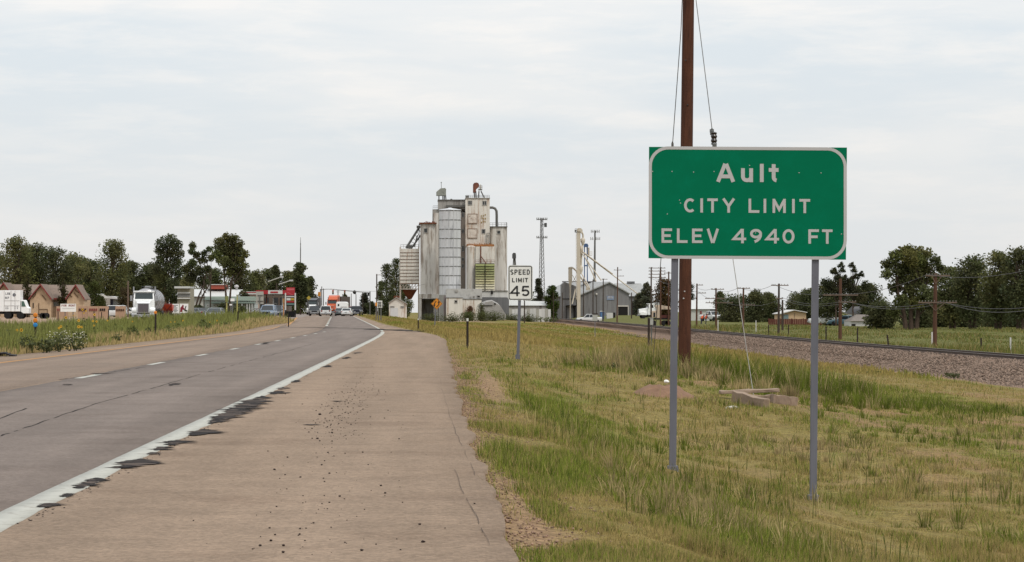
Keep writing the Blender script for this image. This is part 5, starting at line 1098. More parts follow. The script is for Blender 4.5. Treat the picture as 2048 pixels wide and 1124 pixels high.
# painted boards
def exb(s, t):
    mb = MB()
    for i, (a, b) in enumerate(((347, 356), (346.8, 352), (347, 355), (347.6, 354), (347, 356), (348, 353.6))): s.box(mb, a, b, -.03, -.003, 610 + i * 2.6, 611 + i * 2.6)
    mb.build('lettering', m_steelg, t)
board(345, 358, 607.8, 626.5, 330, 'white board with grey lettering right of the orange spreader', m_signwhite, name='painted_board', cat='sign board', posts=2, extra=exb)
def exb(s, t):
    mb = MB(); mb.prism([(s.x(a), s.z(b)) for a, b in ((360, 624), (361, 615), (364, 612), (365.5, 609), (367.5, 611), (367, 615), (370, 618), (368, 620), (365.6, 618.5), (364, 624))], -.03, -.003); mb.build('red_figure', mat('figure_red', S(150, 46, 60), .7), t)
    mb = MB(); mb.prism([(s.x(a), s.z(b)) for a, b in ((368.5, 622), (371, 612), (372.8, 612), (371, 619), (375, 621), (374, 623))], -.03, -.003); mb.build('black_figure', m_dark, t)
board(359.5, 376.5, 607.5, 626, 330, 'white board painted with a red and a black shape, right of the lettered board', m_signwhite, name='painted_board', cat='sign board', posts=2, extra=exb)
# ------------------------------------------------------------------ stone building with red trimmed gables
m_stone_w = mat('stone_wall', S(206, 178, 146, 0.72), .95, vary=.14, scale=2.2, bump=.5, bscale=5, stain=S(186, 152, 120), stain_amt=.6, stain_scale=2.5)
m_shing = mat('shingle_roof', S(140, 122, 110, 0.72), .95, vary=.12, scale=2.5, stain=S(118, 102, 92), stain_amt=.5, stain_scale=.8); m_trim = paint('trim_red', S(146, 52, 46), .6)
s = Site(80, 423); t = thing('stone_building', 'long tan stone building with three gables and dark red roof trim', 'house', s.b)
mb = MB(); s.box(mb, -60, 160, 3, 13, 597.5, None); mb.build('wall', m_stone_w, t)
mb = MB(); mb.add([s.p(-60, 567, 8), s.p(153, 569.5, 8), s.p(156, 597.6, 2.4), s.p(-60, 597.6, 2.4), s.p(-60, 597.6, 13.6), s.p(156, 597.6, 13.6)], [(0, 1, 2, 3), (0, 4, 5, 1), (0, 3, 4), (1, 5, 2), (3, 2, 5, 4)]); mb.build('roof', m_shing, t)
mb = MB(); s.box(mb, 40, 62, 2.1, 2.39, 596, 599); mb.build('fascia', m_trim, t); mb = MB(); s.box(mb, 98, 134, 2.1, 2.39, 596, 599); mb.build('fascia', m_trim, t)
for cx, hw, pk in ((8, 24, 565), (82, 24, 568), (152, 20, 569)):
    g = MB().prism([(s.x(a), s.z(b)) for a, b in ((cx - hw + 2, 660), (cx - hw + 2, 599), (cx, pk + 4), (cx + hw - 4, 599), (cx + hw - 4, 660))], 0, 4).build('gable_wall', m_stone_w, t)
    MB().loft([[s.p(a, b, -.5) for a, b in ((cx - hw, 600), (cx, pk + 2.2), (cx + hw - 2, 600), (cx + hw - 2, 597.4), (cx, pk), (cx - hw, 597.4))], [s.p(a, b, 7) for a, b in ((cx - hw, 600), (cx, pk + 2.2), (cx + hw - 2, 600), (cx + hw - 2, 597.4), (cx, pk), (cx - hw, 597.4))]]).build('gable_roof', m_shing, t)
    for sx, th in ((-1, 1.6), (1, 2.6)):
        e = cx - hw if sx < 0 else cx + hw - 2; MB().loft([[s.p(a, b, -.62) for a, b in ((cx, pk - .4), (e, 597.2), (e, 597.2 + th + 1.4), (cx, pk + th + 1.2))], [s.p(a, b, -.503) for a, b in ((cx, pk - .4), (e, 597.2), (e, 597.2 + th + 1.4), (cx, pk + th + 1.2))]]).build('bargeboard', m_trim, t)
mb = MB(); rr = random.Random(5)
for a, b in (((72, 588), (66, 596)), ((84, 590), (92, 600)), ((74, 580), (71, 587)), ((148, 585), (156, 595)), ((138, 588), (144, 594)), ((150, 580), (158, 586)), ((4, 584), (12, 592))): mb.bar(s.p(*a, -.06), s.p(*b, -.06), .12, .1)
mb.build('gable_ornament', mat('ornament_brown', S(130, 104, 78), .9), t)
for q in ((99, 113, 603.5, 613), (118, 124, 603.5, 613)): opening(t, s, *q, 3, fr=mat('frame_grey', S(176, 176, 168), .8), gl=paint('pane_pale', S(150, 158, 150), .25))
for q in ((65.6, 67.4, 606, 616), (97.6, 99, 603, 615.5)): mb = MB(); s.box(mb, *q[:2], -.1 if q[0] < 90 else 2.9, -.003 if q[0] < 90 else 2.997, *q[2:]); mb.build('wall_lamp', m_dark, t)
mb = MB(); s.box(mb, 77, 78.2, -.1, -.003, 606, None); s.box(mb, 94.4, 95.4, -.1, -.003, 618, None); s.box(mb, 78.3, 94.3, -.12, -.003, 618, 619); mb.build('garage_frame', mat('ornament_brown', (0, 0, 0)), t); mb = MB(); s.box(mb, 78.3, 94.3, -.05, -.002, 619.1, None); mb.build('garage_door', mat('door_tan', S(196, 168, 138), .9), t)
# for rent sign
YS = 330.; base = gnd(137, YS); t = thing('rental_sign', 'white sign with red lettering reading FOR RENT before the stone building', 'sign board', base)
MB().box(sp(122, 0)[0], sp(153, 0)[0], 0, .06, sp(0, 623.5)[2], sp(0, 607.5)[2]).build('sign_panel', m_signwhite, t); PX = lambda px, py, y: (sp(px, 0)[0], y, sp(0, -py)[2])
x = 124.2
for ch in 'FOR RENT':
    if ch != ' ':
        mb = MB(); letters(mb, [(ch, x, x + 2.9, -613.2, -609)], .95, PX, -.004); mb.build('letter', m_trim, t)
    x += 3.55
MB().box(sp(126, 0)[0], sp(150, 0)[0], -.02, -.003, sp(0, 617)[2], sp(0, 616.3)[2]).build('rule', m_refl, t); MB().box(sp(131, 0)[0] - .05, sp(131, 0)[0] + .05, .07, .17, -.5, sp(0, 608)[2]).box(sp(147, 0)[0] - .05, sp(147, 0)[0] + .05, .07, .17, -.5, sp(0, 608)[2]).build('post', m_steelg, t)
# barriers
m_barr = mat('barrier_tan', S(206, 168, 140), .9, vary=.08, scale=2)
for i, (x0, x1, lb) in enumerate(((114, 134, 'tan road barrier with red blocks left of the rental sign panel'), (157, 174, 'tan road barrier with dark and yellow blocks right of the rental sign'), (178, 196, 'tan road barrier with red blocks below the dark small bush'), (199, 216, 'tan road barrier under the front of the white car'), (232, 250, 'tan road barrier with dark blocks just left of the tanker'))):
    s = Site((x0 + x1) / 2, 345); t = thing('road_barrier', lb, 'barrier', s.b, group='barriers in the lot'); mb = MB(); mb.prism([(-.3, -.4), (.3, -.4), (.16, .3), (.12, s.z(612.5)), (-.12, s.z(612.5)), (-.16, .3)], s.x(x0 - 1), s.x(x1 + 1.5), axis='x'); mb.build('barrier_body', m_barr, t)
    for k_ in range(4 if i != 3 else 3):
        xx = x0 + 1 + k_ * (x1 - x0 - 1) / 4; mb = MB(); s.box(mb, xx, xx + 2.6, -.24, -.125, 617 if i < 4 else 618, 621.6); mb.build('stripe_block', (m_trim, mat('block_dark', S(86, 56, 40), .8), m_trim, m_dark, mat('block_dark', (0, 0, 0)))[i], t)
# houses behind the white car
s = Site(188, 470); t = thing('brick_house', 'white house with a dark red gable behind the white car', 'house', s.b)
mb = MB(); mb.prism([(s.x(a), s.z(b)) for a, b in ((168, 650), (168, 594), (178, 594), (197, 589.6), (208, 596), (208, 650))], 0, 9); mb.build('wall', mat('house_grey', S(196, 188, 176), .9), t); mb = MB(); mb.prism([(s.x(a), s.z(b)) for a, b in ((190, 599), (197, 590), (207, 597), (207, 600))], -.2, -.003); mb.build('gable_wall', m_trim, t); mb = MB(); s.box(mb, 164, 196, -.4, 9, 587, 590.5); mb.build('roof', m_mroof, t); opening(t, s, 201, 206, 599, 605, 0, fr=m_stwh)
s = Site(225, 480); t = thing('blue_trim_house', 'white porch house with dark blue openings left of the tanker', 'house', s.b)
mb = MB(); s.box(mb, 206, 242, 0, 8, 595, None); mb.build('wall', mat('house_teal', S(176, 182, 178), .9), t); mb = MB(); mb.prism([(s.x(a), s.z(b)) for a, b in ((203, 596.5), (212, 592), (222, 592.4), (246, 597.5), (246, 599))], -.8, 9); mb.build('roof', m_stwh, t)
for q in ((215, 219), (221, 226)): mb = MB(); s.box(mb, *q, -.06, -.003, 599, 612); mb.build('window', mat('open_navy', S(64, 66, 84), .6), t)
s = Site(323, 520); t = thing('brown_shed', 'brown roofed shed half hidden behind the steel tank', 'shed', s.b); mb = MB(); s.box(mb, 300, 332, 0, 6, 580, None); mb.build('wall', mat('shed_tan', S(128, 92, 70), .9), t); mb = MB(); s.box(mb, 298, 334, -.4, 6.4, 576, 579.9); mb.build('roof', mat('shed_roof_brown', S(110, 78, 60), .9), t)
# right side buildings
s = Site(1410, 520); t = thing('metal_building', 'pale grey metal building behind the two workers in orange', 'building', s.b)
mb = MB(); s.box(mb, 1372, 1420, 0, 12, 618, None); mb.build('wall', mat('pale_wall2', S(206, 206, 200, 0.72), .8, vary=.04), t); mb = MB(); mb.add([s.p(1376, 600, 7), s.p(1432, 600, 7), s.p(1434, 618.2, -.4), s.p(1371, 618.2, -.4), s.p(1371, 618.2, 14), s.p(1434, 618.2, 14)], [(0, 1, 2, 3), (0, 4, 5, 1), (0, 3, 4), (1, 5, 2), (3, 2, 5, 4)]); mb.build('roof', m_mroof, t)
mb = MB(); s.box(mb, 1400.4, 1403.2, -.2, -.003, 622, 629); mb.build('wall_sign', m_trim, t); mb = MB(); s.box(mb, 1420.2, 1436, 2, 12, 612, None); mb.build('dark_bay', m_corrd, t)
s = Site(1592, 440); t = thing('tan_house', 'small tan house with a low gable roof behind the brown fence', 'house', s.b)
mb = MB(); mb.prism([(s.x(a), s.z(b)) for a, b in ((1563, 660), (1563, 628), (1588, 621.5), (1612, 626), (1612, 660))], 0, 9); mb.build('wall', mat('house_tan', S(214, 182, 146, 0.72), .9, vary=.05), t); P = ((1559, 628.6), (1588, 621), (1614, 625.6), (1614, 624), (1588, 619.4), (1559, 627)); MB().loft([[s.p(a, b, -.5) for a, b in P], [s.p(a, b, 9.4) for a, b in P]]).build('roof', m_stwh, t)
mb = MB(); s.box(mb, 1567, 1577, -.08, -.003, 629, 638); mb.build('window', mat('pane_blue', S(140, 158, 160), .4), t); mb = MB(); s.box(mb, 1588.6, 1589.2, -.08, -.003, 626, 637); mb.build('seam', m_arm, t)
s = Site(1580, 420); t = thing('wooden_fence', 'reddish brown board fence in front of the small tan house', 'fence', s.b); m_fen = mat('fence_brown', S(112, 66, 54), .9, vary=.2, scale=1.2, streak=True)
rr = random.Random(6); x = s.x(1536.5); i = 0
while x < s.x(1646):
    w = .28; o = MB().box(x, x + w - .03, -.02 * (i % 2), .03, -.7, s.z(638) + rr.uniform(-.04, .04)).build('board', m_fen, t); x += w; i += 1
for q in (1537, 1560, 1583, 1606, 1629): MB().box(s.x(q), s.x(q) + .14, .04, .18, -.7, s.z(636.6)).build('fence_post', m_fen, t)
s = Site(1725, 400); t = thing('grey_roof_house', 'white house with a grey roof between the trees right of the sign', 'house', s.b)
mb = MB(); s.box(mb, 1712, 1754, 0, 9, 627, None); mb.build('wall', m_stwh, t); mb = MB(); mb.add([s.p(1714, 613, 5), s.p(1752, 612, 5), s.p(1756, 627.2, -.4), s.p(1709, 627.2, -.4), s.p(1709, 627.2, 10), s.p(1756, 627.2, 10)], [(0, 1, 2, 3), (0, 4, 5, 1), (0, 3, 4), (1, 5, 2), (3, 2, 5, 4)]); mb.build('roof', mat('roof_slate', S(112, 110, 110), .9), t)
s = Site(1722, 385); t = thing('white_garage', 'low white garage with a brown roof in front of the grey roofed house', 'garage', s.b)
mb = MB(); s.box(mb, 1701, 1744, 0, 6, 642, None); mb.build('wall', m_stwh, t); mb = MB(); mb.add([s.p(1719, 629, 3), s.p(1744, 629, 3), s.p(1746, 642.3, -.3), s.p(1700, 642.3, -.3), s.p(1700, 642.3, 6.5), s.p(1746, 642.3, 6.5)], [(0, 1, 2, 3), (0, 4, 5, 1), (0, 3, 4), (1, 5, 2), (3, 2, 5, 4)]); mb.build('roof', mat('roof_taupe', S(150, 140, 132), .9), t); mb = MB(); s.box(mb, 1703, 1711, -.06, -.003, 648, None); mb.build('doorway', m_dark, t)
s = Site(1070, 640); t = thing('pale_fence', 'pale panel fence behind the speed limit sign post', 'fence', s.b)
for i in range(14): mb = MB(); s.box(mb, 1018 + i * 6, 1023.6 + i * 6, 0, .08, 617 + (i * 3 % 4) * .5, None); mb.build('panel', m_corrw if i % 3 else m_sgnb, t)
s = Site(1060, 700); t = thing('white_house', 'low white roofed house behind the pale fence', 'house', s.b); mb = MB(); s.box(mb, 1018, 1096, 0, 8, 611, None); mb.build('wall', m_cong, t); mb = MB(); mb.add([s.p(1020, 600, 4), s.p(1098, 603, 4), s.p(1100, 611, -.4), s.p(1016, 611, -.4), s.p(1016, 611, 9), s.p(1100, 611, 9)], [(0, 1, 2, 3), (0, 4, 5, 1), (0, 3, 4), (1, 5, 2), (3, 2, 5, 4)]); mb.build('roof', m_mroof, t)
# field posts on the right
for px, Y, pt, lean, m, lb in ((1780, 190, 670, -5.5, m_post, 'leaning dark stake in the field left of the double crossarm pole'), (2021, 185, 675, 0, m_stwh, 'white stake near the right edge of the field'), (1963, 190, 676, -1, m_post, 'short dark stake between the crossarm pole and the white stake'), (1864, 205, 664, 0, m_stwh, 'pale stake just left of the double crossarm pole'), (1715, 215, 655, 0, m_post, 'thin dark fence stake in front of the white garage'), (1652, 225, 653, 0, m_post, 'thin brown fence stake under the white pickup'), (1436, 330, 640, 0, m_stwh, 'white stake right of the parked pickup with workers'), (1512, 330, 641, 0, m_stwh, 'white marker stake left of the brown fence'), (1577, 280, 650, 0, m_post, 'thin dark fence stake before the brown fence'), (1537, 285, 650, 0, m_post, 'thin fence stake at the left end of the brown fence')):
    s = Site(px, Y); t = tag(MB().bar((0, 0, -.3), s.p(px + lean, pt), .10, .08).build('stake', m, loc=s.b), lb, 'stake', 'stakes in the field')
s = Site(1203, 640); t = thing('portable_toilet', 'blue portable toilet in front of the grain shed', 'portable toilet', s.b); mb = MB(); s.box(mb, 1200, 1208.6, 0, 1.1, 623.4, None); mb.build('cabin', m_lblue, t); mb = MB(); s.box(mb, 1201.4, 1207, -.05, -.003, 625.5, None); mb.build('door', paint('toilet_door', S(96, 140, 190), .5), t); mb = MB(); mb.prism([(s.x(a), s.z(b)) for a, b in ((1199.4, 623.3), (1202, 621.6), (1206.6, 621.6), (1209, 623.3))], -.05, 1.15); mb.build('roof', m_stwh, t)
s = Site(1218, 640); t = thing('white_container', 'white box container right of the blue toilet', 'container', s.b); mb = MB(); s.box(mb, 1213.6, 1226, 0, 2.2, 625.6, None); mb.build('box', m_stwh, t); mb = MB(); s.box(mb, 1226.2, 1231, .2, 2, 625, None); mb.build('side_box', m_dark, t)
# ------------------------------------------------------------------ vehicles
m_tyre = mat('tyre', S(40, 38, 38), .85, vary=.1); m_rim = mat('wheel_rim', S(190, 190, 190), .4, metal=.6, vary=.05); m_cglass = paint('car_glass', S(44, 50, 54), .12)
m_chrome = mat('chrome', S(206, 206, 208), .25, metal=.8, vary=.05); m_head = paint('headlamp', S(232, 232, 226), .15); m_tail = paint('tail_lamp', S(176, 30, 30), .3); m_plast = mat('black_plastic', S(46, 46, 48), .6); m_plate = paint('number_plate', S(206, 210, 208), .5)
def wheel(t, x, y, r, w):
    sg = 1 if y > 0 else -1
    o = MB().lathe([(r * .6, -w / 2), (r * .93, -w / 2), (r, -w * .35), (r, w * .35), (r * .93, w / 2), (r * .6, w / 2)], 16, axis='y').build('wheel', m_tyre, t, smooth=True, loc=(x, y, r))
    MB().lathe([(r * .62, -w * .3), (r * .6, w * .4 * sg if sg > 0 else -w * .4), (r * .2, (w * .46) * sg)] if sg > 0 else [(r * .2, -w * .46), (r * .6, -w * .4), (r * .62, w * .3)], 14, axis='y').build('rim', m_rim, o)
def ring(x, hw, zb, zt): return [(x, -hw * .9, zb), (x, -hw, zb + (zt - zb) * .35), (x, -hw * .98, zt - (zt - zb) * .18), (x, -hw * .86, zt), (x, hw * .86, zt), (x, hw * .98, zt - (zt - zb) * .18), (x, hw, zb + (zt - zb) * .35), (x, hw * .9, zb)]
KINDS = {
 'sedan': dict(L=2.35, st=[(2.38, .68, .38, .62), (2.2, .82, .24, .74), (1.3, .9, .2, .9), (.7, .9, .2, .96), (-1.3, .9, .2, .99), (-2.1, .86, .24, .97), (-2.38, .76, .38, .86)], cab=(.85, -1.75, .1, -1.15, .95, 1.45), hw=.84, rw=.62, wr=.33, wx=(1.42, -1.4)),
 'suv': dict(L=2.4, st=[(2.42, .74, .42, .78), (2.25, .9, .3, .96), (1.3, .97, .28, 1.1), (.9, .97, .28, 1.14), (-1.6, .97, .28, 1.14), (-2.25, .95, .3, 1.12), (-2.42, .88, .42, 1.05)], cab=(1.05, -2.36, .35, -2.15, 1.12, 1.84), hw=.91, rw=.74, wr=.4, wx=(1.45, -1.42)),
 'pickup': dict(L=2.75, st=[(2.78, .76, .46, .84), (2.6, .94, .36, 1.02), (1.5, 1.0, .34, 1.14), (1.0, 1.0, .34, 1.17), (-.9, 1.0, .34, 1.17), (-.95, 1.0, .34, 1.2), (-2.6, 1.0, .36, 1.2), (-2.78, .95, .5, 1.16)], cab=(1.15, -.85, .5, -.65, 1.15, 1.86), hw=.93, rw=.76, wr=.42, wx=(1.75, -1.7)),
}
def car(kind, px, Y, rz, label, cat, m, name=None, group=None, rack=False, plow=False):
    k = KINDS[kind]; b = gnd(px, Y); t = thing(name or {'sedan': 'parked_car', 'suv': 'suv', 'pickup': 'pickup_truck'}[kind], label, cat, b, rz, group)
    MB().loft([ring(*q) for q in k['st']]).build('body', m, t, smooth=True, bevel=.02)
    a, b_, c, d, z0, z1 = k['cab']; hw, rw = k['hw'], k['rw']
    lo = [(a, -hw, z0 - .02), (a, hw, z0 - .02), (b_, hw, z0 - .02), (b_, -hw, z0 - .02)]; hi = [(c, -rw, z1 - .06), (c, rw, z1 - .06), (d, rw, z1 - .06), (d, -rw, z1 - .06)]
    MB().loft([lo, hi]).build('cabin_glass', m_cglass, t)
    mb = MB(); mb.loft([[(c + .06, -rw - .03, z1 - .07), (c + .06, rw + .03, z1 - .07), (d - .05, rw + .03, z1 - .07), (d - .05, -rw - .03, z1 - .07)], [(c - .12, -rw + .06, z1), (c - .12, rw - .06, z1), (d + .1, rw - .06, z1), (d + .1, -rw + .06, z1)]])
    for sg in (-1, 1):
        for p, q in (((a, z0), (c, z1 - .05)), ((b_, z0), (d, z1 - .05)), (((a * .42 + b_ * .58), z0), ((c * .42 + d * .58), z1 - .05))): mb.bar((p[0], sg * (hw + .005), p[1] - .03), (q[0], sg * (rw + .01), q[1]), .07, .09)
        if kind == 'suv': mb.bar((-1.45, sg * (hw + .005), z0), (-1.4, sg * (rw + .01), z1 - .05), .2, .06)
    mb.build('roof', m, t)
    L = k['L']; zh = k['st'][1][3] - .14
    for sg in (-1, 1):
        MB().box(L - .12, L + .02, sg * .66 - .16, sg * .66 + .16, zh - .1, zh + .06).build('headlight', m_head, t, bevel=.02)
        zt = k['st'][-2][3] - .2; MB().box(-L - .02, -L + .1, sg * .68 - .14, sg * .68 + .14, zt - .16, zt + .14).build('taillight', m_tail, t, bevel=.02)
        MB().box(a * .72 + c * .28, a * .72 + c * .28 + .12, sg * (hw + .05), sg * (hw + .24), z0 + .06, z0 + .22).build('mirror', m, t, bevel=.02)
        for x in k['wx']: wheel(t, x, sg * (k['st'][3][1] - .12), k['wr'], .22)
    mb = MB(); mb.box(L - .05, L + .05, -.42, .42, zh - .18, zh + .03); mb.build('grille', m_plast, t); MB().box(L - .1, L + .09, -.8, .8, zh - .42, zh - .2).build('bumper', m_chrome if kind == 'pickup' else m, t, bevel=.03); MB().box(-L - .09, -L + .1, -.8, .8, .42, .6).build('bumper', m_chrome if kind != 'sedan' else m, t, bevel=.03)
    MB().box(-L - .12, -L - .09, -.2, .2, .66, .8).build('number_plate', m_plate, t); MB().box(L + .09, L + .11, -.2, .2, zh - .38, zh - .26).build('number_plate', m_plate, t)
    if kind == 'pickup': MB().box(-2.6, -.97, -.84, .84, 1.195, 1.21).build('bed_floor', m_plast, t)
    if rack: MB().box(c - .3, d + .2, -.5, .5, z1 + .01, z1 + .12).build('roof_rack', m_stwh, t)
    if plow:
        mb = MB(); [mb.bar((L + .25, y, .35), (L + .25, y, .95), .06, .08) for y in (-.6, -.2, .2, .6)]; mb.bar((L + .25, -.7, .9), (L + .25, .7, .9), .08, .08); mb.bar((L + .05, -.5, .6), (L + .25, -.5, .6), .08, .08); mb.bar((L + .05, .5, .6), (L + .25, .5, .6), .08, .08); mb.build('brush_guard', m_plast, t)
    return t
FACE, AWAY = -pi / 2, pi / 2
p_white = paint('car_white', S(230, 230, 228, .74), .3); p_silver = paint('car_silver', S(160, 164, 166), .3, metal=.4); p_lblue = paint('car_pale_blue', S(150, 168, 190), .3, metal=.3); p_navy = paint('car_navy', S(50, 54, 68), .25); p_brown = paint('car_brown', S(116, 96, 84), .35); p_grey = paint('car_grey', S(110, 116, 118), .3, metal=.3); p_black = paint('car_black', S(36, 36, 38), .25)
car('sedan', 430, 300, FACE - .12, 'pale silver sedan coming towards us on the far carriageway', 'car', p_silver, 'driving_car')
car('suv', 222, 425, pi - .1, 'white sport utility car parked side-on left of the tanker', 'car', p_white, 'parked_car')
car('sedan', 249, 440, pi - .3, 'white sedan tail partly hidden right of the parked white car', 'car', p_white)
car('sedan', 394, 440, pi / 2 + .7, 'silver car parked right of the two painted boards', 'car', p_silver)
car('sedan', 514, 400, pi + .35, 'brown car parked below the back of the tall road sign', 'car', p_brown)
car('suv', 536.5, 385, FACE - .1, 'pale blue car with a brush guard and roof rack facing us by the fuel station', 'car', p_lblue, rack=True, plow=True)
car('suv', 553.5, 425, FACE - .12, 'dark navy car beside the pale blue car at the fuel station', 'car', p_navy)
car('suv', 651.5, 476, AWAY + .03, 'white sport utility car seen from behind in the left lane', 'car', p_white)
car('sedan', 680, 500, AWAY, 'grey sedan seen from behind in the middle of the traffic', 'car', p_grey, 'driving_car')
car('sedan', 694, 490, AWAY - .06, 'white sedan seen from behind right of the grey sedan', 'car', p_white, 'driving_car')
car('pickup', 713, 520, AWAY - .1, 'dark blue pickup truck seen from behind, rightmost in the traffic', 'pickup truck', p_navy)
car('suv', 702, 560, AWAY - .1, 'red car ahead of the white sedan in the traffic', 'car', paint('car_red', S(140, 44, 44), .3))
car('pickup', 630, 500, FACE, 'dark car at the side of the black semi truck', 'car', p_black, 'driving_car')
car('pickup', 1178, 600, pi, 'white pickup truck parked in front of the grain shed, behind the poles', 'pickup truck', p_white)
car('pickup', 1654, 400, pi - .05, 'white pickup truck parked right of the brown fence', 'pickup truck', p_white)
car('sedan', 1688, 395, pi - .2, 'blue car parked right of the white pickup by the red pole', 'car', paint('car_teal', S(96, 128, 140), .35))
car('pickup', 1424.5, 500, -1.05, 'white pickup truck parked beside two workers in orange', 'pickup truck', p_white)
# ---- heavy trucks
def tractor(px, Y, rz, label, m, name='semi_truck', sleeper=True, stacks=True, grille=m_steelg, h=1.0):
    b = gnd(px, Y); t = thing(name, label, 'truck', b, rz)
    # x forward; front bumper at x=0 .. cab behind
    MB().loft([[(0, -.62, 1.0), (0, .62, 1.0), (0, .58, 1.95), (0, -.58, 1.95)], [(-.3, -.66, .9), (-.3, .66, .9), (-.3, .64, 2.05), (-.3, -.64, 2.05)], [(-1.9, -.9, .8), (-1.9, .9, .8), (-1.9, .88, 2.3), (-1.9, -.88, 2.3)]]).build('hood', m, t, bevel=.05)
    cb = MB(); cb.loft([[(-1.9, -1.08, .75), (-1.9, 1.08, .75), (-1.9, 1.08, 2.25), (-1.9, -1.08, 2.25)], [(-3.5, -1.1, .75), (-3.5, 1.1, .75), (-3.5, 1.1, 2.25), (-3.5, -1.1, 2.25)]])
    cb.loft([[(-1.9, -1.08, 2.252), (-1.9, 1.08, 2.252), (-3.5, 1.1, 2.252), (-3.5, -1.1, 2.252)], [(-2.2, -1.0, 3.12), (-2.2, 1.0, 3.12), (-3.5, 1.04, 3.12), (-3.5, -1.04, 3.12)]]); cb.box(-3.5, -1.95, -1.08, 1.08, 3.125, 3.24); cab = cb.build('cab', m, t, bevel=.04)
    ws = MB(); ws.add([(-1.93, -.93, 2.4), (-1.93, .93, 2.4), (-2.13, .88, 3.02), (-2.13, -.88, 3.02), (-1.97, -.93, 2.4), (-1.97, .93, 2.4), (-2.17, .88, 3.02), (-2.17, -.88, 3.02)], [(0, 1, 2, 3), (4, 7, 6, 5), (0, 4, 5, 1), (1, 5, 6, 2), (2, 6, 7, 3), (3, 7, 4, 0)]); ws.build('windshield', paint('truck_glass', S(54, 66, 66), .15), cab)
    for sg in (-1, 1): MB().box(-3.1, -2.4, sg * 1.085 - .02, sg * 1.085 + .02, 2.3, 2.95).build('side_window', m_cglass, cab)
    g = MB(); g.box(-.02, .04, -.52, .52, 1.02, 1.86); g.build('grille', grille, t); gs = MB(); gs.box(-.02, .06, -.58, .58, 1.865, 1.95); gs.box(-.02, .06, -.58, -.525, 1.0, 1.86); gs.box(-.02, .06, .525, .58, 1.0, 1.86); gs.build('grille_surround', m_chrome, t)
    for sg in (-1, 1):
        MB().loft([[(-.15, sg * .66, .75), (-.15, sg * 1.2, .75), (-.15, sg * 1.18, 1.32), (-.15, sg * .66, 1.36)], [(-.7, sg * .7, .72), (-.7, sg * 1.22, .72), (-.7, sg * 1.22, 1.5), (-.7, sg * .7, 1.55)], [(-1.6, sg * .8, .72), (-1.6, sg * 1.2, .72), (-1.6, sg * 1.18, 1.3), (-1.6, sg * .8, 1.35)]]).build('fender', m, t, bevel=.05)
        MB().box(-.14, -.06, sg * .94 - .2, sg * .94 + .2, .98, 1.18).build('headlight', m_head, t, bevel=.02)
        MB().box(-2.05, -1.95, sg * 1.2, sg * 1.42, 2.2, 2.75).build('mirror', m_chrome, t)
        wheel(t, -.95, sg * 1.03, .5, .28)
        for x in (-5.2, -6.45): wheel(t, x, sg * .98, .5, .5)
        if stacks: MB().lathe([(.09, 0), (.09, 1.2), (.075, 1.25), (.075, 2.1)], 10, c=(-3.75, sg * 1.12, 1.6)).build('exhaust_stack', m_chrome, t)
        MB().lathe([(.3, -1.2), (.33, -1.15), (.33, 0), (.3, .05)], 14, c=(-2.5, sg * 1.0, .75), axis='x').build('fuel_tank', m_chrome, t)
    MB().box(-.02, .14, -1.2, 1.2, .5, .82).build('bumper', m if grille is m_steelg else m_chrome, t, bevel=.03); MB().box(.141, .16, -.3, .3, .56, .7).build('number_plate', m_plate, t)
    for y in (-.8, .8): MB().box(.141, .17, y - .12, y + .12, .58, .7).build('fog_lamp', m_plast, t)
    MB().box(-7.0, -.4, -.4, .4, .62, .9).build('chassis', m_plast, t)
    if sleeper: MB().loft([[(-3.55, -1.12, .8), (-3.55, 1.12, .8), (-3.55, 1.0, 3.95 * h), (-3.55, -1.0, 3.95 * h)], [(-5.0, -1.14, .8), (-5.0, 1.14, .8), (-5.0, 1.1, 4.05 * h), (-5.0, -1.1, 4.05 * h)]]).build('sleeper', m, t, bevel=.08); MB().loft([[(-2.3, -.9, 3.25), (-2.3, .9, 3.25), (-3.54, 1.0, 3.25), (-3.54, -1.0, 3.25)], [(-2.9, -.8, 3.7 * h), (-2.9, .8, 3.7 * h), (-3.54, .98, 3.92 * h), (-3.54, -.98, 3.92 * h)]]).build('roof_fairing', m, t, bevel=.05)
    return t
p_truck = paint('truck_white', S(238, 238, 236, .9), .3)
t = tractor(286.5, 286, FACE + .07, 'white semi truck cab with a dark grille pulling a shiny steel tank', p_truck, sleeper=False, grille=mat('grille_dark', S(122, 114, 116), .4, metal=.4))
m_tank = mat('tank_steel', S(196, 192, 192), .22, metal=.75, vary=.06, scale=1)
tk = thing('tank_trailer', 'polished steel tank trailer behind the white truck cab', 'trailer', t.location + Vector((0, 0, 0)), FACE + .03)
tk.location = t.location + Vector((-.12, 3.4, 0))
MB().lathe([(.3, .1), (.85, .02), (1.15, -.15), (1.25, -.45), (1.27, -6), (1.27, -11.2), (1.1, -11.6), (.5, -11.8)], 28, c=(0, 0, 2.25), axis='x').build('tank', m_tank, tk, smooth=True)
for x in (-.9, -3.2, -5.6, -8, -10.6): MB().lathe([(1.275, x), (1.31, x), (1.31, x - .09), (1.275, x - .09)], 28, c=(0, 0, 2.25), axis='x').build('tank_band', m_chrome, tk, smooth=True)
mb = MB(); mb.box(-9, -1.5, -.35, .35, 3.53, 3.6); [mb.bar((x, sg * .5, 3.4), (x, sg * .5, 3.75), .05, .05) for x in (-1.5, -4, -6.5, -9) for sg in (-1, 1)]; [mb.bar((-1.5, sg * .5, 3.75), (-9, sg * .5, 3.75), .05, .05) for sg in (-1, 1)]; mb.build('walkway', m_plast, tk)
for x in (-3, -6): MB().lathe([(.3, 0), (.3, .14), (.26, .18)], 12, c=(x, 0, 3.605)).build('hatch', m_chrome, tk)
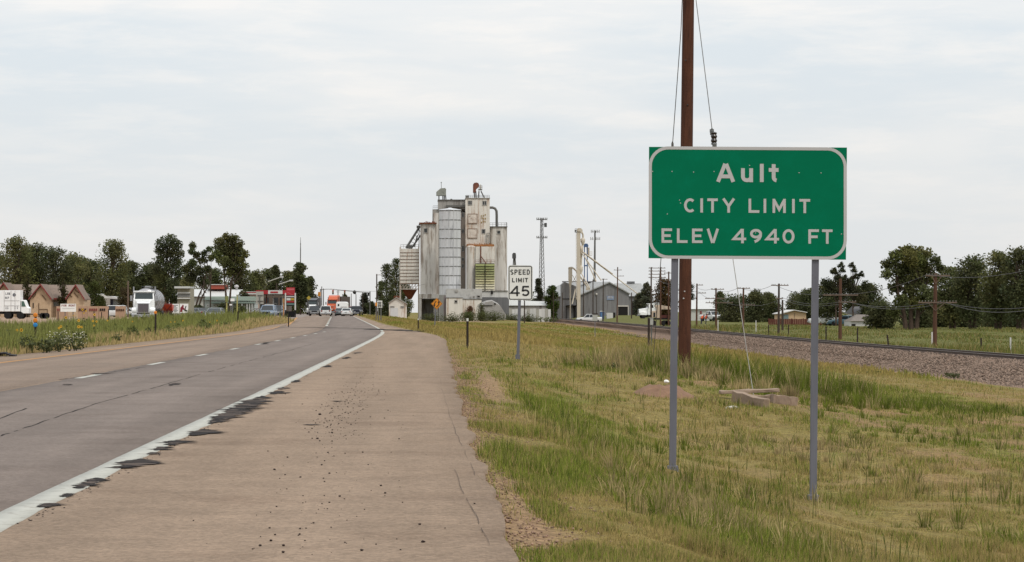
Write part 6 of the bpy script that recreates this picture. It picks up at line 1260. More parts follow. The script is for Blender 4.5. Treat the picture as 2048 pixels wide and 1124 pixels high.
mb = MB(); mb.box(-11.5, -.6, -.5, .5, .75, 1.05); mb.box(-11.5, -9, -1.1, 1.1, .95, 1.2); mb.build('frame', m_plast, tk)
for x in (-9.6, -10.9):
    for sg in (-1, 1): wheel(tk, x, sg * .98, .5, .5)
MB().box(-2.4, -2.0, .3, .45, 0.1, .75).build('landing_leg', m_steelg, tk)
t = tractor(624, 600, FACE, 'black semi truck with a bright white bumper facing us in the oncoming lane', paint('truck_black', S(40, 38, 42), .3), grille=m_chrome, h=.92)
for o in t.children:
    if o.name.startswith(('hood', 'fender')): o.data.materials[0] = p_truck
tr = thing('box_trailer', 'dark box trailer behind the black semi truck', 'trailer', t.location + Vector((0, 5.1, 0)), FACE)
MB().box(-13, -.2, -1.25, 1.25, 1.15, 3.75).build('trailer_box', mat('trailer_dark', S(74, 72, 78), .6, vary=.15), tr, bevel=.03); [wheel(tr, x, sg * 1., .5, .5) for x in (-10.5, -11.8) for sg in (-1, 1)]; MB().box(-12.6, -.6, -.4, .4, .8, 1.14).build('frame', m_plast, tr)
p_or = paint('truck_orange', S(228, 104, 52), .4)
t = tractor(661.5, 560, FACE - .12, 'orange semi truck facing us behind the white sport utility car', p_or, grille=p_or, h=1.02)
tr = thing('box_trailer', 'dark box trailer behind the orange semi truck', 'trailer', t.location + Vector((-sin(.12) * -5.1 * 0 + .6, 5.1, 0)), FACE - .12)
MB().box(-13, -.2, -1.28, 1.28, 1.15, 3.9).build('trailer_box', mat('trailer_brown', S(92, 76, 70), .7, vary=.15), tr, bevel=.03); [wheel(tr, x, sg * 1., .5, .5) for x in (-10.5, -11.8) for sg in (-1, 1)]; MB().box(-12.6, -.6, -.4, .4, .8, 1.14).build('frame', m_plast, tr)
s = Site(684, 540); t = thing('camper_trailer', 'white camper trailer with a small dark window right of the orange truck', 'camper', s.b)
mb = MB(); mb.prism([(s.x(a), s.z(b)) for a, b in ((672, 626), (672, 607), (674, 603.6), (693, 603.6), (695, 606), (695, 626))], 0, 7); mb.build('shell', p_truck, t, bevel=.1); mb = MB(); s.box(mb, 675.4, 678.6, -.05, -.003, 608, 612); mb.build('window', m_cglass, t); mb = MB(); s.box(mb, 681, 694, -.04, -.003, 613, 615); mb.build('stripe', m_refl, t)
for y in (2.5, 3.5):
    for x in (673.5, 693.5): wheel(t, s.x(x), y, .38, .25)
t = tractor(1277, 600, pi + .12, 'white semi truck seen from its left side, right of the grain shed doorway', p_truck, grille=m_chrome, h=.86)
# white box truck at the left edge
s = Site(20, 367); t = thing('box_truck', 'white box truck with grey lettering and green tinted cab at the left edge', 'truck', s.b)
mb = MB(); s.box(mb, -34, 40.5, 0, 2.5, 581, 623); mb.build('cargo_box', p_truck, t, bevel=.05)
mb = MB(); [s.box(mb, x - .3, x + .3, -.05, -.003, 581.6, 622.6) for x in (-12, 8.5, 22, 30)]; s.box(mb, 8.9, 39, -.04, -.003, 601, 601.6); s.box(mb, 8.9, 39, -.045, -.003, 611, 611.5); mb.build('panel_seam', m_refl, t)
for i, (c, x, y, w, h) in enumerate((('L', 11, 590, 2.6, 5), ('O', 14.4, 590, 2.4, 5), ('N', 17.4, 590, 2.6, 5), ('D', 10, 598, 2.2, 4.5), ('E', 12.8, 598, 2.2, 4.5), ('P', 15.8, 598, 2.4, 4.5))):
    PX = lambda px, py, yy: (s.x(px), yy, s.z(-py)); mb = MB(); letters(mb, [(c, x, x + w, -y, -y + h)], .9, PX, -.01); mb.build('letter', mat('letter_grey', S(128, 130, 136), .7), t)
mb = MB(); mb.lathe([(s.K * 3.4, 0), (s.K * 3.4, -.02), (s.K * 2, -.024)], 16, axis='y', c=s.p(28.5, 590, -.003)); mb.build('emblem', mat('letter_grey', (0, 0, 0)), t)
mb = MB(); [s.box(mb, x, x + 2.2, -.02, -.003, y, y + 1.4) for x in (11, 14.5, 29, 34) for y in (613.4, 616.6)]; mb.build('fine_print', mat('letter_grey', (0, 0, 0)), t)
mb = MB(); mb.prism([(s.x(a), s.z(b)) for a, b in ((41.5, 627), (41.5, 600), (48, 600), (53, 613), (57, 616), (57, 627))], .1, 2.4); cab = mb.build('cab', p_truck, t, bevel=.06); mb = MB(); mb.prism([(s.x(a), s.z(b)) for a, b in ((43, 613), (43, 602.5), (47.4, 602.5), (51.4, 613))], .05, .098); mb.build('side_window', paint('pane_green', S(84, 118, 104), .2), cab)
mb = MB(); s.box(mb, -30, 52, .5, 2, 623.1, 628); mb.build('chassis', m_plast, t)
for x in (-12, 15, 40):
    for y in (.3, 2.2): wheel(t, s.x(x), -.05 + y if y > 1 else .25, .5, .3)
s = Site(76, 372); t = thing('flatbed_trailer', 'empty dark flatbed trailer parked right of the white box truck', 'trailer', s.b); mb = MB(); s.box(mb, 55, 91, .2, 2.4, 627.5, 629.6); mb.build('deck', m_plast, t)
for x in (84, 89): wheel(t, s.x(x), .3, .4, .3); wheel(t, s.x(x), 2.2, .4, .3)
# orange spreader truck
s = Site(335, 325); t = thing('spreader_truck', 'orange hopper spreader on a dark truck frame behind the tanker', 'truck', s.b)
MB().loft([[s.p(323, 608, 0), s.p(344, 609.5, 0), s.p(344, 609.5, 2.4), s.p(323, 608, 2.4)], [s.p(327, 621.5, .6), s.p(344, 621.5, .6), s.p(344, 621.5, 1.8), s.p(327, 621.5, 1.8)]]).build('hopper', paint('spreader_orange', S(226, 78, 40), .5, stain=S(170, 60, 40), stain_amt=.5), t, bevel=.03)
mb = MB(); s.box(mb, 318, 343, .3, 2.1, 621.8, 625); mb.build('chassis', mat('frame_maroon', S(96, 50, 44), .8), t); [wheel(t, s.x(x), y, .42, .3) for x in (322, 338) for y in (.3, 2.1)]
mb = MB(); mb.bar(s.p(323, 608, .05), s.p(333, 620, .45), .1, .08); mb.bar(s.p(343, 610, .05), s.p(334, 620, .45), .1, .08); s.box(mb, 323, 344, -.06, .04, 607.4, 609); mb.build('hopper_rib', m_trim, t)
# crane truck by the double pole
s = Site(1325, 450); t = thing('crane_truck', 'beige crane truck with a folded boom parked under the double pole', 'truck', s.b); m_cr = paint('crane_beige', S(222, 200, 176), .5)
mb = MB(); mb.prism([(s.x(a), s.z(b)) for a, b in ((1303, 635), (1303, 624), (1306, 621.4), (1312, 621.4), (1313, 635))], 0, 2.4); mb.build('cab', m_cr, t, bevel=.05); mb = MB(); s.box(mb, 1306.8, 1310.6, -.05, -.003, 625, 634); mb.build('side_window', m_cglass, t)
mb = MB(); s.box(mb, 1313.6, 1321, .3, 2, 612.5, 637); mb.bar(s.p(1312, 613.5, 1), s.p(1320, 612.5, 1), .5, .5); mb.bar(s.p(1319, 613, 1.2), s.p(1341, 616.5, 1.2), .55, .5); [mb.bar(s.p(x, 616, .9), s.p(x, 619, .9), .5, .3) for x in (1326, 1333, 1340)]; mb.build('boom', m_cr, t, bevel=.03)
mb = MB(); s.box(mb, 1302, 1342, .3, 2.1, 636, 639.5); mb.build('chassis', m_plast, t); mb = MB(); s.box(mb, 1322, 1341, .2, 2.2, 630, 635.9); mb.build('deck_box', mat('frame_maroon', (0, 0, 0)), t); [wheel(t, s.x(x), y, .48, .35) for x in (1307, 1330, 1336) for y in (.3, 2.1)]
# ------------------------------------------------------------------ two workers
m_skin = mat('skin', S(176, 128, 104), .6); m_vest = paint('vest_orange', S(240, 104, 50), .7); m_jean = mat('jeans', S(60, 62, 82), .9); m_cap = paint('cap_white', S(220, 216, 206), .6)
def worker(px, Y, rz, label, bend_):
    b = gnd(px, Y); t = thing('person', label, 'person', b, rz)
    hip = Vector((0, 0, .9)); ch = hip + Vector((.42 * sin(bend_), 0, .42 * cos(bend_))); nk = hip + Vector((.58 * sin(bend_), 0, .58 * cos(bend_))); hd = nk + Vector((.2 * sin(bend_ * .8), 0, .2 * cos(bend_ * .8)))
    J = [(hip, .15), (hip + (ch - hip) * .5, .15), (ch, .17), (nk, .07), (hd, .1), (hd + (hd - nk) * .4, .09)]; Ed = [(0, 1), (1, 2), (2, 3), (3, 4), (4, 5)]
    for sg in (-1, 1):
        n = len(J); J += [(hip + Vector((0, sg * .1, -.06)), .1), (Vector((.06, sg * .13, .48)), .075), (Vector((-.04, sg * .14, .09)), .05), (Vector((.13, sg * .15, .04)), .045)]; Ed += [(0, n), (n, n + 1), (n + 1, n + 2), (n + 2, n + 3)]
        n = len(J); sh = ch + (nk - ch) * .5 + Vector((0, sg * .2, 0)); el = sh + Vector((.12, sg * .05, -.27)); wr = el + Vector((.2, -sg * .03, -.12)); J += [(sh, .065), (el, .048), (wr, .034), (wr + Vector((.09, 0, -.05)), .03)]; Ed += [(2, n), (n, n + 1), (n + 1, n + 2), (n + 2, n + 3)]
    me = D.meshes.new('body'); me.from_pydata([j[0] for j in J], Ed, []); o = link('body', me, t); me.materials.append(m_jean)
    sk = o.modifiers.new('skin', 'SKIN'); sk.use_smooth_shade = True
    for v, j in zip(me.skin_vertices[0].data, J): v.radius = (j[1], j[1])
    me.skin_vertices[0].data[0].use_root = True; su = o.modifiers.new('sub', 'SUBSURF'); su.levels = 1; su.render_levels = 1
    a = (nk - hip).normalized(); u = Vector((a.z, 0, -a.x)); rings = []
    for f, w, d in ((.02, .21, .17), (.3, .22, .18), (.6, .25, .19), (.82, .25, .16), (.97, .13, .1)):
        c = hip.lerp(nk, f); rings.append([c + Vector((0, 1, 0)) * w * cos(q * pi / 6) + u * d * sin(q * pi / 6) for q in range(12)])
    MB().loft(rings).build('vest', m_vest, t, smooth=True)
    MB().loft([[hd + Vector((.13 * cos(q * pi / 6) * r + .02, .115 * sin(q * pi / 6) * r, z)) for q in range(12)] for r, z in ((.8, -.13), (1, -.03), (1, .06))]).build('face', m_skin, t, smooth=True)
    MB().loft([[hd + Vector((.14 * cos(q * pi / 6) * r, .125 * sin(q * pi / 6) * r, z)) for q in range(12)] for r, z in ((1.2, .062), (1.04, .075), (.9, .14), (.4, .18))]).build('hard_hat', m_cap, t, smooth=True)
worker(1402.5, 440, .3, 'worker in an orange vest bending down, left of the two by the white pickup', .7); worker(1411.5, 435, -.2, 'worker in an orange vest standing against the white pickup', .35)
YS = 29.6; k = YS / F
bl = onland(1346, 945); base = Vector((at(1495, 624, YS).x, YS, h1(at(1495, 624, YS).x, YS)))
t = thing('city_limit_sign', 'large green road sign with white lettering, on two grey steel posts in the grass', 'road sign', base)
mb = MB(); mb.prism([(sp(*q)[0], sp(*q)[2]) for q in ((1298, 293.6), (1694, 295), (1692, 519.5), (1297, 516.5))], 0, .004)
mb.build('sign_panel', m_green, t, bevel=.001)
mb = MB()
def rrect(x0, y0, x1, y1, r, n=9):
    P = []
    for cx, cy, a in ((x1 - r, y1 - r, 0), (x0 + r, y1 - r, 90), (x0 + r, y0 + r, 180), (x1 - r, y0 + r, 270)): P += arc(cx, cy, r, r, a, a + 90, n)
    return P + [P[0]]
def tilt(px, py): return sp(px, py + .0062 * (px - 1495))
def PX(px, py, y): q = tilt(px, -py); return (q[0], y, q[2])
stroke(mb, rrect(1300.5, -515.2, 1690.5, -296.8, 36), 6.2, -.002, PX); mb.build('border', m_refl, t)
def line(spec, tt):
    for c, a, b, d, e in spec:
        mb = MB(); letters(mb, [(c, a, b, -e, -d)], tt, PX, -.0025); mb.build('letter', m_refl, t)
line([('A', 1432.5, 1470, 327.5, 364), ('u', 1482, 1506, 336.5, 364.3), ('l', 1517, 1530, 327.5, 364), ('t', 1537.5, 1557, 328, 364.3)], 7.6)
line([(c, a, b, 397.3, 425.6) for c, a, b in (('C', 1368, 1391.5), ('I', 1400, 1406.5), ('T', 1414.5, 1435.5), ('Y', 1444.5, 1470), ('L', 1497, 1518.7), ('I', 1526.5, 1533), ('M', 1545, 1571.5), ('I', 1583.5, 1590), ('T', 1598.7, 1620.3))], 5.3)
line([(c, a, b, 457.8, 486.6) for c, a, b in (('E', 1323, 1344), ('L', 1353.8, 1375), ('E', 1384, 1405), ('V', 1413.3, 1437.7), ('4', 1465.7, 1492.3), ('9', 1500, 1523.8), ('4', 1531.8, 1558), ('0', 1565, 1589), ('F', 1616.6, 1637.8), ('T', 1644, 1665))], 5.3)
riv = None
for px, py in ((1305, 344), (1344, 344), (1387, 345), (1428, 343.5), (1499, 331), (1598, 345), (1642, 345), (1334.5, 429), (1359, 401), (1361, 407), (1511, 466), (1683, 467)):
    q = tilt(px, py)
    if riv is None:
        riv = MB().lathe([(.006, 0), (.005, -.003), (.001, -.005)], 8, axis='y').build('rivet', m_refl, t); riv.location = (q[0], -.0005, q[2])
    else:
        o = riv.copy(); COL.objects.link(o); o.location = (q[0], -.0005, q[2])
for xt, yt, xb, yb in ((1353, 300, 1346, 941), (1634, 301, 1627.5, 999)):
    a = Vector(sp(xt, yt, .05)); b = Vector(sp(xb, yb, .05)); gz = h1(base.x + b.x, YS + .05) - base.z
    b = a + (b - a) * ((a.z - (gz - .15)) / (a.z - b.z)) if b.z > gz else b
    p = MB().bar(a, b, .074, .05).build('post', m_galv, t, bevel=.004)
    d = (b - a).normalized(); c = b - d * .17 if b.z < gz else b
    MB().bar(Vector(sp(xb, yb + 5, .05)), Vector(sp(xb, yb - 9, .05)), .112, .085).build('sleeve', m_galv, p, bevel=.003)
    f = Vector(sp(xb, yb + 3, .05)); MB().box(f.x - .075, f.x + .075, f.y - .07, f.y + .07, f.z - .012, f.z + .006).box(f.x - .055, f.x + .055, f.y - .05, f.y + .05, f.z + .014, f.z + .026).build('slip_plate', m_galv, p, bevel=.002)
    if xt < 1500:
        for dx in (-.05, .05): MB().lathe([(.011, -.03), (.011, .04)], 6, c=(f.x + dx, f.y - .045, f.z)).build('bolt', m_galv, p)
for yy in (352, 462):
    a = Vector(sp(1302, yy, .02)); b = Vector(sp(1690, yy + 2, .02)); MB().bar(a, b, .04, .03).build('stiffener', m_galv2, t)
# --- speed limit
YS = 72.
base = gnd(1036, YS)
t = thing('speed_limit_sign', 'white speed limit sign reading 45 on a single grey post in the verge', 'road sign', base)
b0 = sp(1016, 530); b1 = sp(1065.5, 600)
cz = (b0[2] + b1[2]) / 2
P8 = [(sp(a, 0)[0], sp(0, b)[2]) for a, b in ((1019, 529.6), (1062, 530.4), (1065.6, 534), (1065, 598), (1062, 600.6), (1019, 599.8), (1015.6, 596), (1016, 533))]
MB().prism(P8, 0, .004).build('sign_panel', m_signwhite, t)
PX = lambda px, py, y: (sp(px, 0)[0], y, sp(0, -py)[2])
mb = MB(); stroke(mb, rrect(1018.2, -598.3, 1063.2, -531.9, 3.2), 1.7, -.004, PX); mb.build('border', m_black, t)
def line2(spec, tt):
    for c, a, b, d, e in spec:
        mb = MB(); letters(mb, [(c, a, b, -e, -d)], tt, PX, -.006); mb.build('letter', m_black, t)
line2([(c, 1020.8 + i * 8.2, 1027 + i * 8.2, 538.5, 548.8) for i, c in enumerate('SPEED')], 1.75)
line2([(c, a, b, 555.5, 564.2) for c, a, b in (('L', 1024.3, 1029.5), ('I', 1031, 1035), ('M', 1036.2, 1043.6), ('I', 1045, 1048.6), ('T', 1049.8, 1056))], 1.7)
line2([('4', 1020.8, 1039.5, 571.3, 592), ('5', 1043.3, 1058.8, 571.3, 592)], 3.4)
MB().bar((sp(1041, 0)[0], .05, sp(0, 534)[2]), (sp(1035.5, 0)[0], .05, -.2), .075, .06).build('post', m_galv, t, bevel=.004)
MB().box(sp(1035.5, 0)[0] - .06, sp(1035.5, 0)[0] + .06, 0, .1, -.1, .12).build('sleeve', m_galv, t)
# --- big brown utility pole with two guy wires
YS = 66.
base = gnd(1368, YS)
t = thing('utility_pole', 'tall reddish brown wooden pole rising behind the green sign', 'utility pole', base)
top = at(1379, -190, YS) - base
MB().tube([(0, 0, -.4), tuple(Vector((0, 0, 0)) + top * .5), tuple(top)], [.155, .15, .135], 14).build('pole', m_wood, t, smooth=True)
for px, py in ((1370, 122), (1374, 211), (1368, 583), (1366, 597)):
    q = at(px, py, YS) - base; MB().lathe([(.02, 0), (.015, -.02), (.004, -.025)], 8, axis='y', c=(q.x, -.15, q.z)).build('nail_tag', m_refl if py > 500 else m_black, t)
MB().bar(at(1379, -150, YS) - base + Vector((-1.2, -.17, 0)), at(1379, -150, YS) - base + Vector((1.2, -.17, 0)), .12, .1).build('crossarm', m_wood, t)
# guy wires: from the pole above the frame down to the ground
b = gnd(1304, 69.)
t = thing('guy_wire', 'thin guy wire falling on the left of the brown pole', 'guy wire', b, group='guy wires of the brown pole')
q = [at(*p, lerp(p[1], (-40, YS), (720, b.y))) - b for p in ((1366, -40), (1362, 60), (1345, 290), (1322, 517))] + [Vector((0, 0, -.05))]
MB().tube(q, .010, 5).build('cable', m_cable, t)
MB().lathe([(.012, -.1), (.03, -.05), (.03, .05), (.012, .1)], 8, c=at(1345, 291, lerp(291, (-40, YS), (720, b.y))) - b).build('clamp', m_cable, t)
b = onland(1508, 792)
t = thing('guy_wire', 'guy wire with a dark strain insulator falling on the right of the brown pole', 'guy wire', b, group='guy wires of the brown pole')
dep = lambda py: float(lerp(py, (-40, YS), (792, b.y)))
P = lambda x, y: at(x, y, dep(y)) - b
MB().tube([P(1386, -40), P(1392, 0), P(1422, 242), P(1424, 258)], .010, 5).build('cable', m_cable, t)
MB().tube([P(1429, 290), P(1466, 519), Vector((0, 0, -.05))], .009, 5).build('cable', mat('pale_cable', S(160, 154, 144, .6), .5, metal=.2), t)
q = P(1424, 262)
MB().box(q.x - .05, q.x + .04, q.y - .03, q.y + .03, q.z - .03, q.z + .04).lathe([(.02, -.09), (.045, -.06), (.045, .02), (.02, .08)], 8, c=(q.x, q.y, q.z - .02)).build('clamp', m_galv2, t)
q = P(1428, 277)
mb = MB(); mb.lathe([(.03, -.15), (.07, -.13), (.055, -.09), (.075, -.05), (.055, 0), (.075, .05), (.055, .09), (.07, .13), (.03, .15)], 10, c=q)
mb.build('insulator', paint('brown_porcelain', S(48, 40, 38), .25), t, smooth=True)
q = P(1429, 291); MB().lathe([(.02, -.06), (.05, -.03), (.05, .03), (.02, .06)], 8, c=q).build('clamp', m_galv2, t)
# --- delineator and other short posts: (px, py_base, py_top, Y, style)
m_or = paint('reflector_orange', S(236, 138, 30, .7), .4); m_bl = paint('reflector_blue', S(40, 140, 205, .7), .4); m_wr = paint('reflector_white', S(235, 235, 228, .65), .4)
def delineator(px, Y, pt, label, w=.05, discs=(), cap=None, name='delineator_post'):
    b = gnd(px, Y); t = thing(name, label, 'marker post', b, group='marker posts along the road')
    z = at(px, pt, Y).z - b.z
    MB().bar((.0, 0, -.2), (0, 0, z), w, .03).build('post', m_post, t)
    MB().box(-w * .7, w * .7, .016, .03, .1, z * .95).build('flange', m_post, t)
    for m, py in discs:
        q = at(px, py, Y).z - b.z
        MB().lathe([(.062, -.02), (.07, -.03), (.055, -.045), (.02, -.048)], 14, axis='y', c=(0, 0, q)).build('reflector', m, t)
    if cap: MB().box(-w * .62, w * .62, -.03, .03, z - .09, z + .01).build('cap', cap, t)
    return t
delineator(71, 85, 627, 'post with two orange discs and one blue disc in the median weeds', .05, ((m_or, 630), (m_or, 640.5), (m_bl, 650)))
delineator(311, 118, 624, 'dark post with one orange disc on top beside the tanker truck', .055, ((m_or, 625),))
delineator(577, 205, 628, 'short dark post in the weeds near the tip of the median', .06)
delineator(476, 215, 622, 'short dark post behind the weeds, right of the pale sedan', .07)
delineator(935, 92, 637, 'brown post with a white cap, nearest on the right of the shoulder', .055, cap=m_wr)
delineator(836.5, 182, 637.5, 'thin brown post with a white cap beyond the end of the paved shoulder', .06, cap=m_wr)
for px, Y, pt, lb in ((188, 205, 622, 'thin dark stake in the weeds left of the white parked car'), (217, 190, 618, 'dark stake in the weeds below the white parked car'), (116, 190, 622, 'thin stake in the weeds below the rental sign'), (203, 215, 624, 'thin stake between two dark stakes in the median')):
    delineator(px, Y, pt, lb, .05, name='stake')
# --- diamond warning sign on the right
YS = 205.; base = gnd(869, YS)
t = thing('warning_sign', 'orange diamond warning sign with two black arrows on a thin post before the elevator', 'road sign', base)
c = sp(873.5, 607.5); hw = 11.6 * YS / F
MB().prism([(c[0] - hw, c[2]), (c[0], c[2] - hw), (c[0] + hw, c[2]), (c[0], c[2] + hw)], 0, .01).build('sign_panel', m_wo, t)
PX = lambda px, py, y: (sp(px, 0)[0], y, sp(0, -py)[2])
mb = MB(); stroke(mb, [(873.5 + 10.3 * cos(rad(a)), -607.5 + 10.3 * sin(rad(a))) for a in (0, 90, 180, 270, 360)], .5, -.006, PX)
stroke(mb, [(872.5, -602), (869, -607), (869, -609)], 1.8, -.008, PX); mb.quad(*[PX(a, -b, -.01) for a, b in ((866.6, 609), (871.6, 609), (869, 613.5))])
stroke(mb, [(873, -614), (878, -609), (877.6, -605)], 1.8, -.012, PX); mb.quad(*[PX(a, -b, -.014) for a, b in ((880.2, 605.4), (875.2, 605.4), (877.4, 600.8))])
mb.build('arrow_symbol', m_black, t)
MB().bar((sp(871.5, 0)[0], .04, sp(0, 616)[2]), (0, .04, -.3), .07, .05).build('post', m_galv, t)
# --- signal / marker boxes by the track
m_box = paint('box_grey', S(196, 196, 190), .6)
for px, Y, pt, bt, w, lb in ((1190, 300, 629, 642, 10, 'white marker box on a thin post before the grey grain shed'),):
    b = gnd(px, Y); t = thing('marker_box', lb, 'marker post', b); K = Y / F; z = lambda py: at(px, py, Y).z - b.z
    MB().bar((0, 0, -.4), (0, 0, z(bt)), .07, .07).build('post', m_galv, t)
    MB().box(-w * K / 2, w * K / 2, -.12, .12, z(bt), z(pt)).build('box', m_box, t, bevel=.02)
    MB().box(-w * K * .6, w * K * .6, -.15, .15, z(pt) + .005, z(pt) + .12).build('lid', m_post, t)
Y = 215; b = gnd(1298, Y); t = thing('signal_box', 'dark square post with a grey metal box beside the railway track', 'signal box', b); K = Y / F; z = lambda py: at(1298, py, Y).z - b.z
MB().box(-2.6 * K, 1.6 * K, -.1, .1, -.3, z(636)).build('post', m_post, t); MB().box(1.7 * K, 8.4 * K, -.08, .2, z(650), z(637)).build('box', m_box, t, bevel=.02)
MB().bar((5 * K, .05, -.3), (5 * K, .05, z(650) - .001), .1, .1).build('box_leg', m_galv2, t); MB().box(1.5 * K, 8.8 * K, -.12, .24, z(637) + .002, z(637) + .06).build('lid', m_box, t)
# --- broken concrete culvert, mound and rubbish
m_conc = mat('old_concrete', S(176, 152, 132), .95, vary=.2, scale=5, bump=.6, bscale=14, stain=S(146, 118, 96), stain_amt=.6, stain_scale=2)
YS = 60.
YC = onland(1500, 812).y
def slab(px, y, sx, sy, sz, rz, tilt, dz, label):
    b = gnd(px, y); mb = MB(); rr = random.Random(int(px)); n = 6
    mb.loft([[(sx * (k / n - .5), -sy / 2 + rr.uniform(-.012, .012), 0), (sx * (k / n - .5), sy / 2 + rr.uniform(-.012, .012), 0), (sx * (k / n - .5), sy / 2 + rr.uniform(-.012, .012), sz + rr.uniform(-.018, .012)), (sx * (k / n - .5), -sy / 2 + rr.uniform(-.012, .012), sz + rr.uniform(-.018, .012))] for k in range(n + 1)])
    ob = mb.build('concrete_block', m_conc, bevel=.01, loc=(b.x, b.y, b.z + dz)); ob.rotation_euler = (0, tilt, rz); tag(ob, label, 'concrete block', 'broken concrete in the grass')
slab(1500, YC - .1, .95, .17, .24, -1.0, .14, -.03, 'tan sloping concrete block, nearest piece of the broken culvert')
slab(1498, YC + 1.5, 1.15, .3, .07, .06, -.03, .15, 'long thin concrete slab at the back of the broken culvert')
slab(1526, YC + 1.2, .36, .14, .18, .1, -.05, -.05, 'upright concrete wall behind the sloping block of the culvert')
slab(1566, YC + 1.1, .5, .2, .2, .22, .14, -.04, 'concrete block at the right end of the broken culvert, half in grass')
m_dirt = mat('mound_soil', S(150, 116, 92), .95, vary=.25, scale=5, bump=.8, bscale=12)
p = onland(1328, 795); ps = []
mb = MB(); n = 30; R = [(.8, -.07), (.66, 0), (.55, .05), (.44, .09), (.33, .14), (.22, .18), (.12, .2), (.03, .21)]
for i, (r, z) in enumerate(R):
    for j in range(n):
        a = 2 * pi * j / n; cx_, cy_ = cos(a) * r, sin(a) * r; q = 1 + .5 * (float(fbm(cx_ * 2 + 5, cy_ * 2, 3)) - .5)
        mb.v.append((cx_ * q, cy_ * q * 1.3, z * (.7 + .8 * float(fbm(cx_ * 3, cy_ * 3, 8))) + .09 * (float(fbm(cx_ * 9, cy_ * 9, 12)) - .5)))
mb.f = [(i * n + j, i * n + (j + 1) % n, (i + 1) * n + (j + 1) % n, (i + 1) * n + j) for i in range(7) for j in range(n)] + [tuple(range(7 * n, 8 * n))]; mb.m = [0] * len(mb.f)
tag(mb.build('dirt_mound', m_dirt, smooth=True, loc=(p.x, p.y + .6, p.z)), 'small mound of reddish dirt beside the left post of the green sign', 'dirt mound')
o = link('stone', PEB[1]); o.data = PEB[1].copy(); o.data.materials[0] = m_signwhite; o.location = (p.x + .10, p.y + .6, p.z + .25); o.scale = (.11, .09, .12)
tag(o, 'white stone lying on top of the dirt mound', 'stone')
p = onland(1466, 818); o = MB().prism([(-.13, 0), (.13, 0), (.11, .03), (.03, .05), (-.1, .035)], 0, .16).build('concrete_chip', m_signwhite, loc=p, bevel=.01); tag(o, 'flat white chip lying in front of the broken concrete culvert', 'stone')
for i, (px, py, sx, lb) in enumerate(((1566, 772, .3, 'tan rock behind the right end of the broken culvert'), (1594, 776, .36, 'grey brown rock in the grass right of the broken culvert'), (1555, 765, .2, 'small dark rock behind the broken culvert'))):
    p = onland(px, py); o = link('stone', PEB[i % 4]); o.data = PEB[i % 4].copy(); o.data.materials[0] = m_conc; o.location = p; o.scale = (sx, sx, sx * .6); tag(o, lb, 'stone')
# --- leafy weeds: dark rosettes and bushes
def leafball(mb, c, r, n, ls, rr, flat=1.):
    for i in range(n):
        d = Vector((rr.gauss(0, 1), rr.gauss(0, 1), rr.gauss(0, 1))).normalized(); q = Vector(c) + Vector((d.x * r[0], d.y * r[1], d.z * r[2])) * rr.uniform(.45, 1)
        u = Vector((rr.gauss(0, 1), rr.gauss(0, 1), rr.gauss(0, .6))).normalized(); v = u.cross(d + Vector((0, 0, .3))).normalized(); l = ls * rr.uniform(.6, 1.3)
        mb.quad(q - u * l, q + v * l * .45, q + u * l, q - v * l * .45)
m_weed = mat('weed_leaf', S(92, 98, 56), .7, vary=.4, scale=7, trans=.25); m_weedp = mat('pale_weed', S(150, 148, 108), .8, vary=.3, scale=9, trans=.2)
m_flow = mat('white_flower', S(226, 220, 196, .7), .7); m_sunp = paint('sunflower_petal', S(246, 190, 40, .75), .6); m_sunc = mat('sunflower_disc', S(60, 38, 22), .9)
rr = random.Random(4)
def weed(px, py, w, h, lb, m, name='weed_bush', flowers=0, n=140, ls=None):
    p = onland(px, py) if py > 640 else gnd(px, py)
    k = p.y / F; t = thing(name, lb, 'plant', p, group='leafy weeds'); mb = MB(); W_ = w * k / 2; Hh = h * k
    leafball(mb, (0, 0, Hh * .5), (W_, W_, Hh * .5), n, ls or max(.05, 3.2 * k), rr); mb.build('foliage', m, t)
    st = MB()
    for i in range(5): a = rr.uniform(0, 6.28); st.tube([(0, 0, -.05), (W_ * .5 * cos(a), W_ * .5 * sin(a), Hh * .7)], .012, 5)
    st.build('stem', m_weed, t)
    if flowers:
        f = MB()
        for i in range(flowers):
            x, y, z = rr.uniform(-W_, W_), rr.uniform(-W_, -W_ * .3), Hh * rr.uniform(.35, 1.02); s_ = 1.1 * k * rr.uniform(.7, 1.4)
            f.lathe([(s_ * .3, -s_ * .5), (s_, 0), (s_ * .4, s_ * .6)], 6, c=(x, y, z))
        f.build('blossom', m_flow, t)
weed(1205, 735, 26, 24, 'grey green weed clump left of the dirt mound, nearer the road', m_weed, n=90)
weed(1233, 741, 22, 16, 'low dark weed just right of another clump in the tall grass', m_weed, n=60)
weed(1905, 757, 44, 14, 'dark low weed at the foot of the railway gravel, far right', m_weed, n=110)
weed(1830, 753, 50, 6, 'flat green weed patch at the foot of the railway gravel', m_weed, n=70)
weed(1745, 748, 40, 6, 'flat green weed at the edge of the railway gravel near the right post', m_weed, n=60)
weed(1100, 645, 60, 12, 'low bushy weeds at the far end of the railway gravel', m_weed, n=120)
weed(150, 704, 52, 40, 'bush with small white flowers beside the road edge in the median', m_weed, flowers=70, n=260)
weed(118, 706, 46, 44, 'leafy bush left of the white flowered one in the median', m_weed, flowers=34, n=260)
weed(92, 708, 40, 34, 'dark leafy bush at the foot of the disc marker post', m_weed, flowers=0, n=240)
weed(55, 708, 50, 40, 'leafy weed left of the disc marker post', m_weed, n=240)
weed(16, 706, 44, 46, 'leafy weed at the left edge of the photo behind the tyre scrap', m_weed, n=240)
weed(232, 688, 26, 20, 'dark weed in the straw edge of the median below the white car', m_weed, n=80)
sf = None
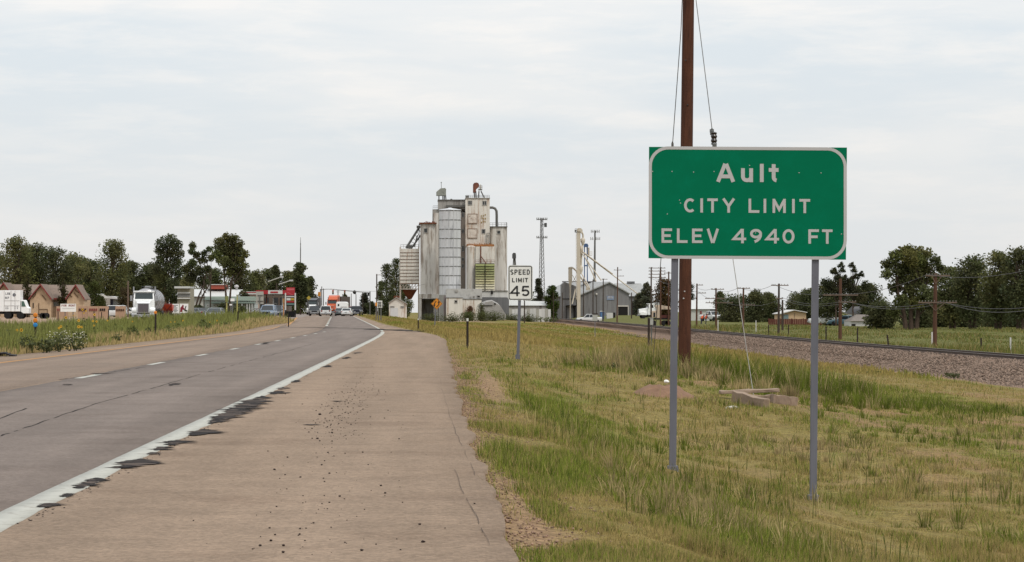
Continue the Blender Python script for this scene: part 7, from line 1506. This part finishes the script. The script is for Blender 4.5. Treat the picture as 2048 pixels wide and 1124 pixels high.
SFL = iter(['right of the white box truck wheels, above the weeds', 'above the white flowered bush, upper one of two stacked', 'above the white flowered bush, lower one of two stacked', 'touching another flower just right of the lower stacked one', 'left of the disc marker post, larger of two', 'left of the disc marker post, smaller of two', 'above the bush left of the white flowers, duller one', 'above the bush left of the white flowers, brighter one', 'below the gap between the striped barriers, largest', 'below the striped barriers, left one of a low pair', 'below the striped barriers, right one of a low pair', 'lowest of the cluster under the striped barriers', 'in front of the dark and yellow barrier, leftmost', 'in front of the dark and yellow barrier, lower middle', 'in front of the dark and yellow barrier, rightmost', 'below the dark stakes near the white parked car', 'just left of the tanker truck bumper', 'right of the tanker post, left one of a close pair', 'right of the tanker post, right one of a close pair', 'right of the tanker post below the two painted boards', 'below the pale sedan, right one', 'below the pale sedan, left one', 'at the left edge just above the tyre scrap', 'at the left edge, highest of three', 'at the left edge, cut by the frame', 'between the rental sign and the white flowered bush'])
def sunflower(px, py, Y, big=1.):
    global sf
    b = gnd(px, Y); z = at(px, py, Y).z - b.z
    if sf is None:
        sf = thing('sunflower', 'yellow wild sunflower with a dark centre standing in the median weeds', 'sunflower', (0, 0, 0), group='sunflowers in the median')
        MB().tube([(0, .02, -.1), (.02, .02, .5), (0, .02, 1)], [.012, .01, .006], 6).build('stem', m_weed, sf)
        mb = MB()
        for i in range(12):
            a = 2 * pi * i / 12; u = Vector((cos(a), 0, sin(a))); v = Vector((-sin(a), 0, cos(a)))
            mb.quad(u * .02, u * .05 + v * .018, u * .085 - Vector((0, .012, 0)), u * .05 - v * .018)
        hd = mb.build('head', m_sunp, sf, loc=(0, 0, 1)); MB().lathe([(.028, 0), (.03, -.012), (.012, -.02)], 10, axis='y').build('disc', m_sunc, hd)
        for zz, sx in ((.35, 1), (.5, -1), (.7, 1)): MB().quad((0, 0, zz), (.07 * sx, -.03, zz + .05), (.15 * sx, -.02, zz), (.07 * sx, .04, zz + .01)).build('leaf', m_weed, sf)
        t = sf
    else: t = copy_tree(sf)
    t['label'] = 'yellow sunflower ' + next(SFL); t.location = b; t.rotation_euler = (0, 0, rr.uniform(-.5, .5)); t.scale = (big * .62, big * .62, max(z, .2))
    for c in t.children:
        if c.name.startswith('head'): c.scale = (1, 1, big * .62 / max(z, .2))
for px, py, Y, s_ in ((132, 635, 100, 1.1), (157.5, 641, 100, 1.05), (157.5, 653.5, 88, 1), (163, 654, 89, .8), (43, 660, 84, 1.15), (34, 660, 86, .8), (118, 656, 88, .8), (122, 653, 90, .9), (189, 629, 118, 1.1), (186, 642, 110, 1), (193, 643, 110, .9), (188, 651, 104, .7), (165, 619, 130, 1.2), (168, 626, 130, 1.), (172, 622, 130, .9), (215, 641, 124, .8), (265, 643, 130, .8), (342, 644, 150, 1), (350, 644, 152, .9), (366, 641, 150, .9), (434, 641, 160, 1), (420, 645, 158, .9), (10, 692, 80, .9), (2, 678, 80, 1.1), (0, 692, 79, 1), (147, 631, 112, .6)):
    sunflower(px, py, Y, s_)
G1 = 'trees behind the stone building'; DK = (106, 110, 76); OL = (124, 126, 82)
# far left grove
for i, (px, Y, yt, w, sh, cb, lb) in enumerate((
    (-14, 520, 500, 90, 'round', .15, 'dark tree cut by the left edge of the photo'),
    (32, 500, 470, 96, 'round', .12, 'tall dark tree above the left gable of the stone building'),
    (72, 510, 485, 92, 'round', .12, 'dark tree above the middle of the stone building roof'),
    (110, 505, 491, 96, 'round', .12, 'dark tree above the right half of the stone building roof'),
    (146, 520, 505, 84, 'round', .12, 'broad dark tree above the right gable of the stone building'),
    (184, 540, 518, 70, 'round', .15, 'lower tree between the stone building and the tall rounded tree'),
    (166, 560, 512, 80, 'round', .05, 'dark tree filling the gap right of the stone building gable'),
    (248, 580, 522, 76, 'round', .05, 'dark tree just right of the tall rounded tree'),
    (52, 540, 488, 80, 'round', .05, 'dark tree standing behind the two trees above the left gable'),
    (312, 590, 528, 80, 'round', .05, 'dark tree behind the low tree above the steel tank'),
    (222, 500, 476, 96, 'round', .1, 'tall broad tree with a rounded pointed top left of the tanker'),
    (266, 560, 520, 80, 'round', .12, 'lower dark tree directly above the tanker cab'),
    (300, 560, 526, 66, 'spread', .2, 'low tree above the steel tank of the tanker'),
    )): tree(px, Y, yt, w, lb, 100 + i, sh, cb, 3000, .34, (DK, OL)[i % 3 == 1], G1)
tree(338, 470, 466, 66, 'tall cottonwood with a trunk showing, right of the tanker', 120, col=DK, n=3400, ls=.3, group=G1, trunks=2,
     clumps=[(340, 478, 12), (326, 487, 13), (352, 490, 12), (318, 500, 10), (345, 502, 16), (330, 508, 14), (362, 508, 8), (320, 522, 12), (350, 524, 15), (334, 535, 16), (312, 538, 12), (356, 545, 14), (325, 556, 15), (345, 568, 16), (318, 575, 12), (338, 590, 15), (352, 598, 10)])
tree(392, 465, 486, 60, 'thin leaning tree with gaps in its crown, left of the tallest tree', 121, col=DK, n=2300, ls=.28, group=G1, lean=.5, trunks=2,
     clumps=[(385, 492, 8), (383, 503, 7), (393, 510, 8), (408, 506, 7), (418, 498, 7), (405, 520, 9), (386, 526, 10), (422, 515, 8), (375, 538, 11), (398, 542, 12), (414, 538, 9), (383, 555, 12), (405, 562, 12)])
tree(456, 450, 468, 76, 'tallest leafy cottonwood, over the white metal building', 122, col=OL, n=3600, ls=.3, group=G1, trunks=2,
     clumps=[(452, 476, 10), (468, 477, 9), (438, 484, 9), (478, 488, 9), (458, 490, 15), (444, 498, 14), (474, 502, 14), (436, 510, 11), (460, 512, 17), (488, 508, 9), (446, 522, 12), (480, 520, 11), (464, 530, 14), (488, 532, 8), (476, 543, 11), (458, 546, 10), (494, 545, 6)])
for i, (px, Y, yt, w, sh, cb, lb) in enumerate((
    (426, 560, 536, 74, 'round', .1, 'low dark tree behind the tallest cottonwood'),
    (480, 580, 536, 74, 'round', .1, 'low dark tree right of the tallest cottonwood'),
    (514, 600, 540, 62, 'round', .1, 'rounded dark tree behind the fuel station canopy'),
    (537, 640, 536, 62, 'round', .15, 'dark tree behind the two street lamps'),
    (551, 620, 530, 30, 'tall', .15, 'narrow dark tree right behind the street lamps'),
    (575, 640, 540, 66, 'round', .12, 'dark tree above the red price sign'),
    (601, 610, 525, 44, 'round', .25, 'dark rounded tree top below the tall radio mast'),
    (621, 680, 552, 34, 'tall', .1, 'tree ending the dark grove beside the road'),
    (372, 600, 548, 80, 'round', .1, 'low dark tree behind the leaning tree'),
    (596, 690, 556, 66, 'round', .05, 'low tree behind the price sign, above the road'),
    )): tree(px, Y, yt, w, lb, 140 + i, sh, cb, 2300, .38, (DK, DK, OL)[i % 3], 'trees behind the fuel station')
# undergrowth and nursery trees
for i, (px, Y, yt, w, lb) in enumerate(((190, 460, 560, 56, 'lighter green bushy tree behind the rental sign'), (165, 470, 575, 40, 'green bush right of the stone building'), (125, 425, 545, 26, 'small thin tree standing before the stone building roof'), (55, 425, 548, 26, 'small thin tree in front of the left part of the stone building'), (252, 455, 575, 44, 'brownish bush left of the tanker cab'), (202, 462, 592, 24, 'dark small bush above the white car'), (445, 440, 606, 22, 'dark round bush beside the green roofed building'), (477, 432, 612, 44, 'low dark bush before the green roofed building'), (395, 455, 610, 36, 'dark bush right of the two white boards'), (488, 470, 578, 30, 'small tree right of the white metal roof'))):
    tree(px, Y, yt, w, lb, 170 + i, 'round', .05 if i not in (2, 3) else .25, 1100 if i not in (2, 3) else 330, .26, ((84, 92, 50) if i < 2 else (98, 88, 62) if i == 4 else DK if i > 4 else (86, 84, 54)), 'bushes and saplings in the town')
# around the elevator
for i, (px, Y, yt, w, sh, lb, c) in enumerate((
    (774, 760, 526, 46, 'tall', 'dark conifer like tree left of the white grain dryer', DK),
    (792, 770, 515, 46, 'tall', 'tallest dark tree directly left of the white grain dryer', DK),
    (806, 790, 560, 50, 'round', 'low dark tree behind the legs of the grain dryer', DK),
    (762, 800, 562, 22, 'round', 'low tree at the left foot of the dark trees by the dryer', DK),
    (1076, 720, 556, 26, 'tall', 'thin tree in front of the lattice tower', (88, 92, 72)),
    (1104, 700, 570, 34, 'round', 'bright green tree right of the lattice tower', (84, 98, 48)),
    (1060, 740, 580, 34, 'round', 'dark bush behind the speed limit sign post', DK),
    (690, 1000, 588, 14, 'round', 'small distant tree beyond the traffic lights', DK),
    (729, 950, 585, 22, 'round', 'small tree right of the road in town', (74, 76, 62)),
    (742, 900, 602, 26, 'round', 'low tree behind the right side of the road', (86, 90, 62)),
    (1294, 640, 565, 30, 'round', 'grey green tree left of the double pole', (108, 110, 90)),
    (1330, 600, 556, 60, 'round', 'brown leafed tree behind the crane truck', (104, 84, 52)),
    (1375, 560, 560, 40, 'round', 'dark green tree behind the brown pole', (70, 74, 46)),
    (1280, 700, 585, 30, 'round', 'low grey tree at the right end of the grain shed', (104, 106, 86)),
    (1123, 800, 585, 14, 'round', 'small dark tree at the left end of the grain shed', DK),
    )): tree(px, Y, yt, w, lb, 200 + i, sh, .04 if sh == 'tall' else .06, 1800, .36, c, 'trees around the grain elevator')
# right side
for i, (px, Y, yt, w, sh, cb, lb, c) in enumerate((
    (1462, 480, 588, 92, 'round', .02, 'broad dark tree behind the second crossarm pole', DK),
    (1440, 540, 582, 30, 'round', .05, 'small dark tree left of the broad tree behind the poles', DK),
    (1510, 470, 580, 70, 'round', .02, 'dark tree between two crossarm poles', DK),
    (1540, 480, 584, 56, 'round', .02, 'dark tree just left of the crossarm pole by the brown fence', DK),
    (1596, 470, 584, 84, 'round', .15, 'dark tree behind the small tan house', DK),
    (1624, 450, 574, 76, 'round', .15, 'tree behind the right post of the green sign', DK),
    (1660, 400, 560, 84, 'round', .15, 'tree over the white pickup right of the sign post', DK),
    (1716, 420, 572, 64, 'round', .15, 'tree above the grey roofed white house', DK),
    (1744, 400, 568, 70, 'round', .1, 'dark tree right of the grey roofed white house', DK),
    (1764, 330, 604, 74, 'round', .02, 'low dark bush at the left foot of the big dark tree', DK),
    (1905, 340, 532, 90, 'spread', .15, 'dark tree between the big tree and the far right grove', OL),
    (1945, 330, 510, 104, 'spread', .18, 'large spreading tree second from the right edge', DK),
    (1996, 320, 500, 100, 'spread', .2, 'large tree with gaps in its crown near the right edge', OL),
    (2040, 315, 493, 100, 'spread', .2, 'tall tree cut by the right edge of the photo', DK),
    (1880, 360, 580, 110, 'round', .05, 'low dark tree behind the double crossarm pole', DK),
    (1930, 360, 585, 110, 'round', .05, 'low dark bush under the spreading tree', DK),
    (1985, 365, 588, 120, 'round', .02, 'low dark bush under the far right trees', DK),
    (2035, 360, 590, 90, 'round', .02, 'low dark bush cut by the right edge under the tall tree', DK),
    (1835, 350, 590, 110, 'round', .02, 'low dark bush behind the trunks of the big dark tree', DK),
    )): tree(px, Y, yt, w, lb, 230 + i, sh, cb, 2700, .27, c, 'trees along the far side of the field', trunks=2 if 1890 < px < 2046 else 1)
tree(1822, 320, 490, 140, 'big dark tree with a wide crown, largest on the right', 260, col=OL, n=5200, ls=.26, group='trees along the far side of the field', trunks=3,
     clumps=[(1820, 500, 13), (1805, 503, 11), (1838, 504, 12), (1788, 512, 13), (1856, 508, 11), (1815, 518, 18), (1840, 522, 18), (1775, 528, 13), (1868, 522, 12), (1795, 535, 18), (1825, 542, 19), (1852, 540, 17), (1880, 536, 11), (1772, 548, 12), (1806, 558, 17), (1838, 562, 18), (1866, 558, 14), (1885, 556, 9), (1790, 575, 13), (1820, 580, 16), (1850, 585, 16), (1800, 600, 13), (1835, 606, 15), (1860, 610, 12), (1785, 622, 14)])
for i, (px, yt, cl, lb) in enumerate(((1672, 524, [(1668, 542, 8), (1682, 530, 6), (1684, 540, 6), (1676, 555, 9), (1690, 556, 7)], 'loose clumped tree top left of the bare trunk tree'), (1706, 522, [(1704, 530, 6), (1708, 540, 6), (1722, 548, 6), (1712, 553, 7), (1702, 560, 8)], 'thin tree with bare trunk and small leaf clumps'))):
    tree(px, 390, yt, 30, lb, 270 + i, col=(88, 90, 66), n=2000, ls=.19, clumps=[(a + dx, b + dy, c * k) for a, b, c in cl for dx, dy, k in ((0, 0, .8), (4, 3, .6), (-4, 2, .6), (1, -4, .5))] + [(px + q * 9 - 20, 566 + (q * 37 % 30), 11) for q in range(6)], group='trees along the far side of the field')
